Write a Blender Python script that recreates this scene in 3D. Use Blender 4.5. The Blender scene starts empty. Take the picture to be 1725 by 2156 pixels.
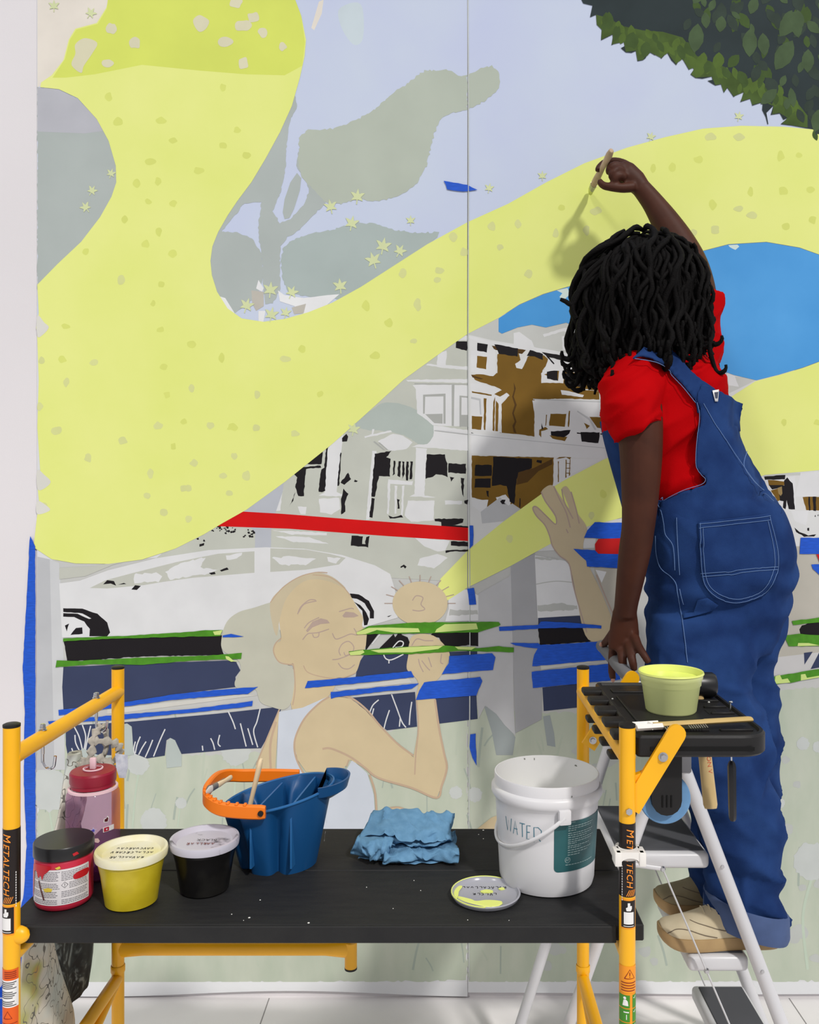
import bpy, bmesh, math, random
from mathutils import Vector, Matrix, noise
from mathutils.bvhtree import BVHTree
from mathutils import geometry as geo

scene = bpy.context.scene
COL = scene.collection
R = random.Random(7)

# ------------------------------------------------------------------ camera
F, CX, CY, H = 1850.0, 940.0, 1030.0, 1.576      # focal length in px, principal point, eye height
WALL = 2.73                                       # distance from the lens to the wall
cam_d = bpy.data.cameras.new('camera')
cam_d.sensor_width = 36
cam_d.lens = F / 2156 * 36
cam_d.shift_x = (862.5 - CX) / 2156
cam_d.shift_y = -(1078 - CY) / 2156
cam_d.clip_start = 0.05
cam = bpy.data.objects.new('camera', cam_d)
cam.location = (0, 0, H)
cam.rotation_euler = (math.pi / 2, 0, 0)
COL.objects.link(cam)
scene.camera = cam

# ------------------------------------------------------------------ light
world = bpy.data.worlds.new('room_light')
scene.world = world
world.use_nodes = True
world.node_tree.nodes['Background'].inputs[0].default_value = (0.93, 0.95, 1.0, 1)
world.node_tree.nodes['Background'].inputs[1].default_value = 0.47


def lamp(name, direction, strength, spread, col=(1, 0.97, 0.93)):
    """distant bank of ceiling lights, falling evenly on the whole wall"""
    d = bpy.data.lights.new(name, 'SUN')
    d.energy = strength
    d.angle = math.radians(spread)
    d.color = col
    o = bpy.data.objects.new(name, d)
    o.location = -Vector(direction) * 5
    o.rotation_euler = Vector(direction).to_track_quat('-Z', 'Y').to_euler()
    COL.objects.link(o)


lamp('ceiling_light_right', (-0.55, 0.85, -0.98), 2.15, 4.5)
lamp('ceiling_light_left', (0.62, 0.80, -1.05), 0.62, 8)

vs = scene.view_settings
vs.view_transform = 'Standard'
vs.look = 'None'
vs.gamma = 1
vs.use_curve_mapping = False
vs.exposure = 0.0


# ------------------------------------------------------------------ helpers
def lin(c):
    out = []
    for v in c[:3]:
        v = v / 255.0
        out.append(v / 12.92 if v <= 0.04045 else ((v + 0.055) / 1.055) ** 2.4)
    return (*out, 1.0)


MATS = {}


def mat(name, col, rough=0.6, var=0.0, vscale=8.0, col2=None, bump=0.0, bscale=60.0, metal=0.0,
        spec=0.35, alpha=None, stretch=None, lo=0.35, hi=0.65, coat=0.0, sub=0.0):
    if name in MATS:
        return MATS[name]
    m = bpy.data.materials.new(name)
    m.use_nodes = True
    nt = m.node_tree
    N, L = nt.nodes, nt.links
    b = N['Principled BSDF']
    b.inputs['Roughness'].default_value = rough
    b.inputs['Metallic'].default_value = metal
    b.inputs['Specular IOR Level'].default_value = spec
    if coat:
        b.inputs['Coat Weight'].default_value = coat
        b.inputs['Coat Roughness'].default_value = 0.15
    base = lin(col)
    b.inputs['Base Color'].default_value = base
    tc = N.new('ShaderNodeTexCoord')
    vec = tc.outputs['Object']
    if stretch:
        mp = N.new('ShaderNodeMapping')
        mp.inputs['Scale'].default_value = stretch
        L.new(vec, mp.inputs['Vector'])
        vec = mp.outputs['Vector']
    if var or col2:
        n = N.new('ShaderNodeTexNoise')
        n.inputs['Scale'].default_value = vscale
        n.inputs['Detail'].default_value = 5
        L.new(vec, n.inputs['Vector'])
        r = N.new('ShaderNodeValToRGB')
        r.color_ramp.elements[0].position = lo
        r.color_ramp.elements[1].position = hi
        if col2:
            c2 = lin(col2)
        else:
            c2 = tuple(min(1, v * (1 + var)) for v in base[:3]) + (1,)
            base = tuple(v * (1 - var) for v in base[:3]) + (1,)
        r.color_ramp.elements[0].color = base
        r.color_ramp.elements[1].color = c2
        L.new(n.outputs['Fac'], r.inputs['Fac'])
        L.new(r.outputs['Color'], b.inputs['Base Color'])
    if bump:
        n2 = N.new('ShaderNodeTexNoise')
        n2.inputs['Scale'].default_value = bscale
        n2.inputs['Detail'].default_value = 4
        L.new(vec, n2.inputs['Vector'])
        bp = N.new('ShaderNodeBump')
        bp.inputs['Strength'].default_value = bump
        bp.inputs['Distance'].default_value = 0.004
        L.new(n2.outputs['Fac'], bp.inputs['Height'])
        L.new(bp.outputs['Normal'], b.inputs['Normal'])
    if alpha is not None:
        b.inputs['Alpha'].default_value = alpha
    MATS[name] = m
    return m


def see_through(name, tint, body, opacity=0.25, rough=0.08):
    """tinted clear plastic: part transparent, part diffuse, glossy skin"""
    if name in MATS:
        return MATS[name]
    m = bpy.data.materials.new(name)
    m.use_nodes = True
    nt = m.node_tree
    N, L = nt.nodes, nt.links
    b = N['Principled BSDF']
    b.inputs['Base Color'].default_value = lin(body)
    b.inputs['Roughness'].default_value = rough
    t = N.new('ShaderNodeBsdfTransparent')
    t.inputs['Color'].default_value = lin(tint)
    mx = N.new('ShaderNodeMixShader')
    mx.inputs[0].default_value = opacity
    L.new(t.outputs[0], mx.inputs[1])
    L.new(b.outputs[0], mx.inputs[2])
    L.new(mx.outputs[0], N['Material Output'].inputs['Surface'])
    MATS[name] = m
    return m


ORG = {}


def W(px, py, z):
    return Vector(((px - CX) * z / F, z, H - (py - CY) * z / F))


def prop(o, label=None, cat=None, group=None, kind=None):
    if label:
        o['label'] = label
    if cat:
        o['category'] = cat
    if group:
        o['group'] = group
    if kind:
        o['kind'] = kind
    return o


def thing(name, loc, label, cat, group=None, kind=None):
    o = bpy.data.objects.new(name, None)
    o.empty_display_size = 0.05
    o.location = loc
    COL.objects.link(o)
    ORG[o.name] = Vector(loc)
    return prop(o, label, cat, group, kind)


class MB:
    def __init__(s):
        s.v, s.f = [], []

    def add(s, vs, fs):
        n = len(s.v)
        s.v += [Vector(v) for v in vs]
        s.f += [tuple(i + n for i in f) for f in fs]
        return s

    def box(s, a, b):
        x0, y0, z0 = a
        x1, y1, z1 = b
        vs = [(x0, y0, z0), (x1, y0, z0), (x1, y1, z0), (x0, y1, z0), (x0, y0, z1), (x1, y0, z1), (x1, y1, z1), (x0, y1, z1)]
        return s.add(vs, [(0, 3, 2, 1), (4, 5, 6, 7), (0, 1, 5, 4), (1, 2, 6, 5), (2, 3, 7, 6), (3, 0, 4, 7)])

    def bevbox(s, a, b, r=0.004, seg=2):
        bm = bmesh.new()
        bmesh.ops.create_cube(bm, size=1)
        a, b = Vector(a), Vector(b)
        for v in bm.verts:
            v.co = Vector([(a[i] + b[i]) / 2 + v.co[i] * (b[i] - a[i]) for i in range(3)])
        bmesh.ops.bevel(bm, geom=bm.edges[:] , offset=r, segments=seg, affect='EDGES', profile=0.5)
        bm.verts.index_update()
        s.add([v.co.copy() for v in bm.verts], [[v.index for v in f.verts] for f in bm.faces])
        bm.free()
        return s

    def loft(s, rings, caps=True, closed=True):
        n = len(rings[0])
        vs = [p for r in rings for p in r]
        fs = []
        for i in range(len(rings) - 1):
            for j in range(n if closed else n - 1):
                k = (j + 1) % n
                fs.append((i * n + j, i * n + k, (i + 1) * n + k, (i + 1) * n + j))
        if caps:
            fs.append(tuple(range(n - 1, -1, -1)))
            fs.append(tuple((len(rings) - 1) * n + j for j in range(n)))
        return s.add(vs, fs)

    def tube(s, path, rad, n=12, caps=True, flat=None, up=None):
        path = [Vector(p) for p in path]
        if not hasattr(rad, '__len__'):
            rad = [rad] * len(path)
        rings = []
        prev = None
        for i, p in enumerate(path):
            t = (path[min(i + 1, len(path) - 1)] - path[max(i - 1, 0)])
            t = t.normalized() if t.length > 1e-9 else Vector((0, 0, 1))
            if prev is None:
                u = Vector(up) if up else (Vector((0, 0, 1)) if abs(t.z) < 0.9 else Vector((0, 1, 0)))
            else:
                u = prev
            u = (u - t * u.dot(t)).normalized()
            prev = u
            w = t.cross(u)
            a, b = rad[i] if hasattr(rad[i], '__len__') else (rad[i], rad[i])
            rings.append([p + u * (a * math.cos(2 * math.pi * k / n)) + w * (b * math.sin(2 * math.pi * k / n)) for k in range(n)])
        return s.loft(rings, caps)

    def lathe(s, prof, c, n=40, caps=True):
        c = Vector(c)
        rings = [[c + Vector((r * math.cos(2 * math.pi * k / n), r * math.sin(2 * math.pi * k / n), z)) for k in range(n)] for r, z in prof]
        return s.loft(rings, caps)

    def ball(s, c, r, n=12, m=8):
        c = Vector(c)
        r = r if hasattr(r, '__len__') else (r, r, r)
        rings = []
        for i in range(m + 1):
            th = math.pi * (i + 0.02) / (m + 0.04)
            rings.append([c + Vector((r[0] * math.sin(th) * math.cos(2 * math.pi * k / n), r[1] * math.sin(th) * math.sin(2 * math.pi * k / n), -r[2] * math.cos(th))) for k in range(n)])
        return s.loft(rings, True)

    def prism(s, poly, z0, z1):
        """horizontal outline (list of x,y) extruded between z0 and z1"""
        n = len(poly)
        vs = [(x, y, z0) for x, y in poly] + [(x, y, z1) for x, y in poly]
        tri = [tuple(t) for t in geo.tessellate_polygon([[Vector((x, y, 0)) for x, y in poly]])]
        fs = [(i, (i + 1) % n, n + (i + 1) % n, n + i) for i in range(n)]
        fs += [tuple(n + i for i in t) for t in tri] + [tuple(reversed(t)) for t in tri]
        return s.add(vs, fs)

    def xf(s, m):
        s.v = [m @ v for v in s.v]
        return s

    def build(s, name, m, parent=None, smooth=True, label=None, cat=None, group=None, kind=None, org=None, ang=40):
        o0 = ORG[parent.name] if parent else Vector(org if org is not None else (0, 0, 0))
        me = bpy.data.meshes.new(name)
        me.from_pydata([tuple(v - o0) for v in s.v], [], s.f)
        me.materials.append(m)
        bm = bmesh.new()
        bm.from_mesh(me)
        bmesh.ops.recalc_face_normals(bm, faces=bm.faces[:])
        bm.to_mesh(me)
        bm.free()
        if smooth:
            me.shade_smooth()
            me.set_sharp_from_angle(angle=math.radians(ang))
        o = bpy.data.objects.new(name, me)
        COL.objects.link(o)
        if parent:
            o.parent = parent
        else:
            o.location = o0
        ORG[o.name] = o0
        return prop(o, label, cat, group, kind)


def spline(pts, k=6, closed=True):
    """Catmull-Rom through the points (any dimension)"""
    P = [Vector(p) for p in pts]
    n = len(P)
    out = []
    rng = range(n) if closed else range(n - 1)
    for i in rng:
        if closed:
            p0, p1, p2, p3 = P[i - 1], P[i], P[(i + 1) % n], P[(i + 2) % n]
        else:
            p0, p1, p2, p3 = P[max(i - 1, 0)], P[i], P[i + 1], P[min(i + 2, n - 1)]
        for j in range(k):
            t = j / k
            out.append(0.5 * ((2 * p1) + (p2 - p0) * t + (2 * p0 - 5 * p1 + 4 * p2 - p3) * t * t + (3 * p1 - p0 - 3 * p2 + p3) * t ** 3))
    if not closed:
        out.append(P[-1])
    return out


def text2d(s, size, shear=0.0, spacing=1.0):
    c = bpy.data.curves.new('lettering', 'FONT')
    c.body = s
    c.size = size
    c.shear = shear
    c.space_character = spacing
    c.align_x = 'CENTER'
    c.align_y = 'CENTER'
    c.resolution_u = 2
    o = bpy.data.objects.new('lettering', c)
    COL.objects.link(o)
    dg = bpy.context.evaluated_depsgraph_get()
    me = bpy.data.meshes.new_from_object(o.evaluated_get(dg))
    vs = [(v.co.x, v.co.y) for v in me.vertices]
    fs = [tuple(p.vertices) for p in me.polygons]
    bpy.data.objects.remove(o)
    bpy.data.curves.remove(c)
    bpy.data.meshes.remove(me)
    return vs, fs


def stroke2d(pts, w):
    """flat ribbon along a 2D polyline"""
    P = [Vector(p) for p in pts]
    vs, fs = [], []
    for i, p in enumerate(P):
        t = P[min(i + 1, len(P) - 1)] - P[max(i - 1, 0)]
        t = t.normalized() if t.length else Vector((1, 0))
        nrm = Vector((-t.y, t.x)) * w / 2
        vs += [tuple(p + nrm), tuple(p - nrm)]
        if i:
            k = 2 * i
            fs.append((k - 2, k - 1, k + 1, k))
    return vs, fs


def rot2(vs, a, dx=0, dy=0):
    c, s_ = math.cos(a), math.sin(a)
    return [(x * c - y * s_ + dx, x * s_ + y * c + dy) for x, y in vs]


def rect2(x0, y0, x1, y1, nx=8):
    vs, fs = [], []
    for i in range(nx + 1):
        x = x0 + (x1 - x0) * i / nx
        vs += [(x, y0), (x, y1)]
        if i:
            k = 2 * i
            fs.append((k - 2, k, k + 1, k - 1))
    return vs, fs


# ------------------------------------------------------------------ room
m_wall = mat('white_wall_paint', (221, 217, 219), 0.75, var=0.02, vscale=1.5, bump=0.05, bscale=300)
m_floor = mat('pale_floor', (232, 228, 228), 0.6, var=0.04, vscale=3)
wb = MB().box((-3.2, WALL, -0.05), (3.2, WALL + 0.1, 4.6)).build('wall_back', m_wall, smooth=False, kind='structure')
prop(wb, 'white gallery wall behind the mural', 'wall')
fl = MB().box((-3.2, -2.2, -0.05), (3.2, WALL, 0)).build('floor', m_floor, smooth=False, kind='structure')
prop(fl, 'pale grey floor below the mural', 'floor')
m_joint = mat('floor_joint', (150, 146, 146), 0.8)
for x in (-0.55, 1.06, 2.3):
    MB().box((x, -2.2, 0.0), (x + 0.003, WALL - 0.01, 0.0008)).build('floor_seam', m_joint, fl, smooth=False)

# ------------------------------------------------------------------ mural
LAY = [0]


def MP(p, off):
    return Vector(((p[0] - CX) * WALL / F, WALL - 0.0035 - off, H - (p[1] - CY) * WALL / F))


def ragged(pts, amp, step=4.0):
    out = []
    n = len(pts)
    for i in range(n):
        a, b = Vector(pts[i]), Vector(pts[(i + 1) % n])
        k = max(1, int((b - a).length / step))
        for j in range(k):
            p = a.lerp(b, j / k)
            out.append(Vector((p.x + R.uniform(-amp, amp), p.y + R.uniform(-amp, amp))))
    return out


def fill2(pts):
    tri = geo.tessellate_polygon([[Vector((p[0], p[1], 0)) for p in pts]])
    return [tuple(t) for t in tri]


mural_loc = MP((940, 2088), 0)
mural = thing('mural', mural_loc, 'large unfinished mural of a yellow ribbon, houses, car and child on paper', 'mural')
PM = {}


def pm(col, **kw):
    key = 'mural_paint_%d_%d_%d' % tuple(col)
    kw.setdefault('rough', 0.7)
    kw.setdefault('spec', 0.15)
    kw.setdefault('var', 0.035)
    kw.setdefault('vscale', 9)
    return mat(key, col, **kw)


def paint(name, polys, material, parent=None, smooth=False, rag=0, strokes=(), sw=2.0, label=None, step=4.0, kind=None):
    """flat painted areas, every one a piece of its own; tiny ones stay joined"""
    LAY[0] += 1
    off = LAY[0] * 0.000011
    groups, small = [], MB()
    shapes = []
    for pts in polys:
        p = spline(pts) if smooth else [Vector(q) for q in pts]
        xs, ys = [q[0] for q in p], [q[1] for q in p]
        if rag:
            p = ragged(p, rag, step)
        shapes.append((p, fill2(p), max(max(xs) - min(xs), max(ys) - min(ys))))
    for st in strokes:
        w = sw
        if isinstance(st, tuple):
            st, w = st
        v, f = stroke2d(spline(st, 5, False), w)
        shapes.append((v, f, max(abs(v[0][0] - v[-1][0]), abs(v[0][1] - v[-1][1]))))
    many = 97 if len(shapes) > 40 else 9
    if many > 9:
        LAY[0] += 9
    for i, (v, f, ext) in enumerate(shapes):
        o2 = off + (i % many) * 0.0000011
        mb = small if (kind or ext < 13) else MB()
        mb.add([MP(q, o2) for q in v], f)
        if mb is not small:
            groups.append(mb)
    first = None
    top = parent is None
    for mb in groups:
        if top and first is not None:
            mb.build(name + '_piece', material, first, smooth=False)
        else:
            o = mb.build(name, material, parent or mural, smooth=False, label=label)
            first = first or o
    if small.v:
        o = small.build(name, material, first if (top and first) else (parent or mural), smooth=False, kind='stuff')
        first = first or o
    return first


def Zm(ox, oy, s):
    return lambda pts: [(ox + x / s, oy + y / s) for x, y in pts]


Z1 = Zm(0, 0, 2)
Z4, Z5, Z6, Z7, Z8 = Zm(400, 640, 2.875), Zm(850, 650, 3.45), Zm(60, 1150, 2.875), Zm(450, 1150, 2.875), Zm(900, 1050, 3.45)
R1, R2 = Zm(1525, 740, 4.312), Zm(1525, 1200, 4.312)
ZL = Zm(1210, 0, 3.35)

paper = mat('primed_paper', (215, 216, 218), 0.7, var=0.015, vscale=4, spec=0.15)
TOPY, RX = -190, 1960


def sheet(name, x0, x1, label):
    """a hung sheet of primed paper, its lower edge standing a little off the wall"""
    mb = MB()
    n, k = 24, 30
    vs, fs = [], []
    for i in range(n + 1):
        for j in range(k + 1):
            px = x0 + (x1 - x0) * i / n
            v = j / k
            base = 2088 + (6 * math.sin(px / 130.0) if x0 < 500 else 2 * math.sin(px / 200) - 1)
            py = TOPY + (2066 - TOPY) * (j / (k - 1)) if j < k else base
            curl = 0.0
            p = MP((px, py), 0)
            if j == k:
                p.y -= 0.008
            vs.append(p)
    for i in range(n):
        for j in range(k):
            a = i * (k + 1) + j
            fs.append((a, a + 1, a + k + 2, a + k + 1))
    mb.add(vs, fs)
    o = mb.build(name, paper, mural, smooth=False, label=label)
    md = o.modifiers.new('thickness', 'SOLIDIFY')
    md.thickness = 0.0015
    md.offset = 1
    return o


sheet('paper_panel', 79, 984.5, 'left sheet of primed mural paper')
sheet('paper_panel', 985.5, RX, 'right sheet of primed mural paper')

# sky
m_sky = mat('mural_sky', (191, 199, 225), 0.7, col2=(199, 209, 224), vscale=2.2, spec=0.15, lo=0.3, hi=0.7)
sky = paint('painted_sky', [[(80, TOPY), (984, TOPY), (984, 720), (80, 720)], [(986, TOPY), (RX, TOPY), (RX, 860), (986, 720)]], m_sky)
paint('green_smudge', [[(715, 20), (760, 10), (765, 80), (745, 95), (720, 60)]], pm((196, 208, 214)), sky, smooth=True)
paint('bare_patch', [[(672, 5), (682, 0), (678, 30), (662, 65), (656, 60)], [(80, TOPY), (250, TOPY), (240, 20), (200, 60), (150, 130), (110, 175), (80, 185)]], pm((224, 217, 206)), sky)

# grass and lower ground first
m_grass = mat('mural_grass', (180, 190, 172), 0.7, col2=(194, 200, 184), vscale=5, spec=0.15, stretch=(3.0, 1, 1.0), lo=0.3, hi=0.7)
m_low = pm((182, 184, 184))
ground = paint('painted_ground', [[(80, 1180), (984, 1160), (984, 1700), (80, 1700)], [(986, 1150), (RX, 1150), (RX, 1700), (986, 1700)]], pm((192, 193, 190)))
grass = paint('painted_grass', [[(80, 1560), (240, 1560), (400, 1590), (600, 1580), (860, 1530), (984, 1500), (984, 2064), (80, 2070)],
                                [(986, 1490), (1120, 1500), (1250, 1500), (1500, 1470), (RX, 1420), (RX, 2064), (986, 2066)]], m_grass, rag=3, step=8)
m_gl = pm((200, 204, 192))
m_gd = pm((160, 170, 164))
st_l, st_d = [], []
for i in range(260):
    x = R.uniform(90, 1880)
    y = R.uniform(1560, 2050)
    h = R.uniform(25, 90)
    dx = R.uniform(-22, 22)
    (st_l if R.random() < 0.55 else st_d).append(([(x, y), (x + dx * 0.4, y - h * 0.5), (x + dx, max(1500, y - h))], R.uniform(2, 5)))
paint('pale_grass_blade', [], pm((186, 195, 178)), grass, strokes=st_l, kind='stuff')
paint('dark_grass_blade', [], pm((166, 177, 166)), grass, strokes=st_d, kind='stuff')
blots = []
for i in range(70):
    x, y, r = R.uniform(1050, 1900), R.uniform(1570, 2040), R.uniform(6, 24)
    blots.append([(x + r * R.uniform(0.6, 1.1) * math.cos(a * 0.9), y + r * R.uniform(0.5, 0.9) * math.sin(a * 0.9)) for a in range(7)])
paint('petal_dab', blots, pm((186, 190, 186)), grass, smooth=True, kind='stuff')
dan = []
for x, y, r in [(105, 1662, 46), (292, 1608, 24), (497, 1580, 32), (325, 1728, 28), (382, 1690, 12), (1708, 1812, 40), (1690, 1565, 14), (1722, 1572, 12), (1640, 1690, 12), (960, 1668, 14), (1000, 1672, 16)]:
    dan.append([(x + r * R.uniform(0.88, 1.06) * math.cos(2 * math.pi * a / 40), y + r * R.uniform(0.88, 1.06) * math.sin(2 * math.pi * a / 40)) for a in range(40)])
paint('dandelion_stem', [], pm((188, 202, 184)), grass, strokes=[([(292, 1630), (285, 1680), (280, 1742)], 4), ([(497, 1610), (495, 1660), (490, 1740)], 4), ([(105, 1705), (120, 1800)], 4), ([(1708, 1850), (1690, 1930), (1700, 2040)], 6), ([(380, 1700), (375, 1740)], 3)])
paint('dandelion_head', dan, pm((196, 201, 198)), grass)
paint('dark_leaf', [Z8([(410, 1500), (470, 1530), (560, 1620), (640, 1730), (620, 1860), (500, 1860), (470, 1700)]), Z8([(840, 1580), (890, 1570), (920, 1700), (930, 1800), (870, 1790)])], pm((158, 166, 166)), grass)

# posts / poles behind everything
paint('painted_post', [[(80, 1172), (108, 1178), (112, 1300), (118, 1620), (80, 1620)]], pm((184, 186, 189)))
paint('painted_post', [[(106, 1178), (126, 1185), (134, 1300), (138, 1620), (116, 1620)]], pm((198, 200, 202)))

# grey trees on the left sheet
tree = paint('painted_tree', [[(80, 185), (125, 190), (165, 210), (220, 270), (260, 350), (262, 385), (240, 430), (180, 520), (80, 610)],
    [(622, 200), (626, 225), (612, 255), (604, 300), (603, 350), (592, 405), (575, 447), (590, 470), (612, 462), (640, 432), (652, 402), (645, 378), (625, 350), (628, 320), (640, 340), (690, 405), (685, 430), (655, 460), (632, 484), (605, 500), (592, 520), (590, 560), (590, 610), (575, 640), (560, 640), (555, 600), (553, 545), (545, 500), (545, 470), (552, 425), (515, 430), (495, 455), (470, 485), (440, 520), (470, 440), (530, 350), (590, 250)],
    [(445, 500), (470, 488), (500, 490), (530, 503), (550, 530), (556, 580), (548, 612), (525, 640), (495, 660), (430, 640), (430, 540)]], pm((172, 180, 177), vscale=5), rag=1.5, step=5)
paint('crown', [[(628, 335), (632, 290), (650, 275), (700, 272), (750, 255), (790, 230), (830, 195), (860, 175), (895, 150), (940, 147), (965, 160), (984, 160), (984, 231), (950, 240), (930, 250), (915, 280), (905, 320), (900, 345), (880, 385), (850, 410), (800, 425), (760, 420), (720, 430), (690, 430), (660, 402), (640, 378), (630, 350)],
                [(986, 160), (1010, 146), (1035, 140), (1052, 155), (1052, 180), (1040, 200), (1010, 220), (986, 231)]], pm((178, 186, 173), vscale=5), tree, rag=2.2, step=5)
paint('crown', [[(598, 520), (625, 502), (660, 490), (700, 485), (750, 470), (790, 472), (830, 485), (870, 490), (925, 490), (900, 530), (830, 575), (760, 625), (720, 630), (640, 624), (610, 617), (595, 590), (592, 550)]], pm((168, 180, 177), vscale=5), tree, rag=2.0, step=5)
paint('slim_leaf', [[(626, 365), (635, 376), (632, 402), (620, 440), (610, 460), (600, 462), (596, 448), (600, 420), (612, 385)]], pm((172, 180, 177)), tree)
paint('tree_haze', [[(80, 185), (125, 190), (165, 210), (230, 275), (180, 282), (80, 278)]], pm((180, 181, 188)), tree)
paint('light_chips', [[(455, 622), (475, 628), (500, 668), (495, 676), (470, 655)], [(586, 612), (600, 622), (640, 628), (690, 622), (715, 620), (690, 642), (640, 662), (620, 645), (590, 635)], [(545, 590), (556, 608), (552, 615), (540, 608)], [(545, 655), (560, 655), (555, 680), (545, 678)]], pm((226, 227, 228)), tree)
paint('brown_chip', [[(530, 612), (556, 615), (556, 645), (540, 655), (532, 640)], [(615, 648), (645, 640), (640, 660), (620, 662)]], pm((186, 182, 172)), tree)


def maple(x, y, r, a=0.0):
    prof = [(0, 1), (12, .62), (28, .42), (44, .72), (58, 1), (70, .62), (92, .40), (108, .58), (122, .80), (140, .42), (168, .30), (176, .85)]
    prof += [(360 - t, q) for t, q in reversed(prof[1:])]
    return [(x + r * q * math.sin(a + math.radians(t)), y - r * q * math.cos(a + math.radians(t))) for t, q in prof]


# house on the left sheet
m_white, m_black, m_och, m_hg = pm((216, 217, 218)), pm((30, 27, 30)), pm((120, 90, 34), var=0.08), pm((190, 193, 183))
house = paint('painted_house', [[(300, 1200), (420, 1100), (690, 900), (840, 790), (984, 690), (984, 1225), (700, 1210), (300, 1230)]], m_hg)
paint('painted_bush', [Z4([(1000, 720), (1100, 640), (1180, 600), (1300, 610), (1400, 660), (1470, 720), (1475, 800), (1440, 850), (1390, 850), (1340, 820), (1280, 790), (1180, 770), (1050, 760)])], pm((174, 184, 178)), house, smooth=True, rag=1)
paint('white_paint', [Z4(p) for p in [
    [(865, 830), (930, 780), (915, 900), (905, 1000), (890, 1140), (925, 1152), (920, 1165), (780, 1160), (815, 1140), (835, 880)],
    [(780, 1180), (905, 1172), (910, 1240), (860, 1275), (790, 1260)],
    [(1140, 830), (1230, 785), (1290, 800), (1350, 840), (1310, 880), (1220, 890), (1190, 880)],
    [(1340, 865), (1390, 850), (1440, 850), (1475, 800), (1475, 735), (1690, 765), (1690, 890), (1440, 870)],
    [(1370, 870), (1435, 875), (1420, 1160), (1490, 1172), (1330, 1165), (1360, 1150)],
    [(1320, 1190), (1480, 1190), (1475, 1310), (1340, 1320), (1300, 1280)],
    [(1105, 890), (1130, 890), (1087, 1305), (1068, 1305)], [(1105, 760), (1120, 760), (1112, 790), (1215, 765), (1225, 775), (1060, 812), (1055, 800), (1100, 790)],
    [(1350, 490), (1590, 490), (1690, 495), (1690, 745), (1590, 740), (1470, 735), (1420, 690), (1375, 660), (1370, 520)],
    [(1310, 460), (1680, 455), (1690, 480), (1320, 470)], [(1440, 362), (1540, 372), (1690, 380), (1690, 402), (1540, 390), (1430, 372)],
    [(1500, 300), (1555, 285), (1550, 380), (1495, 372)], [(1640, 190), (1690, 195), (1690, 218), (1600, 222)],
    [(560, 1070), (570, 1075), (548, 1250), (520, 1255), (545, 1150)], [(655, 1225), (710, 1230), (700, 1275), (670, 1270)],
    [(1200, 1060), (1350, 1075), (1345, 1095), (1215, 1090), (1205, 1275), (1195, 1270)], [(1240, 1100), (1255, 1100), (1250, 1270), (1240, 1270)], [(1285, 1100), (1298, 1100), (1290, 1280), (1280, 1280)],
    [(1545, 1190), (1650, 1192), (1650, 1212), (1545, 1215)], [(1360, 1415), (1575, 1430), (1545, 1490), (1500, 1500), (1420, 1465)], [(1390, 1540), (1500, 1510), (1560, 1535), (1480, 1600), (1380, 1580)],
    [(500, 1370), (830, 1385), (830, 1400), (620, 1395)], [(520, 1405), (720, 1410), (840, 1450), (630, 1440)]]], m_white, house, rag=0.8, step=6)
paint('grey_trim', [Z4(p) for p in [
    [(1412, 550), (1548, 543), (1548, 725), (1535, 725), (1535, 560), (1425, 562), (1422, 665), (1412, 665)],
    [(1425, 668), (1530, 665), (1530, 725), (1480, 722)], [(1585, 490), (1602, 490), (1598, 740), (1585, 738)],
    [(1632, 555), (1690, 560), (1690, 570), (1645, 566), (1642, 745), (1632, 745)], [(1640, 672), (1690, 672), (1690, 745), (1642, 742)], [(1480, 765), (1690, 790), (1690, 795), (1480, 770)],
    [(1360, 480), (1690, 485), (1690, 490), (1360, 488)], [(1110, 835), (1120, 830), (1185, 885), (1170, 885)], [(1140, 840), (1150, 838), (1200, 882), (1192, 885)]]], pm((168, 170, 166)), house)
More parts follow.
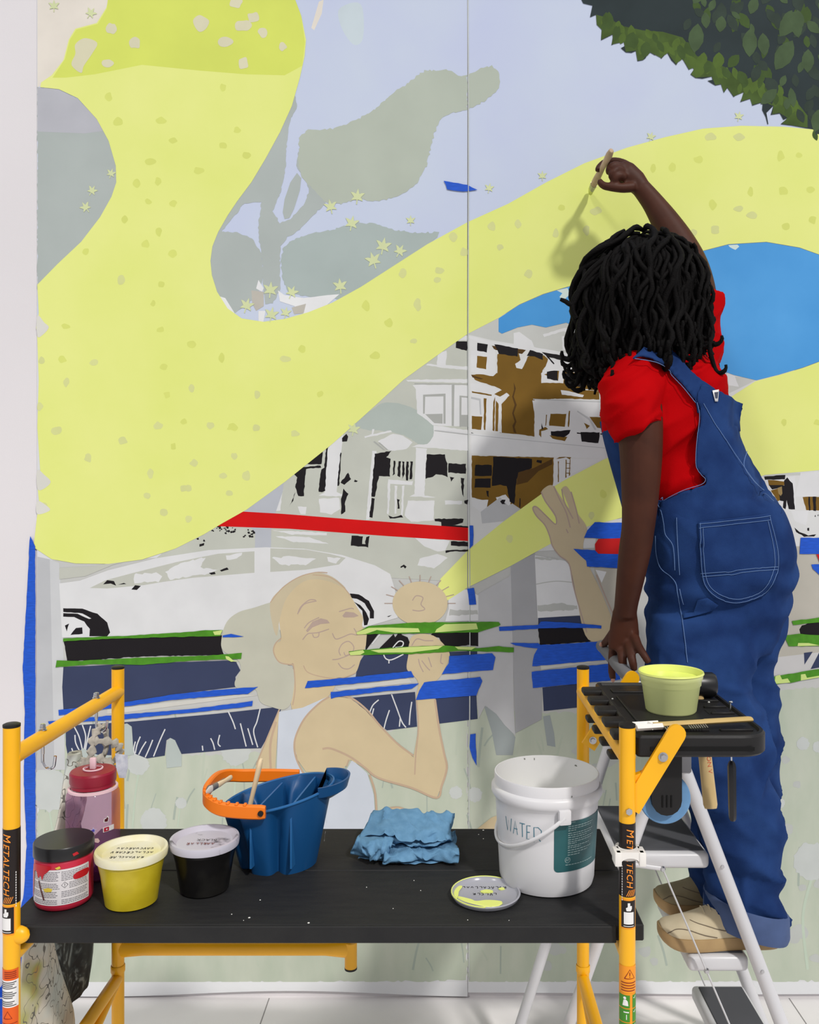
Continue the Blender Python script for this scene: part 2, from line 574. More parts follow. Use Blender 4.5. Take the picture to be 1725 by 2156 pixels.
blackL = [Z4(p) for p in [
    [(1615, 230), (1680, 235), (1678, 285), (1612, 268)],
    [(1120, 905), (1220, 890), (1190, 930), (1215, 935), (1210, 1045), (1145, 1040), (1120, 1170), (1098, 1165)],
    [(1100, 1175), (1120, 1178), (1105, 1295), (1086, 1290)],
    [(1435, 910), (1545, 910), (1550, 950), (1560, 965), (1560, 1050), (1545, 1040), (1490, 1030), (1470, 1045), (1425, 1057)],
    [(1565, 965), (1672, 970), (1670, 1028), (1565, 1020)],
    [(740, 910), (805, 885), (800, 970), (680, 970)], [(640, 990), (790, 978), (795, 990), (705, 1000), (700, 1060), (690, 1165), (655, 1160), (640, 1110), (650, 1050), (625, 1020)],
    [(825, 860), (836, 860), (820, 1130), (800, 1138), (780, 1135), (795, 1000), (815, 990)], [(920, 815), (950, 785), (958, 805), (950, 830), (922, 832)],
    [(912, 900), (918, 900), (905, 1100), (893, 1105)],
    [(915, 1080), (960, 1020), (975, 1062), (935, 1095)], [(930, 1115), (960, 1150), (940, 1195), (940, 1255), (915, 1275), (918, 1180)], [(1000, 1066), (1020, 1070), (1010, 1078), (995, 1076)],
    [(1262, 950), (1277, 950), (1272, 1050), (1257, 1040)], [(1287, 955), (1300, 955), (1300, 1030), (1287, 1060)], [(1310, 955), (1325, 955), (1322, 1070), (1308, 1065)], [(1335, 955), (1349, 955), (1345, 1060), (1332, 1060)], [(1235, 950), (1245, 950), (1240, 1030), (1229, 1040)],
    [(1255, 1180), (1272, 1185), (1266, 1200), (1268, 1240), (1258, 1240)], [(1200, 1280), (1230, 1290), (1280, 1278), (1290, 1292), (1210, 1298)],
    [(1640, 1050), (1660, 1055), (1657, 1170), (1646, 1140)], [(1660, 1190), (1685, 1185), (1680, 1215), (1665, 1205)], [(1575, 1045), (1600, 1050), (1595, 1060), (1580, 1075)],
    [(1480, 1300), (1655, 1300), (1650, 1325), (1590, 1340), (1690, 1345), (1690, 1358), (1525, 1345), (1520, 1318), (1485, 1315)],
    [(980, 1402), (1050, 1405), (1042, 1450), (1062, 1455), (1066, 1408), (1088, 1405), (1080, 1472), (975, 1462)],
    [(1580, 1435), (1690, 1440), (1690, 1468), (1580, 1462)], [(1545, 1490), (1690, 1486), (1690, 1498), (1575, 1498), (1548, 1508)],
    [(600, 1230), (640, 1140), (628, 1190)], [(375, 1195), (400, 1215), (412, 1245), (405, 1240)], [(1275, 1590), (1295, 1578), (1312, 1590), (1305, 1600), (1295, 1588), (1275, 1598)],
    [(60, 1455), (90, 1445), (88, 1462), (62, 1468)], [(130, 1630), (155, 1628), (158, 1640)], [(185, 1612), (235, 1595), (238, 1608), (190, 1616)]]]
for i in range(60):
    x, y = R.choice([(400, 1185), (220, 1365), (370, 1390), (300, 1350), (30, 1405), (180, 1345)])
    x += R.uniform(-60, 60)
    y += R.uniform(-28, 30)
    s_ = R.uniform(4, 14)
    blackL.append(Z4([(x, y), (x + s_, y - s_ * .4), (x + s_ * 1.4, y + s_ * .5), (x + s_ * .3, y + s_ * .8)]))
paint('black_paint', blackL, m_black, house, rag=0.9, step=5)
paint('painted_pole', [[(600, 1000), (596, 1035), (572, 1105), (568, 1345), (535, 1345), (538, 1120), (500, 1082)]], pm((180, 184, 192)))
paint('red_stripe', [Z4([(300, 1255), (560, 1270), (1000, 1305), (1690, 1355), (1690, 1435), (1200, 1405), (600, 1360), (170, 1345), (190, 1325)])], pm((205, 16, 18), var=0.05))

# house on the right sheet
house2 = paint('painted_house', [[(986, 690), (1060, 660), (1300, 680), (1300, 1150), (986, 1170)], [(1530, 780), (RX, 780), (RX, 1160), (1530, 1160)]], pm((212, 213, 212)))
paint('grey_roof', [Z5([(470, 150), (690, 60), (690, 170), (930, 112), (1030, 135), (1180, 100), (1300, 140), (1330, 350), (940, 280), (640, 230), (470, 190)]), R1([(0, 200), (100, 230), (330, 240), (130, 340), (0, 400)]), R1([(350, 1110), (690, 1100), (690, 1125), (350, 1135)])], pm((194, 196, 192)), house2)
paint('ochre_paint', [Z5(p) for p in [
    [(680, 330), (830, 310), (850, 380), (900, 350), (950, 340), (1020, 340), (1060, 380), (1010, 450), (1000, 530), (1150, 560), (1300, 590), (1420, 600), (1420, 660), (1200, 655), (950, 660), (950, 930), (820, 912), (700, 900), (705, 700), (770, 630), (700, 580), (520, 520), (490, 480), (680, 470)],
    [(1020, 440), (1420, 490), (1420, 600), (1000, 540)],
    [(495, 1068), (1090, 1080), (1085, 1280), (860, 1465), (780, 1420), (700, 1380), (650, 1450), (600, 1475), (620, 1400), (495, 1370)],
    [(1110, 1090), (1250, 1010), (1250, 1030), (1200, 1110), (1130, 1140)]]] + [R1([(420, 1260), (500, 1240), (520, 1340), (480, 1360)]), R1([(710, 1320), (862 + 300, 1315), (862 + 300, 1450), (740, 1440)]), R1([(390, 1165), (560, 1180), (560, 1215), (400, 1215)])], m_och, house2, rag=0.7, step=6)
paint('dark_ochre_paint', [Z5([(800, 535), (815, 580), (800, 640), (822, 700), (800, 760), (820, 820), (806, 860), (820, 905), (800, 900), (790, 850), (806, 820), (788, 760), (806, 700), (788, 640), (802, 590)]), Z5([(830, 1180), (940, 1160), (1080, 1090), (1080, 1130), (980, 1180), (900, 1260), (820, 1280)]), Z5([(490, 480), (580, 510), (560, 515), (500, 500)]), Z5([(640, 270), (890, 300), (860, 330), (660, 300)])], pm((84, 60, 28)), house2)
paint('white_paint', [Z5(p) for p in [
    [(465, 195), (640, 240), (800, 262), (800, 180), (840, 170), (930, 235), (948, 280), (1300, 345), (1340, 385), (1000, 325), (880, 300), (620, 262), (465, 215)],
    [(490, 305), (665, 298), (672, 470), (650, 492), (490, 462)], [(810, 400), (850, 375), (940, 300), (900, 350), (880, 400), (860, 440), (820, 430)],
    [(1010, 190), (1170, 140), (1260, 160), (1300, 200), (1160, 165), (1020, 207)], [(1150, 200), (1310, 210), (1330, 300), (1155, 300)],
    [(490, 540), (560, 545), (640, 570), (770, 630), (712, 670), (712, 900), (490, 880)],
    [(1050, 360), (1400, 420), (1415, 480), (1250, 465), (1120, 450), (1020, 480), (1150, 540), (1000, 540), (1000, 470), (1030, 430)], [(1130, 450), (1165, 455), (1160, 545), (1120, 540)],
    [(1140, 590), (1200, 600), (1310, 630), (1300, 645), (1150, 625)],
    [(935, 668), (1100, 655), (1430, 680), (1455, 880), (1460, 1010), (950, 950), (950, 760)],
    [(230, 880), (490, 905), (1000, 955), (1460, 1005), (1460, 1090), (1100, 1075), (600, 1060), (490, 1050), (490, 900)],
    [(1095, 1095), (1180, 1080), (1210, 1095), (1215, 1230), (1120, 1300), (1085, 1285)], [(1215, 1090), (1450, 1090), (1220, 1200)],
    [(495, 1385), (620, 1390), (610, 1460), (570, 1480), (495, 1430)], [(670, 1370), (740, 1350), (780, 1400), (770, 1430), (700, 1440)]]] +
    [R1(p) for p in [[(20, 205), (90, 220), (130, 320), (40, 310)], [(690, 1110), (1200, 1060), (1200, 1300), (640, 1320)], [(560, 1150), (640, 1130), (650, 1430), (620, 1430)], [(600, 1440), (760, 1450), (740, 1580), (640, 1540)], [(500, 1355), (540, 1360), (550, 1420), (520, 1410)], [(1000, 1300), (1200, 1300), (1200, 1560), (900, 1500)]]], m_white, house2, rag=0.6, step=6)
paint('ochre_detail', [Z5(p) for p in [
    [(535, 345), (605, 350), (600, 440), (530, 430)], [(495, 780), (572, 785), (565, 880), (495, 875)], [(583, 650), (603, 655), (595, 882), (583, 880)], [(652, 680), (664, 640), (660, 890), (645, 885)], [(670, 668), (690, 690), (685, 892), (664, 890)], [(497, 600), (640, 625), (640, 635), (497, 612)], [(660, 620), (720, 590), (750, 610), (700, 640)],
    [(1065, 765), (1180, 765), (1170, 858), (1055, 850)], [(1350, 785), (1450, 790), (1455, 870), (1405, 865)], [(1310, 830), (1352, 850), (1330, 876)], [(1200, 740), (1210, 745), (1200, 860), (1190, 855)], [(1035, 770), (1042, 770), (1035, 850), (1028, 850)], [(1060, 920), (1190, 930), (1170, 962), (1080, 945)], [(985, 880), (1030, 860), (1050, 875), (1000, 890), (1000, 935), (985, 915)],
    [(1120, 1110), (1127, 1110), (1128, 1260), (1120, 1260)], [(1175, 1095), (1183, 1095), (1183, 1225), (1175, 1228)], [(1205, 1095), (1212, 1095), (1208, 1210), (1200, 1215)], [(1175, 1120), (1210, 1122), (1210, 1128), (1175, 1126)], [(1175, 1155), (1210, 1157), (1210, 1163), (1175, 1161)], [(1175, 1190), (1210, 1192), (1210, 1198), (1175, 1196)],
    [(618, 1375), (640, 1375), (660, 1420), (620, 1470), (600, 1478)]]], m_och, house2, rag=0.5, step=6)
paint('grey_trim', [Z5(p) for p in [[(490, 640), (560, 655), (565, 770), (555, 770), (548, 668), (490, 655)], [(940, 655), (1430, 675), (1430, 682), (940, 662)], [(230, 882), (600, 925), (1200, 985), (1460, 1010), (1460, 1015), (1200, 990), (600, 930), (230, 886)], [(1260, 740), (1360, 800), (1400, 880), (1385, 880), (1345, 810), (1260, 750)], [(560, 1475), (700, 1370), (760, 1430), (790, 1415), (860, 1462), (760, 1540), (570, 1560)]]], pm((186, 188, 190)), house2)
paint('black_paint', [Z5(p) for p in [
    [(535, 250), (612, 262), (605, 318), (535, 305)], [(382, 238), (462, 240), (460, 305), (380, 285)], [(660, 258), (830, 290), (830, 348), (690, 330)], [(920, 300), (1012, 330), (1010, 372), (985, 365), (950, 350), (895, 345)], [(1000, 318), (1300, 365), (1345, 400), (1200, 390), (1050, 352)], [(1030, 338), (1040, 338), (1098, 400), (1090, 405)],
    [(1040, 458), (1120, 450), (1118, 525), (1040, 508)], [(1165, 470), (1292, 475), (1290, 572), (1165, 545)], [(1335, 495), (1420, 500), (1410, 572), (1335, 565)], [(1278, 570), (1296, 572), (1290, 612), (1280, 600)],
    [(1070, 892), (1210, 882), (1200, 910), (1160, 935), (1070, 922)], [(1285, 895), (1425, 900), (1415, 978), (1292, 965)], [(1258, 900), (1290, 905), (1290, 912), (1260, 908)], [(1425, 905), (1450, 908), (1450, 915), (1425, 912)], [(1000, 830), (1015, 870), (1005, 880)],
    [(650, 1075), (930, 1090), (932, 1160), (830, 1190), (815, 1290), (805, 1420), (770, 1400), (750, 1290), (700, 1280), (640, 1290), (650, 1120)], [(520, 1135), (640, 1135), (640, 1215), (515, 1215)], [(520, 1235), (635, 1230), (630, 1300), (515, 1300)], [(600, 1320), (620, 1325), (618, 1370), (605, 1360)], [(840, 1375), (850, 1378), (848, 1450), (838, 1440)],
    [(700, 1400), (715, 1385), (740, 1390), (730, 1410), (745, 1420), (715, 1420)], [(970, 1100), (1005, 1105), (1000, 1125), (965, 1115)]]] +
    [R1(p) for p in [[(360, 1135), (550, 1122), (550, 1160), (365, 1165)], [(400, 1210), (545, 1215), (540, 1170), (570, 1145), (620, 1200), (638, 1432), (585, 1432), (565, 1350), (555, 1430), (530, 1415), (535, 1360), (500, 1355), (495, 1240), (430, 1255)], [(760, 1318), (775, 1318), (780, 1445), (765, 1445)], [(800, 1318), (830, 1318), (830, 1448), (808, 1446)], [(635, 1600), (680, 1640), (760, 1670), (830, 1660), (815, 1680), (720, 1680), (650, 1640)], [(750, 1605), (770, 1600), (765, 1630), (748, 1625)], [(815, 1495), (825, 1480), (828, 1500)], [(840, 1490), (850, 1480), (850, 1500)]]] +
    [Z5([(1460, 1530), (1580, 1490), (1580, 1510), (1480, 1540)])], m_black, house2, rag=0.7, step=6)
paint('ochre_pane', [R1([(480, 1240), (520, 1225), (525, 1290), (510, 1312), (490, 1290)])], pm((150, 128, 84)), house2)
paint('beige_field', [[(1600, 1150), (RX, 1150), (RX, 1400), (1590, 1420)], Z8([(1230, 250), (1480, 200), (1480, 420), (1200, 420)]), Z8([(1210, 500), (1480, 510), (1480, 1050), (1290, 1020)])], pm((182, 178, 167)))
paint('pale_field', [R2([(480, 790), (862 + 900, 640), (862 + 900, 890), (420, 960)])], pm((198, 197, 196)))

# car
car = paint('painted_car', [[(126, 1228), (170, 1222), (230, 1200), (330, 1175), (440, 1158), (560, 1152), (640, 1155), (720, 1168), (790, 1190), (822, 1208), (832, 1240), (838, 1300), (770, 1320), (480, 1330), (260, 1340), (132, 1342)]], m_white)
paint('window_glass', [Z6([(375, 252), (470, 205), (640, 160), (900, 95), (1150, 45), (1370, 30), (1370, 160), (1000, 190), (820, 215), (700, 235), (480, 255)]), Z7([(345, 12), (560, 20), (700, 45), (800, 70), (760, 110), (560, 142), (345, 155)]), Z6([(190, 130), (400, 120), (860, 30), (520, 110), (350, 180), (190, 200)])], pm((188, 190, 180)), car)
paint('glare', [Z6(p) for p in [[(640, 170), (780, 160), (815, 185), (790, 215), (650, 220)], [(830, 150), (960, 90), (1080, 65), (1040, 130), (1160, 140), (1090, 165), (860, 200)], [(1200, 60), (1300, 40), (1260, 75), (1200, 80)]]] + [Z7(p) for p in [[(350, 70), (500, 60), (620, 80), (560, 110), (420, 115)], [(690, 65), (770, 75), (740, 100), (690, 90)]]], m_white, car, rag=2, step=6)
paint('black_paint', [Z6(p) for p in [
    [(215, 375), (330, 378), (420, 408), (480, 460), (497, 520), (480, 545), (372, 545), (374, 500), (340, 455), (280, 428), (215, 425), (215, 405), (300, 408), (370, 440), (385, 435), (330, 405), (215, 398)],
    [(225, 480), (250, 468), (235, 515)], [(258, 535), (290, 495), (330, 490), (332, 530)], [(455, 230), (480, 205), (520, 210), (535, 238), (500, 225)], [(545, 232), (580, 222), (595, 228)], [(625, 262), (650, 235), (685, 240), (660, 265)], [(1095, 160), (1130, 155), (1135, 168), (1110, 172)], [(1160, 145), (1205, 128), (1215, 140), (1170, 152)]]] +
    [Z7([(825, 285), (880, 290), (940, 330), (972, 390), (970, 435), (945, 437), (945, 395), (915, 345), (870, 318), (835, 312)]), Z7([(850, 335), (890, 355), (925, 400), (942, 440), (930, 475), (912, 480), (908, 440), (900, 390)]), Z7([(1048, 425), (1080, 415), (1060, 428)])], m_black, car, rag=0.5, step=8)

# black and navy road bands
m_navy = pm((57, 65, 93), var=0.05)
road = paint('painted_road', [Z6(p) for p in [
    [(215, 730), (540, 715), (1200, 690), (1260, 700), (1285, 750), (1255, 790), (1260, 850), (900, 892), (600, 942), (215, 985), (208, 850)],
    [(230, 1085), (600, 1062), (1140, 1012), (1540, 968), (1480, 1100), (1410, 1220), (1250, 1225), (1110, 1240), (930, 1255), (890, 1175), (860, 1158), (838, 1172), (828, 1265), (720, 1282), (640, 1250), (630, 1100), (610, 1075), (560, 1080), (560, 1270), (250, 1312), (230, 1200)]]] +
    [Z7([(870, 720), (910, 660), (1190, 640), (1170, 740), (1200, 760), (860, 800)]), Z7([(840, 915), (1220, 880), (1232, 1090), (1050, 1112), (970, 1050)]), Z7([(1420, 640), (1595, 632), (1595, 660), (1420, 670)])] +
    [Z8(p) for p in [[(805, 865), (1125, 848), (1145, 905), (805, 935)], [(835, 1370), (1110, 1340), (1110, 1512), (845, 1540)], [(60, 1440), (355, 1405), (365, 1597), (80, 1632)]]] +
    [R2([(720, 750), (800, 740), (725, 858)]), R2([(862 + 600, 640), (862, 740), (780, 898), (862 + 600, 780)])], m_navy)
paint('beige_line', [Z6([(480, 985), (1300, 893), (1395, 900), (600, 1003), (480, 1012)]), Z7([(740, 860), (1180, 795), (1200, 825), (760, 872)]), Z8([(820, 1210), (1240, 1160), (1250, 1180), (830, 1240)])], pm((204, 203, 196)), road)
paint('black_band', [Z6([(218, 565), (470, 555), (1175, 540), (1168, 600), (1185, 655), (1090, 658), (700, 665), (240, 697)]),
                     Z8([(20, 990), (60, 960), (300, 948), (480, 940), (535, 965), (547, 1010), (535, 1050), (470, 1072), (420, 1078), (300, 1062), (210, 1070), (165, 1085), (110, 1055), (85, 1010)]),
                     Z8([(805, 932), (1060, 928), (1125, 920), (1185, 1035), (1000, 1050), (815, 1062)]), R2([(675, 540), (700, 505), (790, 463), (862 + 600, 470), (862 + 600, 600), (730, 598), (690, 585)])], m_black, road, rag=1.0, step=6)
paint('white_blade', [], pm((210, 212, 214)), road, strokes=[(Z6(p), 2.6) for p in [
    [(1210, 995), (1240, 1060), (1255, 1105)], [(1405, 980), (1385, 1060), (1365, 1120), (1390, 1215)], [(1285, 1070), (1300, 1130), (1320, 1210)], [(1330, 1100), (1345, 1150), (1360, 1200)], [(1105, 1160), (1120, 1190), (1130, 1230)], [(1160, 1140), (1150, 1190), (1165, 1210)], [(1055, 1205), (1058, 1235)],
    [(830, 1105), (800, 1170), (760, 1270)], [(680, 1150), (660, 1200), (650, 1250)], [(715, 1180), (690, 1220), (670, 1260)], [(755, 1170), (735, 1220), (710, 1275)], [(650, 1180), (640, 1230), (650, 1262)],
    [(280, 1090), (310, 1150), (330, 1230)], [(330, 1080), (350, 1150), (340, 1230)], [(380, 1085), (360, 1170), (345, 1250)], [(285, 1140), (290, 1190), (320, 1250)], [(460, 1075), (480, 1110)], [(265, 1220), (280, 1260)]]] +
    [(Z7(p), 2.6) for p in [[(1000, 928), (965, 960), (945, 1005)], [(1078, 895), (1110, 980), (1140, 1060), (1165, 1095)], [(1065, 990), (1045, 1050), (1030, 1110)], [(1200, 940), (1190, 1010), (1185, 1080)], [(970, 980), (955, 1040)], [(1130, 1040), (1125, 1090)]]])
paint('grass_mound', [Z6([(560, 1080), (600, 1070), (628, 1090), (640, 1260), (560, 1270)]), Z6([(835, 1270), (840, 1180), (862, 1158), (890, 1172), (930, 1258), (930, 1330), (840, 1340)]), Z6([(250, 1310), (330, 1220), (420, 1260), (560, 1265), (560, 1340), (250, 1340)])], pm((178, 188, 184)), grass)

# second trunk of posts right of the seam
paint('painted_post', [Z8([(370, 690), (600, 560), (610, 490), (630, 1560), (640, 1720), (560, 1640), (500, 1560), (420, 1500), (370, 1600)])], pm((190, 191, 193)))
paint('painted_post', [Z8([(605, 485), (780, 395), (800, 900), (830, 1380), (830, 1600), (640, 1700), (620, 1100)])], pm((168, 169, 172)))
panel = paint('white_house_panel', [Z8([(780, 410), (1000, 450), (1030, 480), (1060, 620), (1100, 760), (1110, 845), (800, 865)]), Z8([(1220, 515), (1300, 530), (1265, 610)]), Z8([(150, 640), (290, 660), (370, 700), (370, 885), (130, 890), (155, 800)])], pm((220, 221, 222)))
paint('grey_stroke', [Z8([(800, 775), (960, 755), (1090, 775), (1090, 800), (900, 820), (805, 815)]), Z8([(780, 420), (950, 435), (960, 445), (780, 440)]), Z8([(160, 805), (365, 812), (365, 840), (160, 850)])], pm((186, 188, 184)), panel, rag=1.5, step=5, strokes=[(Z8([(790, 620), (870, 605), (950, 598), (1050, 606)]), 2)])

# the yellow ribbon
m_rib = mat('mural_ribbon_yellow', (221, 229, 128), 0.65, col2=(228, 233, 142), vscale=3, spec=0.2, lo=0.3, hi=0.7)
rib = paint('painted_ribbon', [[(80, 600), (122, 557), (172, 510), (212, 458), (236, 415), (246, 385), (245, 350), (230, 298), (205, 252), (165, 208), (125, 189), (86, 185), (88, 175), (110, 160), (135, 128), (146, 85), (160, 62), (205, 50), (225, 18), (240, -40), (300, TOPY), (560, TOPY), (605, -60), (622, 0), (635, 35), (645, 85), (642, 120), (632, 165), (615, 225), (590, 280), (560, 335), (530, 385), (500, 425), (480, 455), (460, 490), (448, 520), (444, 550), (447, 580), (458, 615), (480, 650), (510, 671), (555, 678), (600, 672), (650, 658), (700, 638), (760, 605), (830, 560), (900, 515), (984, 469), (984, 704), (930, 742), (850, 800), (760, 882), (700, 935), (600, 1015), (520, 1073), (470, 1101), (430, 1125), (370, 1155), (300, 1178), (230, 1187), (160, 1186), (110, 1177), (72, 1152), (79, 1090), (84, 1060), (80, 1020), (86, 990), (80, 900), (83, 800), (79, 690), (83, 660)],
    [(986, 468), (1070, 430), (1150, 385), (1230, 345), (1320, 312), (1400, 290), (1480, 272), (1560, 266), (1650, 268), (1725, 275), (RX, 320), (RX, 640), (1800, 575), (1725, 537), (1683, 522), (1613, 510), (1533, 515), (1475, 530), (1400, 548), (1300, 575), (1203, 602), (1143, 620), (1093, 642), (1050, 670), (986, 703)],
    [(920, 1243), (928, 1218), (984, 1160), (984, 1237), (938, 1267)],
    [(986, 1158), (1060, 1098), (1140, 1040), (1190, 1010), (1272, 967), (1400, 920), (1540, 835), (1590, 803), (1640, 790), (1690, 775), (1725, 762), (RX, 660), (RX, 960), (1725, 990), (1610, 1000), (1450, 1050), (1309, 1090), (1238, 1108), (1157, 1146), (1074, 1192), (986, 1236)]], m_rib)
paint('ochre_wash', [[(250, TOPY), (560, TOPY), (605, -60), (622, 0), (635, 35), (643, 90), (637, 140), (600, 160), (520, 158), (420, 150), (300, 138), (200, 158), (140, 165), (112, 165), (138, 126), (148, 86), (162, 64), (207, 52), (226, 20)]], mat('ribbon_top_wash', (211, 221, 102), 0.65, var=0.04, vscale=4, spec=0.2), rib)
m_spot, m_spot2 = pm((210, 214, 146)), pm((212, 219, 118))
spots = [(230, 205), (470, 185), (340, 255), (318, 342), (366, 297), (470, 308), (500, 275), (520, 328), (420, 360), (290, 388), (334, 383), (313, 425), (366, 430), (264, 463), (336, 488), (308, 515), (181, 530), (365, 535), (341, 600), (324, 640), (140, 688), (340, 695),
         (404, 726), (468, 754), (346, 773), (637, 735), (132, 758), (353, 832), (388, 888), (490, 900), (366, 940), (1182, 438), (1375, 355), (1415, 353), (1470, 337), (1643, 330), (1682, 328), (1580, 405), (1648, 403), (1705, 400), (1500, 432), (1655, 478), (1710, 463), (250, 258), (820, 680), (790, 750), (675, 830), (1650, 890), (1720, 890), (1270, 1040), (772, 645)]
spotg = [(256, 590), (602, 757), (199, 763), (141, 805), (405, 818), (542, 830), (90, 760), (85, 855), (334, 896), (444, 897), (540, 900), (622, 913), (259, 928), (187, 964), (410, 975), (494, 960), (318, 998), (470, 1002), (520, 1002), (388, 1028), (398, 1028), (346, 1078), (398, 1092), (310, 1043), (484, 1038), (122, 907),
         (872, 718), (880, 642), (925, 570), (921, 590), (848, 575), (1091, 473), (1036, 478), (1170, 492), (1053, 521), (978, 532), (1113, 578), (1255, 445), (1235, 485), (955, 500), (1497, 290), (1555, 290), (1555, 440), (1583, 455), (1505, 485), (1460, 490), (1073, 1135), (85, 690), (92, 1015), (92, 1065), (1245, 1085)]


def dab(x, y, r):
    n = 8
    a0 = R.uniform(0, 6)
    sx = R.uniform(0.8, 1.25)
    return [(x + r * sx * R.uniform(0.65, 1.1) * math.cos(a0 + 2 * math.pi * i / n), y + r / sx * R.uniform(0.65, 1.1) * math.sin(a0 + 2 * math.pi * i / n)) for i in range(n)]


paint('leaf_dab', [dab(x, y, R.uniform(7, 11)) for x, y in spots], m_spot2, rib, smooth=True)
paint('grey_leaf_dab', [dab(x, y, R.uniform(7.5, 11)) for x, y in spotg], m_spot, rib, smooth=True)
paint('bare_leaf_gap', [[(160, 95), (180, 82), (206, 92), (195, 115), (178, 140), (172, 155), (152, 138), (160, 115)], dab(236, 62, 14), dab(285, 92, 15), dab(228, 134, 11), dab(425, 50, 18), dab(512, 55, 16), dab(535, 38, 14), dab(477, 90, 14), dab(498, 8, 14), dab(596, 100, 9), dab(512, 135, 14), dab(555, 70, 12), dab(555, -40, 14), dab(400, -60, 16)], pm((214, 210, 180)), rib, smooth=True)
paint('edge_chip', [[(80, 665), (95, 680), (104, 690), (92, 705), (80, 708)], [(80, 990), (95, 1000), (108, 1015), (92, 1030), (80, 1028)], [(80, 1055), (100, 1065), (106, 1075), (80, 1082)]], pm((214, 213, 205)), rib, smooth=True)
paint('maple_leaf', [maple(*q) for q in [(807, 520, 20, 0.2), (787, 550, 20, -0.3), (842, 530, 16, 0.5), (753, 416, 18, 0.1), (697, 437, 17, -0.2), (741, 472, 18, 0.2), (865, 466, 12, 0), (570, 612, 19, 0.1), (615, 617, 16, 0.4), (520, 645, 18, 0.3), (717, 604, 18, -0.1), (572, 664, 18, 0.2), (602, 660, 14, 0.2), (195, 403, 13, 0.5), (182, 438, 14, -0.6), (235, 367, 12, 0.3), (1030, 398, 12, 0.2), (145, 860, 0.1, 0), (745, 905, 16, 0.2), (1142, 372, 12, 0), (1370, 290, 12, 0.3), (1555, 247, 12, 0.2), (115, 15, 14, 0), (192, 30, 14, 0.6)]], pm((206, 214, 166)), mural)

# the pond
pond = paint('painted_pond', [[(1050, 671), (1093, 643), (1143, 621), (1203, 603), (1300, 576), (1400, 549), (1475, 531), (1533, 516), (1613, 511), (1683, 523), (1725, 538), (1800, 576), (RX, 641), (RX, 658), (1725, 761), (1690, 774), (1640, 789), (1592, 801), (1545, 790), (1490, 770), (1400, 740), (1300, 720), (1215, 688), (1192, 680), (1149, 690), (1120, 684), (1090, 690), (1057, 703), (1050, 699)]], mat('mural_pond_blue', (62, 142, 208), 0.6, col2=(86, 164, 226), vscale=2.5, spec=0.25, lo=0.3, hi=0.7))
paint('pale_fringe', [[(1533, 517), (1552, 516), (1556, 520), (1548, 527), (1541, 524), (1536, 521)], [(1172, 612), (1195, 607), (1200, 620), (1186, 634), (1178, 626), (1184, 618)]], pm((206, 222, 216)), pond)

# the child
m_skin, m_out, m_feat = pm((204, 187, 152)), pm((190, 166, 142)), pm((178, 158, 146))
fig = paint('painted_child', [Z7([(470, 230), (540, 190), (620, 170), (700, 185), (780, 240), (830, 300), (870, 370), (905, 430), (900, 480), (928, 520), (932, 565), (915, 620), (890, 690), (860, 765), (800, 790), (740, 800), (730, 860), (640, 960), (540, 985), (480, 990), (470, 900), (490, 760), (470, 715), (400, 700), (365, 640), (375, 590), (410, 560), (400, 450), (420, 330)])], m_skin, smooth=True)
paint('hair', [Z7([(345, 340), (250, 370), (150, 400), (80, 460), (50, 560), (60, 630), (150, 690), (165, 750), (130, 820), (150, 860), (250, 860), (285, 940), (350, 970), (430, 985), (475, 930), (490, 760), (440, 712), (390, 690), (362, 640), (375, 590), (408, 560), (395, 450), (420, 330)])], pm((190, 190, 174)), fig, smooth=True)
paint('hairline', [Z7([(345, 340), (420, 250), (520, 185), (620, 158), (720, 185), (800, 255), (700, 212), (600, 200), (520, 230), (440, 320), (400, 450), (385, 540), (360, 480)])], pm((196, 184, 156)), fig, smooth=True)
paint('tank_top', [Z7([(395, 1000), (540, 975), (700, 905), (640, 960), (560, 1040), (515, 1150), (500, 1280), (560, 1420), (800, 1360), (840, 1290), (930, 1370), (970, 1500), (985, 1725), (370, 1725)])], pm((200, 207, 217)), fig)
paint('arm', [Z7([(540, 1060), (620, 960), (720, 905), (830, 920), (920, 990), (1000, 1080), (1100, 1180), (1210, 1275), (1240, 1100), (1225, 915), (1340, 915), (1365, 1100), (1390, 1250), (1410, 1340), (1380, 1450), (1350, 1520), (1200, 1460), (1000, 1400), (930, 1350), (830, 1290), (790, 1340), (700, 1362), (560, 1362), (510, 1290), (490, 1200), (505, 1120)]), Z7([(400, 985), (300, 1220), (255, 1330), (280, 1420), (370, 1420), (390, 1100)]), Z7([(1000, 1610), (1050, 1580), (1130, 1575), (1200, 1610), (1190, 1650), (1000, 1650)]), [(1000, 1748), (1035, 1720), (1090, 1700), (1110, 1748)]], m_skin, fig)
paint('hand', [Z7([(1190, 560), (1240, 530), (1330, 540), (1400, 600), (1430, 660), (1400, 740), (1370, 790), (1330, 840), (1335, 930), (1230, 930), (1240, 830), (1210, 780), (1170, 740), (1180, 650)])], m_skin, fig, smooth=True)
paint('raised_arm', [Z5([(1000, 1330), (1050, 1285), (1090, 1290), (1130, 1350), (1200, 1450), (1160, 1340), (1148, 1310), (1165, 1292), (1190, 1297), (1230, 1370), (1260, 1480), (1330, 1590), (1305, 1700), (1310, 1790), (1360, 1900), (1440, 2070), (1530, 2300), (1560, 2400), (1340, 2400), (1260, 2120), (1240, 2010), (1200, 1850), (1130, 1790), (1070, 1700), (1060, 1640), (1020, 1560), (960, 1500), (935, 1450), (960, 1438), (1030, 1500), (1095, 1565), (1110, 1530), (1080, 1480), (1020, 1390)])], pm((196, 181, 150)), fig, smooth=True)
dcx, dcy = 450 + 1250 / 2.875, 1150 + 345 / 2.875
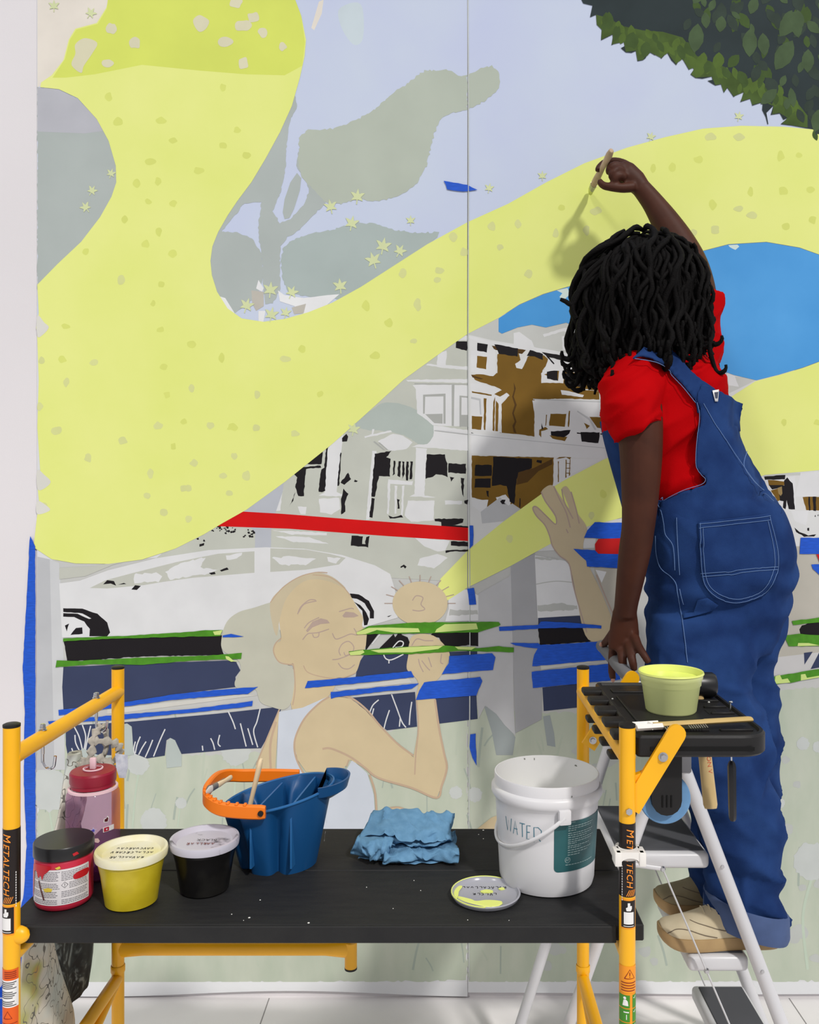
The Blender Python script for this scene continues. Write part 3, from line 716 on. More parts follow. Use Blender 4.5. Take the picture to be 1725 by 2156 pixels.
paint('held_flower', [[(dcx + 58 * math.cos(2 * math.pi * a / 40), dcy + 46 * math.sin(2 * math.pi * a / 40)) for a in range(40)]], pm((206, 190, 156)), fig)
paint('outline', [], m_out, fig, strokes=[(Z7(p), w) for p, w in [
    ([(345, 340), (420, 250), (520, 185), (620, 158), (690, 160)], 2), ([(830, 300), (780, 240), (700, 185), (600, 172)], 2), ([(410, 555), (375, 590), (365, 640), (400, 700), (465, 715), (485, 720), (495, 860), (480, 960)], 2.5), ([(545, 720), (570, 760), (640, 785), (740, 800), (800, 790), (860, 765)], 2),
    ([(700, 910), (640, 950), (560, 1030), (510, 1120), (490, 1200), (505, 1290), (560, 1400)], 4), ([(720, 900), (830, 915), (930, 990), (1000, 1075), (1110, 1190), (1210, 1265)], 4), ([(1230, 930), (1240, 1100), (1225, 1250), (1218, 1380)], 3), ([(1340, 925), (1365, 1100), (1395, 1250), (1412, 1340), (1380, 1450), (1350, 1520), (1200, 1460), (1000, 1400), (920, 1340), (840, 1280), (760, 1240), (700, 1220), (660, 1225)], 4.5), ([(820, 1290), (805, 1330)], 3), ([(400, 985), (330, 1150), (260, 1320)], 3), ([(380, 1060), (345, 1200), (350, 1400)], 5), ([(945, 1380), (980, 1500), (990, 1700)], 4), ([(1000, 1610), (1050, 1585), (1130, 1578), (1200, 1615)], 3)]])
paint('feature_line', [Z7([(560, 510), (600, 455), (650, 435), (690, 445), (705, 465), (650, 470), (600, 490), (570, 520)]), Z7([(780, 420), (800, 395), (850, 400), (880, 420), (850, 430), (790, 430)])], m_feat, fig, strokes=[(Z7(p), 2.2) for p in [
    [(510, 410), (530, 365), (580, 325), (620, 325)], [(515, 400), (550, 350), (625, 330)], [(550, 495), (580, 460), (640, 430)], [(540, 565), (570, 530), (600, 525), (640, 520), (700, 500)], [(600, 530), (610, 550), (635, 545), (640, 520)], [(720, 525), (740, 560), (780, 550), (830, 530), (870, 535), (850, 495)], [(760, 395), (830, 375), (850, 380)], [(720, 685), (760, 680), (830, 650), (850, 610), (820, 575), (780, 590), (760, 630), (770, 660)], [(755, 705), (780, 735), (820, 740), (855, 715)], [(790, 640), (800, 660), (830, 650)],
    [(1240, 680), (1250, 720), (1270, 760)], [(1260, 690), (1290, 730), (1310, 750)], [(1300, 670), (1310, 700), (1320, 730)], [(1380, 650), (1375, 700), (1390, 710)], [(1200, 600), (1230, 560), (1280, 570), (1330, 570)]]] +
    [(Z5(p), 2.6) for p in [[(1000, 1330), (1030, 1400), (1090, 1480), (1110, 1535), (1100, 1565), (1040, 1510), (965, 1440), (938, 1450), (965, 1505), (1025, 1570), (1060, 1650), (1080, 1720), (1130, 1790), (1200, 1850), (1230, 2000), (1270, 2150), (1330, 2350)], [(1090, 1290), (1130, 1380), (1180, 1480), (1210, 1590)], [(1148, 1310), (1165, 1400), (1200, 1470), (1230, 1525)], [(1215, 1330), (1250, 1450), (1275, 1560)], [(1180, 1600), (1195, 1630)], [(1400, 1930), (1460, 2080), (1540, 2260)]]] +
    [([(dcx + 46 * math.cos(a) * 1.25, dcy + 46 * math.sin(a)), (dcx + 60 * math.cos(a) * 1.25, dcy + 60 * math.sin(a))], 1.8) for a in [math.pi + i * math.pi / 10 for i in range(11)]] + [([(dcx - 16, dcy - 6), (dcx - 8, dcy - 16), (dcx + 6, dcy - 12), (dcx + 2, dcy + 2), (dcx + 10, dcy + 12), (dcx - 2, dcy + 16), (dcx - 16, dcy + 14)], 2.2)])
paint('black_paint', [Z7([(930, 512), (955, 520), (962, 508), (985, 522), (1022, 498), (960, 580), (920, 632)]), Z7([(1005, 615), (1090, 530), (1100, 550), (1130, 508), (1140, 535), (1175, 550), (1187, 580), (1178, 610), (1100, 632), (1020, 632)])], m_black, fig)
paint('white_scribble', [], m_white, fig, strokes=[(Z7(p), 2.5) for p in [[(960, 590), (1000, 540), (1030, 500)], [(1080, 620), (1120, 575), (1148, 580), (1140, 605), (1100, 612)], [(1030, 655), (1045, 680), (1080, 685), (1150, 652)], [(1062, 685), (1062, 708)]]])

# dark leafy canopy
canopy = paint('painted_canopy', [ZL([(-60, -640), (45, 0), (60, 30), (125, 45), (108, 128), (150, 110), (155, 180), (190, 215), (185, 290), (275, 245), (258, 325), (300, 302), (350, 300), (352, 330), (325, 345), (360, 375), (400, 378), (430, 365), (442, 437), (480, 430), (500, 415), (520, 370), (565, 395), (580, 380), (610, 420), (650, 375), (680, 430), (715, 465), (750, 405), (805, 500), (820, 465), (850, 480), (815, 530), (850, 555), (900, 560), (965, 545), (970, 568), (935, 575), (990, 608), (1030, 600), (1050, 660), (1075, 625), (1120, 690), (1150, 660), (1148, 630), (1195, 655), (1165, 725), (1240, 700), (1250, 750), (1325, 725), (1320, 780), (1345, 830), (1358, 882), (1364, 880), (1350, 800), (1400, 750), (1380, 815), (1445, 805), (1470, 850), (1510, 830), (1450, 880), (1530, 890), (1725, 925), (2500, 1060), (2500, -640)])], pm((44, 54, 56), var=0.12, vscale=6))


def leafshape(x, y, l, w, a):
    pts = []
    for t in (0, .15, .35, .6, .85):
        pts.append((t, w * math.sin(math.pi * min(1, t * 1.02)) ** 0.8))
    for t in (1.0, .85, .6, .35, .15):
        pts.append((t, -w * math.sin(math.pi * min(1, t * 1.0)) ** 0.8 if t < 1 else 0))
    return rot2([(l * (t - 0.5), l * v) for t, v in pts], a, x, y)


paint('green_band', [ZL([(150, 110), (230, 130), (340, 190), (480, 220), (620, 230), (760, 270), (860, 400), (960, 440), (1060, 480), (1180, 590), (1300, 600), (1420, 660), (1560, 720), (1640, 820), (1640, 905), (1530, 888), (1460, 876), (1500, 835), (1440, 800), (1390, 812), (1400, 752), (1330, 722), (1250, 745), (1235, 700), (1170, 720), (1190, 655), (1120, 685), (1075, 622), (1050, 655), (1030, 598), (990, 605), (965, 545), (850, 552), (820, 530), (845, 480), (805, 495), (750, 402), (715, 460), (650, 372), (610, 415), (520, 368), (480, 428), (442, 432), (430, 362), (360, 372), (345, 300), (260, 320), (272, 245), (187, 285), (190, 215), (155, 180)])], pm((70, 90, 42), var=0.2, vscale=14), canopy)
greens = [[], [], [], []]
edge = [(170, 170), (230, 240), (330, 270), (400, 330), (470, 350), (560, 330), (620, 360), (710, 400), (790, 430), (880, 500), (960, 500), (1030, 540), (1090, 600), (1200, 650), (1290, 640), (1400, 700), (1480, 760), (1560, 800)]
for i in range(len(edge) - 1):
    for t in range(4):
        ax, ay = edge[i]
        bx, by = edge[i + 1]
        u = R.random()
        x, y = ax + (bx - ax) * u + R.uniform(-20, 25), ay + (by - ay) * u - R.uniform(-10, 95)
        p = ZL([(x, y)])[0]
        greens[R.choice([0, 0, 1])].append(leafshape(p[0], p[1], R.uniform(20, 38), R.uniform(0.22, 0.34), R.uniform(0.9, 2.2)))
for i in range(290):
    x, y = R.uniform(1440, 1930), R.uniform(-70, 290)
    if y > 40 + (x - 1430) * 0.9:
        continue
    greens[R.choice([2, 2, 3, 1])].append(leafshape(x, y, R.uniform(22, 44), R.uniform(0.2, 0.34), R.uniform(0.7, 2.3)))
for x, y, l, a in [(1660, 52, 66, 2.2), (1578, 92, 60, 1.6), (1650, 118, 72, 2.1), (1465, 82, 62, 1.7), (1607, 95, 48, 1.5), (1700, 130, 50, 1.6), (1720, 255, 50, 1.8), (1618, 205, 46, 2.4)]:
    greens[3].append(leafshape(x, y, l, 0.27, a))
for k, (c, g) in enumerate(zip([(80, 102, 44), (64, 84, 42), (52, 64, 56), (70, 88, 60)], greens)):
    paint('leaf_paint', g, pm(c, var=0.12, vscale=20), canopy)
for a_, b_ in [((900, 205), (840, 420)), ((1120, 480), (1250, 600)), ((1300, 420), (1450, 580)), ((1080, 380), (960, 520))]:
    pass

# curled seam edge between the sheets
seam = MB()
rings = []
for y in range(TOPY, 2089, 30):
    x = 985 + 1.2 * math.sin(y / 170.0) + 3.0 * max(0, min(1, (y - 300) / 900.0))
    lift = 0.0008 + 0.0026 * max(0, math.sin(math.pi * min(1, max(0, (y - 60) / 1100.0))))
    rings.append([MP((x - 0.6, y), 0.001), MP((x - 0.3, y), 0.0015 + lift), MP((x + 0.5, y), 0.0015 + lift), MP((x + 1.6, y), 0.001)])
seam.loft(rings, False, False)
seam.build('curled_seam', pm((196, 200, 196)), mural, smooth=False)

# ------------------------------------------------------------------ masking tape
m_tb = mat('blue_masking_tape', (28, 84, 196), 0.5, var=0.12, vscale=40, spec=0.3, bump=0.1, bscale=200, stretch=(1, 1, 6))
m_tg = mat('green_masking_tape', (72, 138, 28), 0.5, var=0.12, vscale=40, spec=0.3, bump=0.1, bscale=200)
m_tpale = mat('lime_paint_on_tape', (200, 220, 130), 0.6)
m_tred = mat('red_paint_patch', (190, 14, 16), 0.6)


def tape(pts, label, green=False, extra=None, red=False):
    LAY[0] += 1
    off = LAY[0] * 0.000011 + 0.0006
    p = ragged(pts, 0.6, 9)
    mb = MB()
    n = len(p)
    mb.add([MP(q, off) for q in p] + [MP(q, off - 0.0005) for q in p], fill2(p) + [(i, (i + 1) % n, n + (i + 1) % n, n + i) for i in range(n)])
    c = sum((MP(q, off) for q in p), Vector()) / n
    o = mb.build('masking_tape_strip', m_tg if green else m_tb, None, smooth=False, label=label, cat='tape', org=c, group='strips of masking tape on the mural')
    if extra:
        e = MB()
        for q in extra:
            e.add([MP(k, off + 0.0004) for k in q], fill2(q))
        e.build('dried_paint', m_tpale if not red else m_tred, o, smooth=False)
    return o


tape([(65, 1128), (76, 1150), (77, 1985), (60, 2060), (48, 2100), (44, 2200), (-30, 2200), (-30, 2100), (5, 2075), (25, 2000), (52, 1880), (58, 1780), (52, 1640), (54, 1500), (50, 1400), (56, 1300)], 'long wavy blue tape running down the left edge of the mural')
tape([(935, 382), (985, 391), (1005, 401), (975, 405), (942, 400)], 'small blue tape patch over the seam in the painted sky')
tape(Z5([(478, 1575), (507, 1575), (505, 1715), (480, 1740)]), 'short blue tape at the end of the painted red stripe')
tape(Z8([(290, 652), (340, 645), (355, 765), (305, 770)]), 'small upright blue tape under the painted yellow stream')
tape(Z8([(312, 1708), (350, 1703), (358, 1935), (330, 1880), (305, 1800)]), 'upright blue tape sliver on the painted grass beside the seam')
tape(Z8([(1138, 285), (1160, 230), (1215, 170), (1430, 175), (1430, 292)]), 'blue tape above the small red patch by the painted hand')
tape(Z8([(1060, 365), (1430, 382), (1430, 508), (1160, 490), (1150, 450)]), 'blue tape below the small red patch by the painted hand', extra=[Z8([(1215, 330), (1240, 292), (1430, 285), (1430, 402), (1240, 398), (1218, 375)])], red=True)
tape(Z8([(520, 928), (805, 915), (822, 890), (1000, 895), (1265, 920), (1260, 940), (960, 935), (780, 942), (520, 960)]), 'thin blue tape above the black block right of the seam')
tape(Z8([(600, 1047), (805, 1045), (820, 1060), (1100, 1045), (1380, 1022), (1400, 1160), (1100, 1185), (760, 1215), (775, 1130), (800, 1085), (640, 1065)]), 'wide blue tape below the black block right of the seam')
tape(Z8([(755, 1255), (1100, 1218), (1380, 1190), (1400, 1310), (1100, 1340), (765, 1372)]), 'wide blue tape above the lower navy block behind the scaffold tray')
tape(Z8([(160, 1140), (340, 1128), (470, 1120), (495, 1150), (475, 1240), (300, 1255), (105, 1272), (155, 1190)]), 'blue tape just right of the painted child\'s raised fist')
tape(Z7([(1275, 820), (1615, 790), (1627, 815), (1590, 900), (1400, 915), (1225, 928), (1245, 870)]), 'blue tape across the painted child\'s wrist')
tape(Z7([(572, 815), (900, 785), (1195, 753), (1215, 790), (820, 832), (555, 857)]), 'long blue tape under the painted child\'s chin')
tape(Z7([(710, 880), (960, 855), (1245, 828), (1200, 860), (1000, 880), (740, 912), (712, 920)]), 'thin blue tape over the painted child\'s shoulder')
tape(Z6([(185, 990), (600, 940), (910, 890), (1200, 862), (1392, 850), (1330, 890), (900, 925), (600, 965), (190, 1022)]), 'upper of the long blue tapes on the navy road band')
tape(Z6([(125, 1058), (500, 1022), (1000, 982), (1360, 935), (1357, 965), (1180, 985), (900, 1012), (580, 1045), (130, 1072)]), 'lower of the long blue tapes on the navy road band')
tape(Z6([(1180, 537), (1230, 527), (1305, 545), (1180, 551)]), 'small blue tape at the end of the long black band by the painted hair')
tape(Z6([(215, 555), (600, 540), (1000, 515), (1050, 508), (1180, 505), (1165, 542), (700, 552), (400, 562), (215, 574)]), 'green tape along the top of the long black band', True, [Z6([(1120, 515), (1178, 506), (1165, 535), (1130, 535)])])
tape(Z6([(175, 690), (300, 692), (700, 672), (1090, 660), (1296, 643), (1290, 680), (1000, 690), (700, 715), (400, 712), (170, 730)]), 'green tape along the bottom of the long black band', True, [Z6([(1195, 662), (1215, 665), (1245, 690), (1280, 692), (1230, 697), (1200, 680)])])
tape(Z7([(865, 520), (940, 482), (1200, 460), (1725, 456), (1738, 470), (1725, 482), (1600, 520), (870, 532)]), 'green tape above the painted child\'s nose and fist', True, [Z7([(865, 520), (940, 492), (1060, 490), (1240, 495), (1250, 518), (1100, 522), (990, 505), (920, 530), (870, 533)]), Z7([(1350, 500), (1400, 470), (1590, 465), (1600, 500), (1480, 510), (1340, 520)])])
tape(Z7([(820, 635), (905, 625), (1180, 605), (1400, 600), (1600, 615), (1725, 603), (1815, 612), (1815, 640), (1500, 632), (1200, 650), (830, 658)]), 'green tape below the painted child\'s fist and black stroke', True, [Z7([(820, 640), (905, 626), (915, 640), (890, 655), (830, 658)]), Z7([(950, 628), (1180, 608), (1390, 600), (1360, 620), (1200, 640), (1000, 642)]), Z7([(1460, 605), (1590, 608), (1560, 625), (1480, 622)])])
tape(R1([(690, 1690), (1400, 1700), (1400, 1850), (680, 1835), (685, 1760)]), 'blue tape on the beige field beyond the painter\'s hip')
tape(R1([(785, 1930), (1400, 1945), (1400, 2090), (862, 2030), (800, 1970)]), 'blue tape under the red sliver beyond the painter\'s hip', extra=[R1([(830, 1840), (1380, 1830), (1380, 1920), (862, 1915)])], red=True)
tape(R2([(610, 460), (862, 430), (1400, 380), (1400, 440), (862, 470), (620, 497)]), 'green tape above the black blot beyond the painter\'s leg', True)
tape(R2([(540, 590), (680, 577), (862, 590), (1400, 600), (1400, 690), (862, 687), (580, 690)]), 'green tape below the black blot beyond the painter\'s leg', True, [R2([(665, 660), (760, 660), (862, 682), (660, 688)])])
tape(R2([(330, 985), (620, 935), (862, 895), (1400, 800), (1400, 880), (862, 965), (600, 1020), (340, 1045)]), 'long green tape on the painted grass beside the painter\'s thigh', True, [R2([(460, 960), (500, 948), (520, 990), (570, 980), (595, 1018), (450, 1030)]), R2([(690, 945), (730, 940), (745, 975), (862, 955), (862, 970), (690, 1000)])])


ft = [(-60, 2104), (44, 2104), (49, 2150), (40, 2230), (-60, 2230)]
fv = []
for px, py in ft:
    y = H * F / (py - CY)
    fv.append(W(px, py, y) + Vector((0, 0, 0.0015)))
MB().add(fv + [v - Vector((0, 0, 0.001)) for v in fv], [(0, 1, 2, 3, 4)] + [(i, (i + 1) % 5, 5 + (i + 1) % 5, 5 + i) for i in range(5)]).build('masking_tape_strip', m_tb, None, smooth=False, label='blue tape stuck to the floor at the foot of the white wall', cat='tape', org=fv[0], group='strips of masking tape on the mural')

# ------------------------------------------------------------------ scaffold
m_yel = mat('yellow_scaffold_enamel', (244, 178, 8), 0.38, var=0.04, vscale=10, spec=0.5)
m_cap = mat('black_plastic_cap', (22, 20, 20), 0.5)
m_deck = mat('black_deck_board', (33, 33, 34), 0.62, col2=(38, 38, 38), vscale=14, spec=0.25, bump=0.15, bscale=120, stretch=(1, 6, 1))
m_steel = mat('zinc_steel', (190, 190, 192), 0.28, metal=0.9)
XL, XR, YN, YF, PT = -0.763, 0.3176, 1.542, 2.041, 1.159
PR = 0.0142
sc = thing('rolling_scaffold', ((XL + XR) / 2, (YN + YF) / 2, 0), 'low yellow tubular scaffold with a black deck in front of the mural', 'scaffold')


def slice2(v, f, dx):
    """cut a flat shape into strips so that it bends cleanly round a post"""
    bm = bmesh.new()
    bv = [bm.verts.new((x, y, 0)) for x, y in v]
    for q in f:
        try:
            bm.faces.new([bv[i] for i in q])
        except ValueError:
            pass
    x0, x1 = min(x for x, y in v), max(x for x, y in v)
    x = math.floor(x0 / dx) * dx + dx
    while x < x1:
        bmesh.ops.bisect_plane(bm, geom=bm.verts[:] + bm.edges[:] + bm.faces[:], plane_co=(x, 0, 0), plane_no=(1, 0, 0))
        x += dx
    bm.verts.index_update()
    out = [(q.co.x, q.co.y) for q in bm.verts], [tuple(k.index for k in q.verts) for q in bm.faces]
    bm.free()
    return out


def wrap_cyl(shape, cx, cy, r, z0, a0=0.0):
    v, f = slice2(*shape, 0.0022)
    return [Vector((cx + r * math.sin(a0 + x / PR), cy - r * math.cos(a0 + x / PR), z0 + y)) for x, y in v], f


def sleeve(z0, z1, cx, cy, r, a0=-math.pi, a1=math.pi, n=24):
    vs, fs = [], []
    for i in range(n + 1):
        a = a0 + (a1 - a0) * i / n
        vs += [(cx + r * math.sin(a), cy - r * math.cos(a), z0), (cx + r * math.sin(a), cy - r * math.cos(a), z1)]
        if i:
            k = 2 * i
            fs.append((k - 2, k, k + 1, k - 1))
    return vs, fs


def zy(py, y):
    return H - (py - CY) * y / F


m_sblk = mat('sticker_black', (28, 18, 16), 0.4)
m_sorg = mat('sticker_orange_ink', (250, 150, 50), 0.45)
m_sor2 = mat('sticker_orange', (226, 92, 20), 0.45)
m_sor3 = mat('sticker_amber', (240, 150, 30), 0.45)
m_swht = mat('sticker_white', (232, 230, 228), 0.45)
m_sgrn = mat('sticker_green', (66, 138, 36), 0.45)
m_sred = mat('sticker_red_ink', (130, 30, 20), 0.5)
m_ink = mat('sticker_dark_ink', (60, 58, 60), 0.6)

for cx, cy in ((XL, YN), (XL, YF), (XR, YN), (XR, YF)):
    near = cy == YN
    p = MB().tube([(cx, cy, 0.09), (cx, cy, PT)], PR, 24, up=(0, 1, 0)).build('post', m_yel, sc)
    MB().lathe([(PR * 0.98, PT), (PR * 1.03, PT + 0.0008), (PR * 1.03, PT + 0.005), (PR * 0.8, PT + 0.0065)], (cx, cy, 0), 24).build('end_cap', m_cap, p)
    MB().tube([(cx, cy, 0.11), (cx, cy, 0.085)], 0.02, 16, up=(0, 1, 0)).tube([(cx - 0.012, cy, 0.05), (cx + 0.012, cy, 0.05)], [(0.05), (0.05)], 24).build('caster', m_cap, p)
    if near:
        lft = cx == XL
        za, zb = zy(1741 if lft else 1729, YN), zy(1897 if lft else 1882, YN)
        zc = (za + zb) / 2
        MB().add(*sleeve(zb, za, cx, cy, PR + 0.0003)).build('logo_sticker', m_sblk, p)
        v, f = text2d('M', 0.019, 0.25)
        v2, f2 = text2d('ETALTECH', 0.0155, 0.25, 1.08)
        mbt = MB()
        a_off = -0.0025 if lft else 0.002
        top = zy(1747 if lft else 1737, YN)
        w1 = 0.017
        mbt.add(*wrap_cyl((rot2(v, -math.pi / 2, a_off, top - w1 / 2 - zc), f), cx, cy, PR + 0.0007, zc))
        xs = [q[0] for q in v2]
        L2 = max(xs) - min(xs)
        L2t = (top - w1 - 0.002) - zy(1878 if lft else 1862, YN)
        v2 = [(x * L2t / L2, y) for x, y in v2]
        mbt.add(*wrap_cyl((rot2(v2, -math.pi / 2, a_off - 0.0008, top - w1 - 0.0015 - L2t / 2 - zc), f2), cx, cy, PR + 0.0007, zc))
        for k in range(5):
            mbt.add(*wrap_cyl(stroke2d([(a_off - 0.006 + k * 0.003, zb + 0.002 - zc), (a_off - 0.001 + k * 0.003, zb + 0.013 - zc)], 0.0011), cx, cy, PR + 0.0007, zc))
        mbt.build('logo_lettering', m_sorg, p, smooth=False)
        mbl = MB()
        for k in range(14):
            mbl.add(*wrap_cyl(rect2(0.0125 if lft else -0.0125, -0.012 - k * 0.0045, 0.014 if lft else -0.011, -0.009 - k * 0.0045, 2), cx, cy, PR + 0.0007, zc))
        mbl.build('small_print', m_swht, p, smooth=False, kind='stuff')
        # scan-code sticker: the code itself is left blank
        z1, z0 = zy(1903 if lft else 1889, YN), zy(1958 if lft else 1945, YN)
        aw = 0.95
        sh = 0.0 if not lft else -0.25
        MB().add(*sleeve(z0 - 0.003, z1 + 0.003, cx, cy, PR + 0.0003, -aw - 0.12 + sh, aw + 0.12 + sh)).build('scan_sticker_border', m_sor3, p)
        MB().add(*sleeve(z0, z1, cx, cy, PR + 0.0006, -aw + sh, aw + sh)).build('scan_sticker', m_sblk, p)
        cxo = sh * PR
        mbw = MB()
        mbw.add(*wrap_cyl(rect2(cxo - 0.0085, z0 + 0.006 - zc, cxo + 0.0085, z0 + 0.027 - zc), cx, cy, PR + 0.0009, zc))
        mbw.build('blank_code_square', m_swht, p, smooth=False)
        ic = MB()
        hand = [(-0.004, 0.029), (0.003, 0.029), (0.005, 0.033), (0.005, 0.038), (0.002, 0.038), (0.002, 0.043), (-0.002, 0.043), (-0.002, 0.036), (-0.005, 0.034)]
        hv = [(x + cxo, y + z0 - zc) for x, y in hand]
        ic.add(*wrap_cyl((hv, fill2(hv)), cx, cy, PR + 0.0009, zc))
        ic.build('hand_icon', m_swht, p, smooth=False)
        ic = MB()
        ic.add(*wrap_cyl(rect2(cxo - 0.009, z0 + 0.002 - zc, cxo + 0.009, z0 + 0.0032 - zc), cx, cy, PR + 0.0009, zc))
        ic.build('caption_line', m_swht, p, smooth=False)
        if lft:
            for y0, y1, m_ in ((2033, 2056, m_sor2), (2056, 2112, m_swht), (2112, 2200, m_sor2)):
                MB().add(*sleeve(zy(y1, YN), zy(y0, YN), cx, cy, PR + 0.0004, -1.6, 1.3)).build('warning_sticker', m_, p)
            pr = MB()
            for k in range(13):
                if k in (4, 9):
                    continue
                pr.add(*wrap_cyl(rect2(-0.016, zy(2060 + k * 4, YN) - 0.0008 - zc, 0.014 - 0.003 * (k % 3), zy(2060 + k * 4, YN) + 0.0006 - zc), cx, cy, PR + 0.0008, zc))
            pr.build('small_print', m_ink, p, smooth=False, kind='stuff')
            pr = MB()
            for k in range(4):
                pr.add(*wrap_cyl(rect2(-0.006, zy(2038 + k * 4, YN) - 0.0007 - zc, 0.014, zy(2038 + k * 4, YN) + 0.0006 - zc), cx, cy, PR + 0.0008, zc))
            tz = zy(2128, YN) - zc
            pr.add(*wrap_cyl(stroke2d([(-0.007, tz - 0.006), (0.007, tz - 0.006), (0, tz + 0.007), (-0.007, tz - 0.006)], 0.0013), cx, cy, PR + 0.0008, zc))
            pr.add(*wrap_cyl(rect2(-0.018, zy(2146, YN) - zc, 0.016, zy(2145, YN) - zc), cx, cy, PR + 0.0008, zc))
            pr.build('warning_mark', m_sred, p, smooth=False, kind='stuff')
        else:
            MB().add(*sleeve(zy(2082, YN), zy(2026, YN), cx, cy, PR + 0.0004, -1.5, 1.5)).build('warning_sticker', m_sor3, p)
            pr = MB()
            tz = zy(2043, YN) - zc
            pr.add(*wrap_cyl(stroke2d([(-0.0075, tz - 0.007), (0.0105, tz - 0.007), (0.0015, tz + 0.009), (-0.0075, tz - 0.007)], 0.0014), cx, cy, PR + 0.0008, zc))
            pr.add(*wrap_cyl(rect2(0.0008, tz - 0.002, 0.0022, tz + 0.004), cx, cy, PR + 0.0008, zc))
            pr.add(*wrap_cyl(rect2(0.0008, tz - 0.0048, 0.0022, tz - 0.0034), cx, cy, PR + 0.0008, zc))
            for k in range(4):
                pr.add(*wrap_cyl(rect2(-0.014, zy(2060 + k * 5.5, YN) - 0.0008 - zc, 0.014 - 0.002 * (k % 2), zy(2060 + k * 5.5, YN) + 0.0007 - zc), cx, cy, PR + 0.0008, zc))
            pr.build('warning_mark', m_sred, p, smooth=False, kind='stuff')
            MB().add(*sleeve(zy(2300, YN), zy(2083, YN), cx, cy, PR + 0.0003, -1.5, 1.5)).build('safety_strip', m_sor3, p)
            for k in range(5):
                za_, zb_ = zy(2086 + k * 29, YN), zy(2113 + k * 29, YN)
                MB().add(*sleeve(zb_, za_, cx, cy, PR + 0.0006, -1.4, 0.12)).build('safety_panel', m_sgrn, p)
                MB().add(*sleeve(zb_, za_, cx, cy, PR + 0.0006, 0.45, 1.4)).build('safety_panel', m_sgrn, p)
                g = MB()
                zm = (za_ + zb_) / 2 - zc
                if k == 1:
                    g.add(*wrap_cyl((rot2(text2d('1', 0.013)[0], 0, -0.004, zm - 0.003), text2d('1', 0.013)[1]), cx, cy, PR + 0.001, zc))
                    g.add(*wrap_cyl(rect2(-0.009, zm + 0.005, 0.0, zm + 0.007), cx, cy, PR + 0.001, zc))
                else:
                    b = [(-0.011, -0.007), (-0.001, -0.007), (-0.002, 0.001), (-0.005, 0.004), (-0.009, 0.003)]
                    bv = [(x, y + zm) for x, y in b]
                    g.add(*wrap_cyl((bv, fill2(bv)), cx, cy, PR + 0.001, zc))
                    hd = [(-0.007 + 0.0026 * math.cos(a), zm + 0.0065 + 0.0026 * math.sin(a)) for a in [i * math.pi / 4 for i in range(8)]]
                    g.add(*wrap_cyl((hd, fill2(hd)), cx, cy, PR + 0.001, zc))
                g.add(*wrap_cyl(stroke2d([(0.008, zm + 0.007), (0.0095, zm + 0.0055), (0.0125, zm + 0.0095)], 0.0012), cx, cy, PR + 0.001, zc))
                g.build('safety_icon', m_swht, p, smooth=False)

BARZ = 1.106
for cx in (XL, XR):
    MB().tube([(cx, YN, BARZ), (cx, YF, BARZ)], 0.0152, 20).build('top_rail', m_yel, sc)
    MB().tube([(cx, YN, 0.442), (cx, YF, 0.442)], 0.0135, 16).build('lower_rung', m_yel, sc)
    MB().tube([(cx, YN, 0.755), (cx, YF, 0.755)], 0.0125, 16).build('deck_bearer', m_yel, sc)
    MB().tube([(cx, YF, 0.44), (cx, YN, 0.30)], 0.011, 14).build('diagonal_brace', m_yel, sc)
    MB().lathe([(PR + 0.001, 0.455), (PR + 0.002, 0.457), (PR + 0.002, 0.47), (PR + 0.001, 0.472)], (cx, YF, 0), 20, caps=False).build('weld_collar', m_yel, sc)
# welded knob where the deck locks on
for cx in (XL,):
    MB().ball((cx + 0.012, YN, zy(1968, YN)), (0.02, 0.012, 0.016)).build('deck_lock', m_yel, sc)
# back stabiliser bar with its stub end
zb = zy(1997, YF)
xe = (739 - CX) * YF / F
MB().tube([(XL, YF, zb), (XL + 0.02, YF, zb), (XL + 0.06, YF, zb), (xe - 0.06, YF, zb), (xe - 0.02, YF, zb), (xe, YF, zb)], [(0.022, 0.013), (0.019, 0.013), (0.0155, 0.013), (0.0155, 0.013), (0.02, 0.013), (0.022, 0.013)], 18).build('side_bar', m_yel, sc)
st = MB().tube([(xe, YF, zy(1983, YF)), (xe, YF, zy(2036, YF))], 0.0142, 20, up=(0, 1, 0)).build('bar_end_stub', m_yel, sc)
MB().tube([(xe, YF, zy(2036, YF)), (xe, YF, zy(2040, YF))], 0.0146, 20, up=(0, 1, 0)).build('end_cap', m_cap, st)
# deck: two boards with a joint
DT = 0.803
dn = MB().bevbox((-0.788, 1.5595, DT - 0.029), (0.351, 1.781, DT), 0.002, 1).build('deck_board', m_deck, sc, ang=30)
MB().bevbox((-0.788, 1.7835, DT - 0.029), (0.351, 2.003, DT - 0.0005), 0.002, 1).build('deck_board', m_deck, sc, ang=30)
MB().bevbox((-0.745, 1.553, DT - 0.030), (0.301, 1.5615, DT - 0.0003), 0.0015, 1).build('deck_edge_strip', m_deck, sc, ang=30)
m_drop = mat('dried_white_drip', (235, 234, 228), 0.5)
dr = MB()
for px, py, r in [(525, 1932, 2.6), (650, 1943, 2.6), (548, 1895, 1.6), (488, 1925, 1.4), (513, 1938, 1.0), (772, 1868, 1.2), (886, 1875, 1.2), (828, 1913, 1.1), (872, 1854, 1.1), (1018, 1748, 2.2), (1008, 1757, 1.4), (1018, 1766, 1.4), (985, 1937, 1.2), (1072, 1938, 1.0), (605, 1645, 0.1)]:
    y = (H - DT) * F / (py - CY)
    if y < 1.565:
        y = 1.565
    c = W(px, py, y)
    dr.lathe([(r * y / F, 0.0), (r * y / F * 0.6, 0.0006)], (c.x, c.y, DT), 8)
dr.build('paint_drip', m_drop, dn, kind='stuff')

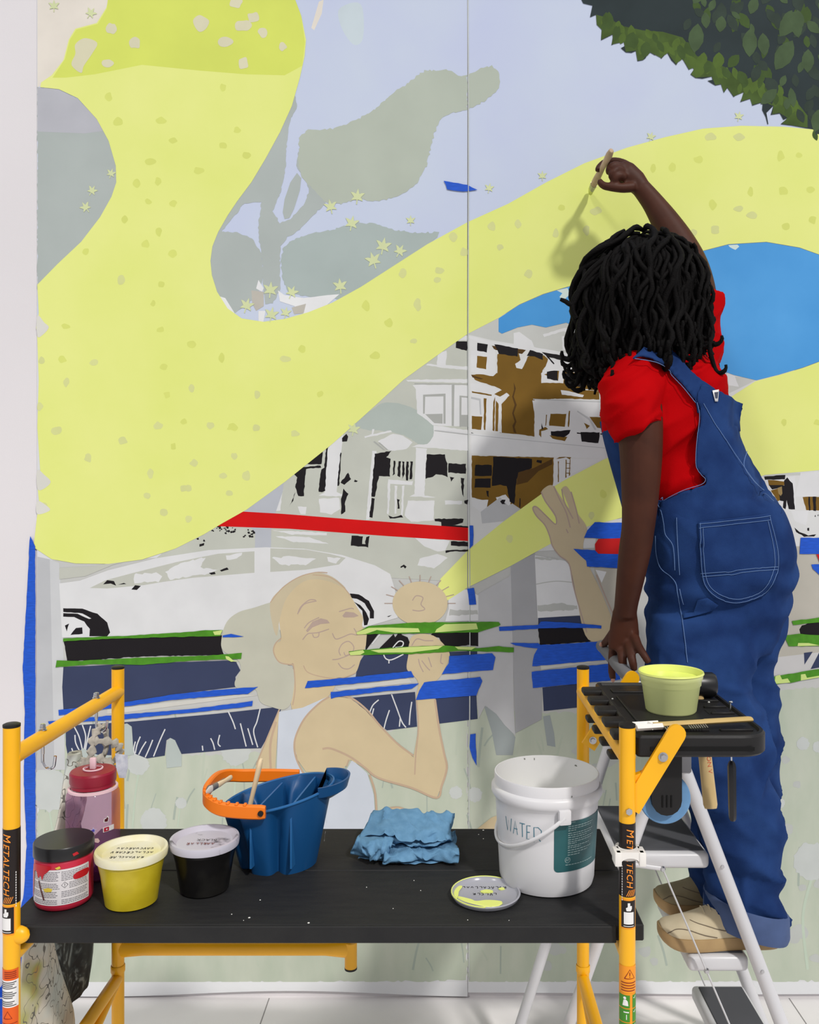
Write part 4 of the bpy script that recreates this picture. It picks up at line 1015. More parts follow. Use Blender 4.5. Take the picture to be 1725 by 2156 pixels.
# ------------------------------------------------------------------ hooks and bag
m_chrome = mat('chrome', (210, 210, 212), 0.15, metal=1.0)
for y, lb in ((1.66, 'chrome J hook bolted through the yellow rail, empty'), (1.915, 'chrome J hook on the yellow rail carrying the fabric bag')):
    h = thing('utility_hook', (XL, y, BARZ), lb, 'hook', 'chrome hooks on the scaffold rail')
    MB().tube([(XL, y, BARZ - 0.03), (XL, y, BARZ + 0.027)], 0.0035, 10, up=(0, 1, 0)).build('shank', m_chrome, h)
    MB().lathe([(0.008, 0.015), (0.008, 0.0165)], (XL, y, BARZ), 16).lathe([(0.0065, 0.017), (0.0065, 0.0215)], (XL, y, BARZ), 6).lathe([(0.0058, 0.022), (0.0058, 0.026)], (XL, y, BARZ), 6).build('nut', m_chrome, h)
    pth = [(XL, y, BARZ - 0.028)]
    for a in range(0, 11):
        t = math.pi * a / 10
        pth.append((XL + 0.012 - 0.012 * math.cos(t), y, BARZ - 0.03 - 0.016 * math.sin(t) - (0.012 if a < 9 else 0.004)))
    MB().tube(spline(pth, 3, False), 0.003, 8).build('hook_bend', m_chrome, h)


def cloth_mat(name, dark):
    m = bpy.data.materials.new(name)
    m.use_nodes = True
    nt = m.node_tree
    N, L = nt.nodes, nt.links
    b = N['Principled BSDF']
    b.inputs['Roughness'].default_value = 0.8
    tc = N.new('ShaderNodeTexCoord')
    if dark:
        w = N.new('ShaderNodeTexNoise')
        w.inputs['Scale'].default_value = 16
        w.inputs['Distortion'].default_value = 2.5
        L.new(tc.outputs['Object'], w.inputs['Vector'])
        r = N.new('ShaderNodeValToRGB')
        e = r.color_ramp.elements
        e[0].position, e[0].color = 0.44, lin((24, 26, 28))
        e[1].position, e[1].color = 0.66, lin((130, 138, 136))
        x = e.new(0.54)
        x.color = lin((48, 54, 54))
        L.new(w.outputs['Fac'], r.inputs['Fac'])
        L.new(r.outputs['Color'], b.inputs['Base Color'])
    else:
        n = N.new('ShaderNodeTexNoise')
        n.inputs['Scale'].default_value = 9
        L.new(tc.outputs['Object'], n.inputs['Vector'])
        r = N.new('ShaderNodeValToRGB')
        e = r.color_ramp.elements
        e[0].position, e[0].color = 0.36, lin((190, 196, 190))
        e[1].position, e[1].color = 0.72, lin((205, 140, 70))
        x = e.new(0.52)
        x.color = lin((206, 200, 186))
        x = e.new(0.62)
        x.color = lin((176, 176, 110))
        L.new(n.outputs['Fac'], r.inputs['Fac'])
        v = N.new('ShaderNodeTexNoise')
        v.inputs['Scale'].default_value = 34
        v.inputs['Detail'].default_value = 1
        L.new(tc.outputs['Object'], v.inputs['Vector'])
        s1 = N.new('ShaderNodeMath')
        s1.operation = 'SUBTRACT'
        s1.inputs[1].default_value = 0.5
        L.new(v.outputs['Fac'], s1.inputs[0])
        s2 = N.new('ShaderNodeMath')
        s2.operation = 'ABSOLUTE'
        L.new(s1.outputs[0], s2.inputs[0])
        s3 = N.new('ShaderNodeMath')
        s3.operation = 'LESS_THAN'
        s3.inputs[1].default_value = 0.012
        L.new(s2.outputs[0], s3.inputs[0])
        mx = N.new('ShaderNodeMix')
        mx.data_type = 'RGBA'
        L.new(s3.outputs[0], mx.inputs['Factor'])
        L.new(r.outputs['Color'], mx.inputs['A'])
        mx.inputs['B'].default_value = lin((110, 108, 100))
        L.new(mx.outputs['Result'], b.inputs['Base Color'])
    return m


m_bagl, m_bagd = cloth_mat('printed_light_cloth', False), cloth_mat('printed_dark_cloth', True)
m_strap = mat('crumpled_grey_strap', (150, 146, 136), 0.8, col2=(196, 190, 178), vscale=60)
bag = thing('cloth_tote_bag', (-0.80, 1.86, 0.4), 'printed cloth tote bag hanging from the scaffold hook beside the deck', 'bag')


def hang(prof, x0, amp, seed, n=14):
    """cloth hanging in a plane of constant x; prof = (height, near depth, far depth)"""
    rr = random.Random(seed)
    ph = [rr.uniform(0, 6) for _ in range(3)]
    rings = []
    front, back = [], []
    for z, y0, y1 in prof:
        f_, b_ = [], []
        for i in range(n + 1):
            u = i / n
            y = y0 + (y1 - y0) * u
            x = x0 + amp * (math.sin(u * 9 + ph[0] + z * 4) * 0.6 + math.sin(u * 17 + ph[1]) * 0.4) * (0.35 + (1 - z))
            e = 0.012 * math.sin(math.pi * u) ** 0.5 + 0.0015
            f_.append(Vector((x + e, y, z)))
            b_.append(Vector((x - e, y, z)))
        rings.append(f_ + b_[::-1])
    return MB().loft(spline_rings(rings), True)


def spline_rings(rings, k=3):
    out = []
    n = len(rings[0])
    cols = [spline([r[j] for r in rings], k, False) for j in range(n)]
    return [[cols[j][i] for j in range(n)] for i in range(len(cols[0]))]


hang([(1.0, 1.90, 1.94), (0.95, 1.875, 1.96), (0.88, 1.845, 1.975), (0.80, 1.78, 1.90), (0.74, 1.715, 1.80), (0.66, 1.69, 1.81), (0.55, 1.66, 1.86), (0.44, 1.64, 1.92), (0.38, 1.64, 1.93)], -0.813, 0.006, 1).build('light_printed_panel', m_bagl, bag)
hang([(0.86, 1.90, 1.98), (0.78, 1.84, 2.02), (0.68, 1.83, 2.06), (0.58, 1.85, 2.085), (0.50, 1.87, 2.07), (0.44, 1.90, 2.03)], -0.834, 0.008, 2).build('dark_printed_panel', m_bagd, bag)
mbs = MB()
for pth, r in [([(XL + 0.012, 1.915, 1.062), (-0.765, 1.905, 1.04), (-0.77, 1.90, 1.0), (-0.80, 1.895, 0.955)], 0.011),
               ([(XL + 0.014, 1.92, 1.062), (-0.745, 1.925, 1.035), (-0.755, 1.935, 0.99), (-0.80, 1.93, 0.95)], 0.012),
               ([(-0.765, 1.905, 1.03), (-0.735, 1.93, 1.02), (-0.725, 1.95, 1.0), (-0.735, 1.955, 0.975), (-0.77, 1.93, 0.95)], 0.012),
               ([(-0.79, 1.89, 0.98), (-0.775, 1.9, 0.99), (-0.75, 1.92, 0.985), (-0.735, 1.93, 0.96), (-0.76, 1.92, 0.935), (-0.80, 1.9, 0.93)], 0.013)]:
    p = spline(pth, 6, False)
    mbs.tube(p, [(r * (0.7 + 0.4 * math.sin(i * 1.9)), r * 0.45) for i in range(len(p))], 8)
mbs.build('knotted_strap', m_strap, bag)
m_tag = mat('white_cloth_tag', (212, 214, 222), 0.8, col2=(176, 180, 196), vscale=70)
MB().loft([[(-0.722, 1.915, 1.0), (-0.700, 1.93, 0.992), (-0.700, 1.931, 0.99), (-0.722, 1.916, 0.998)], [(-0.718, 1.91, 0.97), (-0.698, 1.925, 0.966), (-0.698, 1.926, 0.966), (-0.718, 1.911, 0.97)], [(-0.712, 1.912, 0.948), (-0.702, 1.922, 0.944), (-0.702, 1.923, 0.944), (-0.712, 1.913, 0.948)]]).build('white_tag', m_tag, bag)


# ------------------------------------------------------------------ things on the deck
def on_deck(px, y):
    return Vector(((px - CX) * y / F, y, DT))


def cyl_wrap(shape, c, rfun, a0, lift=0.0006):
    """wrap a 2D shape (x = arc length, y = height) round a vertical axis at c; rfun(height) = radius"""
    v, f = shape
    out = []
    for x, y in v:
        r = rfun(y)
        a = a0 + x / rfun(0.5 * 0.1)
        out.append(Vector((c.x + (r + lift) * math.sin(a), c.y - (r + lift) * math.cos(a), c.z + y)))
    return out, f


def gridpatch(poly, nx=14, ny=6):
    """2D polygon filled with a fine grid so that it bends"""
    src = [Vector(p) for p in poly]
    xs, ys = [p.x for p in src], [p.y for p in src]
    stp = (max(xs) - min(xs)) / nx
    pts = []
    for i, a in enumerate(src):
        b = src[(i + 1) % len(src)]
        k = max(1, int(abs(b.x - a.x) / stp))
        pts += [a.lerp(b, j / k) for j in range(k)]
    n = len(pts)
    extra = []
    for i in range(1, nx):
        for j in range(1, ny):
            extra.append(Vector((min(xs) + (max(xs) - min(xs)) * i / nx, min(ys) + (max(ys) - min(ys)) * j / ny)))
    vs, es, fs, *_ = geo.delaunay_2d_cdt(pts + extra, [(i, (i + 1) % n) for i in range(n)], [], 1, 1e-7)
    return [(v.x, v.y) for v in vs], [tuple(f) for f in fs]


# white water pail
m_pail = mat('white_pail_plastic', (216, 215, 217), 0.38, spec=0.45)
c = on_deck(1151, 1.748)
pail = thing('plastic_pail', c, 'white plastic pail marked WATER with a teal label on the deck', 'pail')
PH = 0.213


def pr_(z):
    return 0.0925 + (0.1045 - 0.0925) * z / PH


body = MB().lathe([(0.084, 0.0), (0.0905, 0.003), (0.0935, 0.014), (pr_(0.05), 0.05), (pr_(0.15), 0.15), (pr_(0.165), 0.165), (0.1065, 0.170), (0.1095, 0.176), (0.1095, 0.186), (0.1065, 0.1905), (0.1035, 0.192), (0.1038, 0.211), (0.1028, PH), (0.1010, PH), (0.1005, 0.2), (0.099, 0.15), (0.091, 0.03), (0.088, 0.012), (0.0, 0.012)], c, 64, caps=False).build('body', m_pail, pail)
# handle ear + bail
ea = 0.20
ears = []
for s_ in (0, 1):
    a = ea + math.pi * s_
    d = Vector((math.sin(a), -math.cos(a), 0))
    t = Vector((math.cos(a), math.sin(a), 0))
    q = c + d * 0.104 + Vector((0, 0, 0.160))
    m4 = Matrix((( t.x, d.x, 0, q.x), (t.y, d.y, 0, q.y), (0, 0, 1, q.z), (0, 0, 0, 1)))
    MB().bevbox((-0.012, -0.001, -0.014), (0.012, 0.011, 0.014), 0.003).xf(m4).build('handle_ear', m_pail, pail)
    ears.append(q + d * 0.009)
bail = []
E0, E1 = ears
mid = (E0 + E1) / 2
ax = (E1 - E0).normalized()
side = Vector((-ax.y, ax.x, 0))
if side.x > 0:
    side = -side
rad = (E1 - E0).length / 2
for i in range(33):
    th = math.pi * i / 32
    ph = math.radians(38)
    o = -ax * rad * math.cos(th) + (side * math.cos(ph) - Vector((0, 0, 1)) * math.sin(ph)) * rad * 1.12 * math.sin(th)
    bail.append(mid + o)
MB().tube(bail, [(0.0042, 0.0028)] * 33, 10).build('bail_handle', m_pail, pail)
m_teal = mat('teal_label', (40, 92, 96), 0.4, var=0.05, vscale=20)
lab = []
la0, la1 = 0.12, 0.158
W_ = 0.118
def rr(x0, y0, x1, y1, r, k=5):
    out = []
    for cx_, cy_, a0 in ((x1 - r, y1 - r, 0), (x0 + r, y1 - r, 90), (x0 + r, y0 + r, 180), (x1 - r, y0 + r, 270)):
        for i in range(k + 1):
            a = math.radians(a0 + 90 * i / k)
            out.append((cx_ + r * math.cos(a), cy_ + r * math.sin(a)))
    return out


lo = MB().add(*cyl_wrap(gridpatch(rr(0, 0.052, 0.125, 0.148, 0.008), 20, 4), c, pr_, 0.03)).build('teal_label', m_teal, pail)
prn = MB()
rows = [0.1385, 0.1345, 0.1305, 0.1255, 0.1215, 0.1175, 0.113, 0.109, 0.1055, 0.101, 0.0975, 0.093, 0.0885, 0.084]
lens = [0.06, 0.055, 0.016, 0.06, 0.055, 0.042, 0.062, 0.056, 0.018, 0.05, 0.028, 0.056, 0.046, 0.026]
for y, l in zip(rows, lens):
    x = 0.026
    while x < 0.026 + l:
        w = R.uniform(0.003, 0.008)
        prn.add(*cyl_wrap(rect2(x, y - 0.0008, min(x + w, 0.026 + l), y + 0.0009, 3), c, pr_, 0.03, 0.0011))
        x += w + 0.0012
x = 0.022
while x < 0.088:
    prn.add(*cyl_wrap(rect2(x, 0.0645, x + 0.005, 0.0660, 2), c, pr_, 0.03, 0.0011))
    x += 0.0062
prn.build('label_print', mat('pale_print', (150, 176, 176), 0.5), lo, smooth=False, kind='stuff')
ring = [(0.026 + 0.0052 * math.cos(2 * math.pi * i / 20), 0.0745 + 0.0052 * math.sin(2 * math.pi * i / 20)) for i in range(21)]
tv, tf = text2d('AP', 0.007)
MB().add(*cyl_wrap(stroke2d(ring, 0.0009), c, pr_, 0.03, 0.0011)).add(*cyl_wrap((rot2(tv, 0.1, 0.026, 0.0745), tf), c, pr_, 0.03, 0.0011)).add(*cyl_wrap(rect2(0.008, 0.1455, 0.04, 0.1465), c, pr_, 0.03, 0.0011)).build('seal_mark', mat('pale_print', (150, 176, 176)), lo, smooth=False, kind='stuff')
m_pen = mat('blue_green_marker', (52, 118, 138), 0.6)
let = MB()
WT = {'W': [[(0, 1), (.22, 0), (.45, .8), (.7, 0), (.9, 1)]], 'A': [[(0, 0), (.4, 1), (.75, 0)], [(.12, .4), (.75, .42)]], 'T': [[(0, 1), (.9, 1)], [(.45, 1), (.45, 0)]], 'E': [[(.7, 1), (.05, 1), (0, 0), (.7, 0)], [(0, .5), (.55, .52)]], 'R': [[(.05, -.1), (.05, 1), (.5, 1.02), (.85, .8), (.8, .4), (.4, .3), (.75, 0)], [(.05, .3), (.45, .3)]]}
x = -0.098
for i, ch in enumerate('WATER'):
    wd = [0.017, 0.013, 0.012, 0.011, 0.017][i]
    for stq in WT[ch]:
        let.add(*cyl_wrap(stroke2d([(x + px_ * wd, 0.117 - 0.0016 * i + py_ * 0.026) for px_, py_ in stq], 0.0014), c, pr_, 0.03))
    x += wd + 0.002
let.build('marker_writing', m_pen, pail, smooth=False, label='handwritten WATER in blue-green marker')
sm = MB()
for i in range(14):
    a = R.uniform(-math.pi, math.pi)
    z = R.uniform(0.185, 0.211)
    r0 = 0.1003 if R.random() < 0.7 else 0.1044
    w = R.uniform(0.001, 0.004)
    q = [(x * w, z + y * R.uniform(0.001, 0.003)) for x, y in ((-1, -.5), (0, -1), (1, -.2), (.6, 1), (-.5, .8))]
    sm.add([Vector((c.x + (r0) * math.sin(a + x / 0.1), c.y - (r0) * math.cos(a + x / 0.1), c.z + y)) for x, y in q], fill2(q))
sm.build('dried_smear', mat('grey_smear', (120, 122, 116), 0.7), pail, smooth=False, kind='stuff')
gs = [(0.03 * math.cos(a) * R.uniform(.6, 1), 0.03 * math.sin(a) * R.uniform(.6, 1)) for a in [i * math.pi / 6 for i in range(12)]]
MB().lathe([(0.0, 0.135), (0.0975, 0.135), (0.0975, 0.137), (0.0, 0.137)], c, 48, caps=False).build('milky_water', mat('milky_water', (226, 228, 216), 0.12, col2=(214, 220, 186), vscale=12), pail)

# loose lid with lime paint
m_clear = see_through('cloudy_clear_plastic', (225, 225, 228), (196, 196, 206), 0.62, 0.2)
m_lime = mat('lime_paint', (226, 234, 126), 0.35, spec=0.5)
c = on_deck(1023, 1.665)
lid = thing('loose_cup_lid', c, 'loose clear cup lid smeared with lime paint lying on the deck', 'lid')
MB().lathe([(0.0, 0.0015), (0.060, 0.0015), (0.0625, 0.003), (0.0660, 0.010), (0.0645, 0.0115), (0.0625, 0.011), (0.060, 0.006), (0.058, 0.0045), (0.0, 0.0045)], c, 56, caps=False).build('disc', m_clear, lid)
pl = MB()
for pts in ([(-.055, -.01), (-.04, -.028), (-.01, -.045), (.012, -.052), (.03, -.035), (.02, -.028), (.0, -.026), (-.02, -.03), (-.03, -.022)], [(-.01, .012), (.002, .018), (.014, .014), (.012, .007), (-.004, .006)], [(.026, .022), (.034, .028), (.038, .022), (.03, .018)],
            [(-.062, .02), (-.05, .035), (-.045, .03), (-.052, .01), (-.055, -.015), (-.063, -.005)]):
    p = spline([Vector(q) for q in pts], 4)
    n = len(p)
    vs = [(c.x + q.x, c.y + q.y, c.z + 0.0046) for q in p] + [(c.x + q.x * 0.97, c.y + q.y * 0.97, c.z + 0.0066) for q in p]
    pl.add(vs, [(i, (i + 1) % n, n + (i + 1) % n, n + i) for i in range(n)] + [tuple(n + i for i in t) for t in fill2(p)])
pl.build('lime_paint_smear', m_lime, lid)
MB().tube([(c.x + 0.0648 * math.cos(a), c.y + 0.0648 * math.sin(a), c.z + 0.0112) for a in [math.radians(60 + i * 9) for i in range(24)]], 0.0013, 6).build('paint_on_rim', m_lime, lid)


def scribble(c, z, rows, w, size, flip=True, seed=3):
    rg = random.Random(seed)
    mb = MB()
    for y, x0, x1 in rows:
        x = x0
        while x < x1:
            h = size * rg.uniform(0.6, 1.1)
            kind_ = rg.choice([[(0, 0), (.3, 1), (.6, 0)], [(0, 1), (0, 0), (.6, .1)], [(0, 0), (0, 1), (.5, .8), (.1, .5), (.6, 0)], [(.6, .9), (.1, .8), (.1, .2), (.6, .1)], [(0, 1), (.3, 0), (.6, 1)]])
            p = [(x + a * size * .8, y + b * h) for a, b in kind_]
            v, f = stroke2d(spline([Vector(q) for q in p], 3, False), w)
            mb.add([(c.x + (-a if flip else a), c.y + (-b if flip else b), z) for a, b in v], f)
            x += size * rg.uniform(0.75, 0.95)
    return mb


m_mark = mat('black_marker', (44, 44, 48), 0.6)
scribble(c, c.z + 0.0049, [(-.034, -.04, .045), (-.006, -.02, .022)], 0.0014, 0.009, seed=5).build('marker_writing', m_mark, lid, smooth=False, kind='stuff')


def deli(px, y, rt, rb, h, lidm, bodym, name, label, fill=None, tilt=0, wr=None, seed=1, lidr=0.0045):
    c = on_deck(px, y)
    t = thing(name, c, label, 'paint container', 'lidded tubs of paint on the deck')
    MB().lathe([(0.0, 0.0), (rb * 0.9, 0.0), (rb, 0.003), (rb + (rt - rb) * .6, h * .6), (rt * .985, h * .8), (rt, h * .82), (rt * 1.005, h), (rt * 0.96, h), (rt * 0.95, h * 0.9), (0, h * 0.9)], c, 56, caps=False).build('cup', bodym, t)
    MB().lathe([(rt + 0.002, h - 0.013), (rt + lidr, h - 0.012), (rt + lidr + 0.0015, h - 0.002), (rt + lidr, h + 0.0025), (rt, h + 0.003), (rt - 0.005, h - 0.002), (rt - 0.008, h - 0.0055), (0.0, h - 0.0055)], c, 56, caps=False).build('lid', lidm, t)
    if wr:
        scribble(c, c.z + h - 0.005, wr, 0.0013, 0.0085, seed=seed).build('marker_writing', m_mark, t, smooth=False, kind='stuff')
    return t, c


m_ytub = mat('yellow_paint_in_tub', (206, 186, 44), 0.3, col2=(190, 168, 30), vscale=18, spec=0.45)
m_wlid = mat('milky_lid', (226, 222, 198), 0.35, col2=(224, 214, 150), vscale=14)
deli(277, 1.648, 0.0605, 0.047, 0.098, m_wlid, m_ytub, 'paint_tub', 'tub of mustard yellow paint with a handwritten milky lid', wr=[(-.02, -.035, .03), (-.002, -.04, .036), (.02, -.03, .03)], seed=8)
m_btub = mat('black_paint_in_tub', (18, 17, 17), 0.25, col2=(38, 37, 34), vscale=16, lo=0.5, hi=0.75, spec=0.45)
m_glid = mat('smeared_grey_lid', (190, 187, 198), 0.35, col2=(80, 78, 88), vscale=26, lo=0.56, hi=0.68)
bt, bc = deli(431, 1.700, 0.0605, 0.046, 0.098, m_glid, m_btub, 'paint_tub', 'tub of black paint with a smeared translucent lid')
tv, tf = text2d('BLACK', 0.012, 0, 1.1)
MB().add([(bc.x - x + 0.004, bc.y - y + 0.002, bc.z + 0.0942) for x, y in tv], tf).build('marker_writing', m_mark, bt, smooth=False)
scribble(bc, bc.z + 0.0941, [(.012, -.022, .026)], 0.0014, 0.009, seed=4).build('marker_writing', mat('red_brown_marker', (120, 60, 60), 0.6), bt, smooth=False, kind='stuff')

# red jar
c = on_deck(135, 1.652)
jar = thing('paint_jar', c, 'jar of red paint with a black screw lid and drips on its label', 'paint jar')
m_redp = mat('red_paint_jar', (196, 40, 66), 0.3, spec=0.5)
MB().lathe([(0.0, 0), (0.044, 0), (0.0495, 0.004), (0.0515, 0.012), (0.0515, 0.085), (0.049, 0.092), (0.047, 0.094), (0, 0.094)], c, 48, caps=False).build('jar_body', m_redp, jar)
MB().lathe([(0.0535, 0.0935), (0.0535, 0.114), (0.052, 0.1165), (0, 0.117)], c, 48, caps=True).build('screw_lid', mat('black_satin_lid', (28, 27, 28), 0.32, spec=0.5), jar)
jr = lambda z: 0.0515
jl = MB().add(*cyl_wrap(gridpatch(rr(-0.062, 0.014, 0.062, 0.079, 0.002), 24, 3), c, jr, 0.15)).build('paper_label', mat('paper_label', (222, 218, 220), 0.5), jar)
prn = MB()
for k, (x0, x1) in enumerate([(-0.05, 0.004), (0.009, 0.058)]):
    for j in range(20):
        y = 0.0745 - j * 0.003
        if j in (6, 11, 16):
            continue
        x = x0 + (0.013 if (k == 1 and 5 < j < 11) else 0)
        while x < x1 - R.uniform(0, 0.006):
            w = R.uniform(0.002, 0.006)
            prn.add(*cyl_wrap(rect2(x, y - 0.0005, x + w, y + 0.0006, 2), c, jr, 0.15, 0.001))
            x += w + 0.0008
prn.build('label_print', mat('grey_print', (120, 118, 124), 0.6), jl, smooth=False, kind='stuff')
hz = [(0.0145 + 0.0055 * math.cos(i * math.pi / 2), 0.0505 + 0.0055 * math.sin(i * math.pi / 2)) for i in range(5)]
MB().add(*cyl_wrap(stroke2d(hz, 0.0007), c, jr, 0.15, 0.001)).add(*cyl_wrap(rect2(0.0141, 0.0490, 0.0149, 0.0535), c, jr, 0.15, 0.001)).add(*cyl_wrap(rect2(0.0141, 0.0470, 0.0149, 0.0480), c, jr, 0.15, 0.001)).build('hazard_mark', m_ink, jl, smooth=False)
dp = MB()
for pts in ([(-.052, .085), (-.01, .086), (-.015, .076), (-.022, .070), (-.026, .060), (-.03, .068), (-.036, .062), (-.042, .074), (-.055, .07)], [(0.03, 0.066), (0.045, 0.07), (0.06, 0.068), (0.058, 0.058), (0.04, 0.056), (0.03, 0.058)], [(-.06, .07), (-.05, .072), (-.052, .05), (-.055, .03), (-.062, .02)]):
    MB().add(*cyl_wrap(gridpatch([tuple(q) for q in spline([Vector(p) for p in pts], 3)], 8, 3), c, jr, 0.15, 0.0016)).build('red_drip', mat('red_drip', (190, 28, 40), 0.3), jar)
MB().add(*cyl_wrap(stroke2d([(-.034, .058), (-.03, .045), (-.024, .03), (-.022, .024)], 0.003), c, jr, 0.15, 0.0018)).build('dark_drip', mat('dark_red_drip', (84, 34, 34), 0.4), jar, smooth=False)
MB().add(*cyl_wrap(gridpatch([(-.024, .044), (-.014, .047), (-.006, .045), (-.008, .040), (-.02, .039)], 4, 2), c, jr, 0.15, 0.0016)).build('yellow_spot', mat('yellow_spot', (220, 196, 70), 0.4), jar, smooth=False)
MB().add(*cyl_wrap(gridpatch([(-.002, .083), (.006, .086), (.008, .082), (.002, .080)], 4, 2), c, jr, 0.15, 0.0018)).build('yellow_spot', mat('yellow_spot', (220, 196, 70), 0.4), jar, smooth=False)
dl = [(0.028, 0.105), (0.036, 0.107), (0.04, 0.102), (0.03, 0.1)]
MB().add(*cyl_wrap(gridpatch(dl, 4, 2), c, lambda z: 0.0535, 0.15, 0.0008)).build('red_spot', mat('red_drip', (190, 28, 40)), jar, smooth=False)

# drinking bottle
c = on_deck(196, 1.768)
btl = thing('water_bottle', c, 'translucent mauve water bottle with a crimson lid and stickers', 'bottle')
m_mauve = see_through('mauve_clear_plastic', (240, 218, 236), (190, 140, 182), 0.16, 0.06)
MB().lathe([(0.044, 0.0), (0.0495, 0.004), (0.0515, 0.014), (0.0515, 0.150), (0.050, 0.164), (0.045, 0.172), (0.043, 0.174)], c, 48, caps=False).lathe([(0.0, 0.003), (0.044, 0.0)], c, 48, caps=False).build('bottle_body', m_mauve, btl)
MB().lathe([(0.0, 0.004), (0.048, 0.005), (0.0495, 0.014), (0.0495, 0.046), (0.0, 0.046)], c, 40, caps=False).build('water', see_through('mauve_water', (214, 160, 208), (140, 70, 140), 0.25, 0.03), btl)
m_crim = mat('crimson_plastic', (146, 22, 48), 0.4, spec=0.4)
lidb = MB().lathe([(0.0405, 0.176), (0.0425, 0.178), (0.0425, 0.184), (0.0435, 0.185), (0.0445, 0.188), (0.0445, 0.205), (0.042, 0.2085), (0.018, 0.210), (0.0, 0.210)], c, 28).build('screw_cap', m_crim, btl, ang=25)
m_pink = mat('pale_pink_silicone', (236, 200, 208), 0.5)
MB().lathe([(0.043, 0.170), (0.0475, 0.171), (0.0475, 0.175), (0.043, 0.176)], c, 40, caps=False).build('neck_ring', m_pink, btl)
MB().lathe([(0.017, 0.210), (0.0195, 0.2105), (0.0195, 0.2125), (0.017, 0.213)], c, 28, caps=False).build('spout_ring', m_pink, lidb)
MB().bevbox((c.x - 0.006, c.y - 0.004, c.z + 0.210), (c.x + 0.006, c.y + 0.004, c.z + 0.233), 0.002).build('sip_straw', m_pink, lidb)
br = lambda z: 0.0515


def sticker(pts, m, x, y, name, lift=0.001):
    MB().add(*cyl_wrap(gridpatch([(x + a, y + b) for a, b in pts], 4, 3), c, br, 0.0, lift)).build(name, m, btl, smooth=False)


star = [(0.0042 * (1 if i % 2 == 0 else .45) * math.sin(i * math.pi / 5), 0.0042 * (1 if i % 2 == 0 else .45) * math.cos(i * math.pi / 5)) for i in range(10)]
sticker([(1.5 * a, 1.5 * b) for a, b in star], mat('pale_star_edge', (200, 196, 226), 0.5), 0.02, 0.105, 'star_sticker')
sticker(star, mat('violet_star', (82, 72, 170), 0.5), 0.02, 0.105, 'star_sticker', 0.0014)
sticker(rr(-0.012, -0.005, 0.012, 0.005, 0.001), m_swht, 0.050, 0.102, 'emblem_sticker')
sticker(rr(-0.0105, -0.004, 0.0, 0.004, 0.001), mat('red_sticker', (176, 34, 60), 0.5), 0.050, 0.102, 'emblem_sticker', 0.0014)
sticker([(0.0015 * math.cos(i) - 0.005, 0.0018 * math.sin(i)) for i in range(6)], m_swht, 0.050, 0.102, 'emblem_sticker', 0.0018)
sticker([(-.005, -.004), (0.004, -.006), (.006, .003), (.003, .007), (0, .003), (-.004, .003)], m_swht, 0.044, 0.121, 'heart_sticker')
sticker([(-.0035, -.003), (0.003, -.0045), (.0045, .002), (.002, .005), (0, .002), (-.003, .002)], mat('dark_heart', (84, 24, 30), 0.5), 0.044, 0.121, 'heart_sticker', 0.0014)
sticker([(-.007, .0), (-.003, .004), (.003, .003), (.006, -.003), (.003, -.006), (-.002, -.004)], mat('pale_peach_sticker', (226, 196, 190), 0.5), 0.026, 0.085, 'flower_sticker')

# blue caddy
m_blue = mat('blue_caddy_plastic', (18, 76, 128), 0.42, spec=0.4)
c = on_deck(583, 1.83)
cad = thing('paint_caddy', c, 'blue compartment paint caddy with an orange handle on the deck', 'caddy')


def caddy_ring(t, inner=0.0):
    """t = 0 bottom .. 1 rim"""
    a, b = 0.080 + 0.034 * t, 0.075 + 0.026 * t
    out = []
    n = 144
    for i in range(n):
        th = 2 * math.pi * i / n
        g = 1.0
        for gc in (-1.42, -2.35, 0.2, 1.42, 2.35):
            d = (th - gc + math.pi) % (2 * math.pi) - math.pi
            g -= 0.30 * math.exp(-(d / 0.13) ** 2) * (1 - t ** 6)
        x, y = (a - inner) * g * math.cos(th), (b - inner) * g * math.sin(th)
        z = t * (0.140 + 0.22 * x) if t > 0 else 0
        out.append(Vector((c.x + x + 0.004, c.y + y, c.z + max(0.0, z) + (0.006 if inner and t == 0 else 0))))
    return out


rg = [caddy_ring(t) for t in (0, 0.03, 0.2, 0.5, 0.8, 0.95, 1.0)] + [caddy_ring(t, 0.004) for t in (1.0, 0.95, 0.8, 0.5, 0.2, 0.05)]
cb = MB().loft(rg, True).build('caddy_body', m_blue, cad, ang=50)
MB().tube(caddy_ring(1.0) + [caddy_ring(1.0)[0]], 0.0028, 8, caps=False).build('rim', mat('blue_caddy_rim', (34, 96, 152), 0.4), cad)
for x0, x1, nm in ((-0.035, -0.005, 'a'), (0.045, 0.07, 'b')):
    dv = MB()
    q = [Vector((c.x + x0, c.y - 0.088, c.z + 0.02)), Vector((c.x + x1, c.y + 0.088, c.z + 0.02))]
    top = [0.134 + 0.22 * x0, 0.134 + 0.22 * x1]
    th = 0.0018
    vs = []
    for k in range(2):
        for s_ in (-th, th):
            vs += [q[k] + Vector((s_, 0, 0)), q[k] + Vector((s_, 0, top[k] - 0.02))]
    dv.add(vs, [(0, 1, 3, 2), (4, 6, 7, 5), (0, 4, 5, 1), (2, 3, 7, 6), (1, 5, 7, 3), (0, 2, 6, 4)])
    dv.build('divider', mat('blue_caddy_rim', (34, 96, 152)), cad, smooth=False)
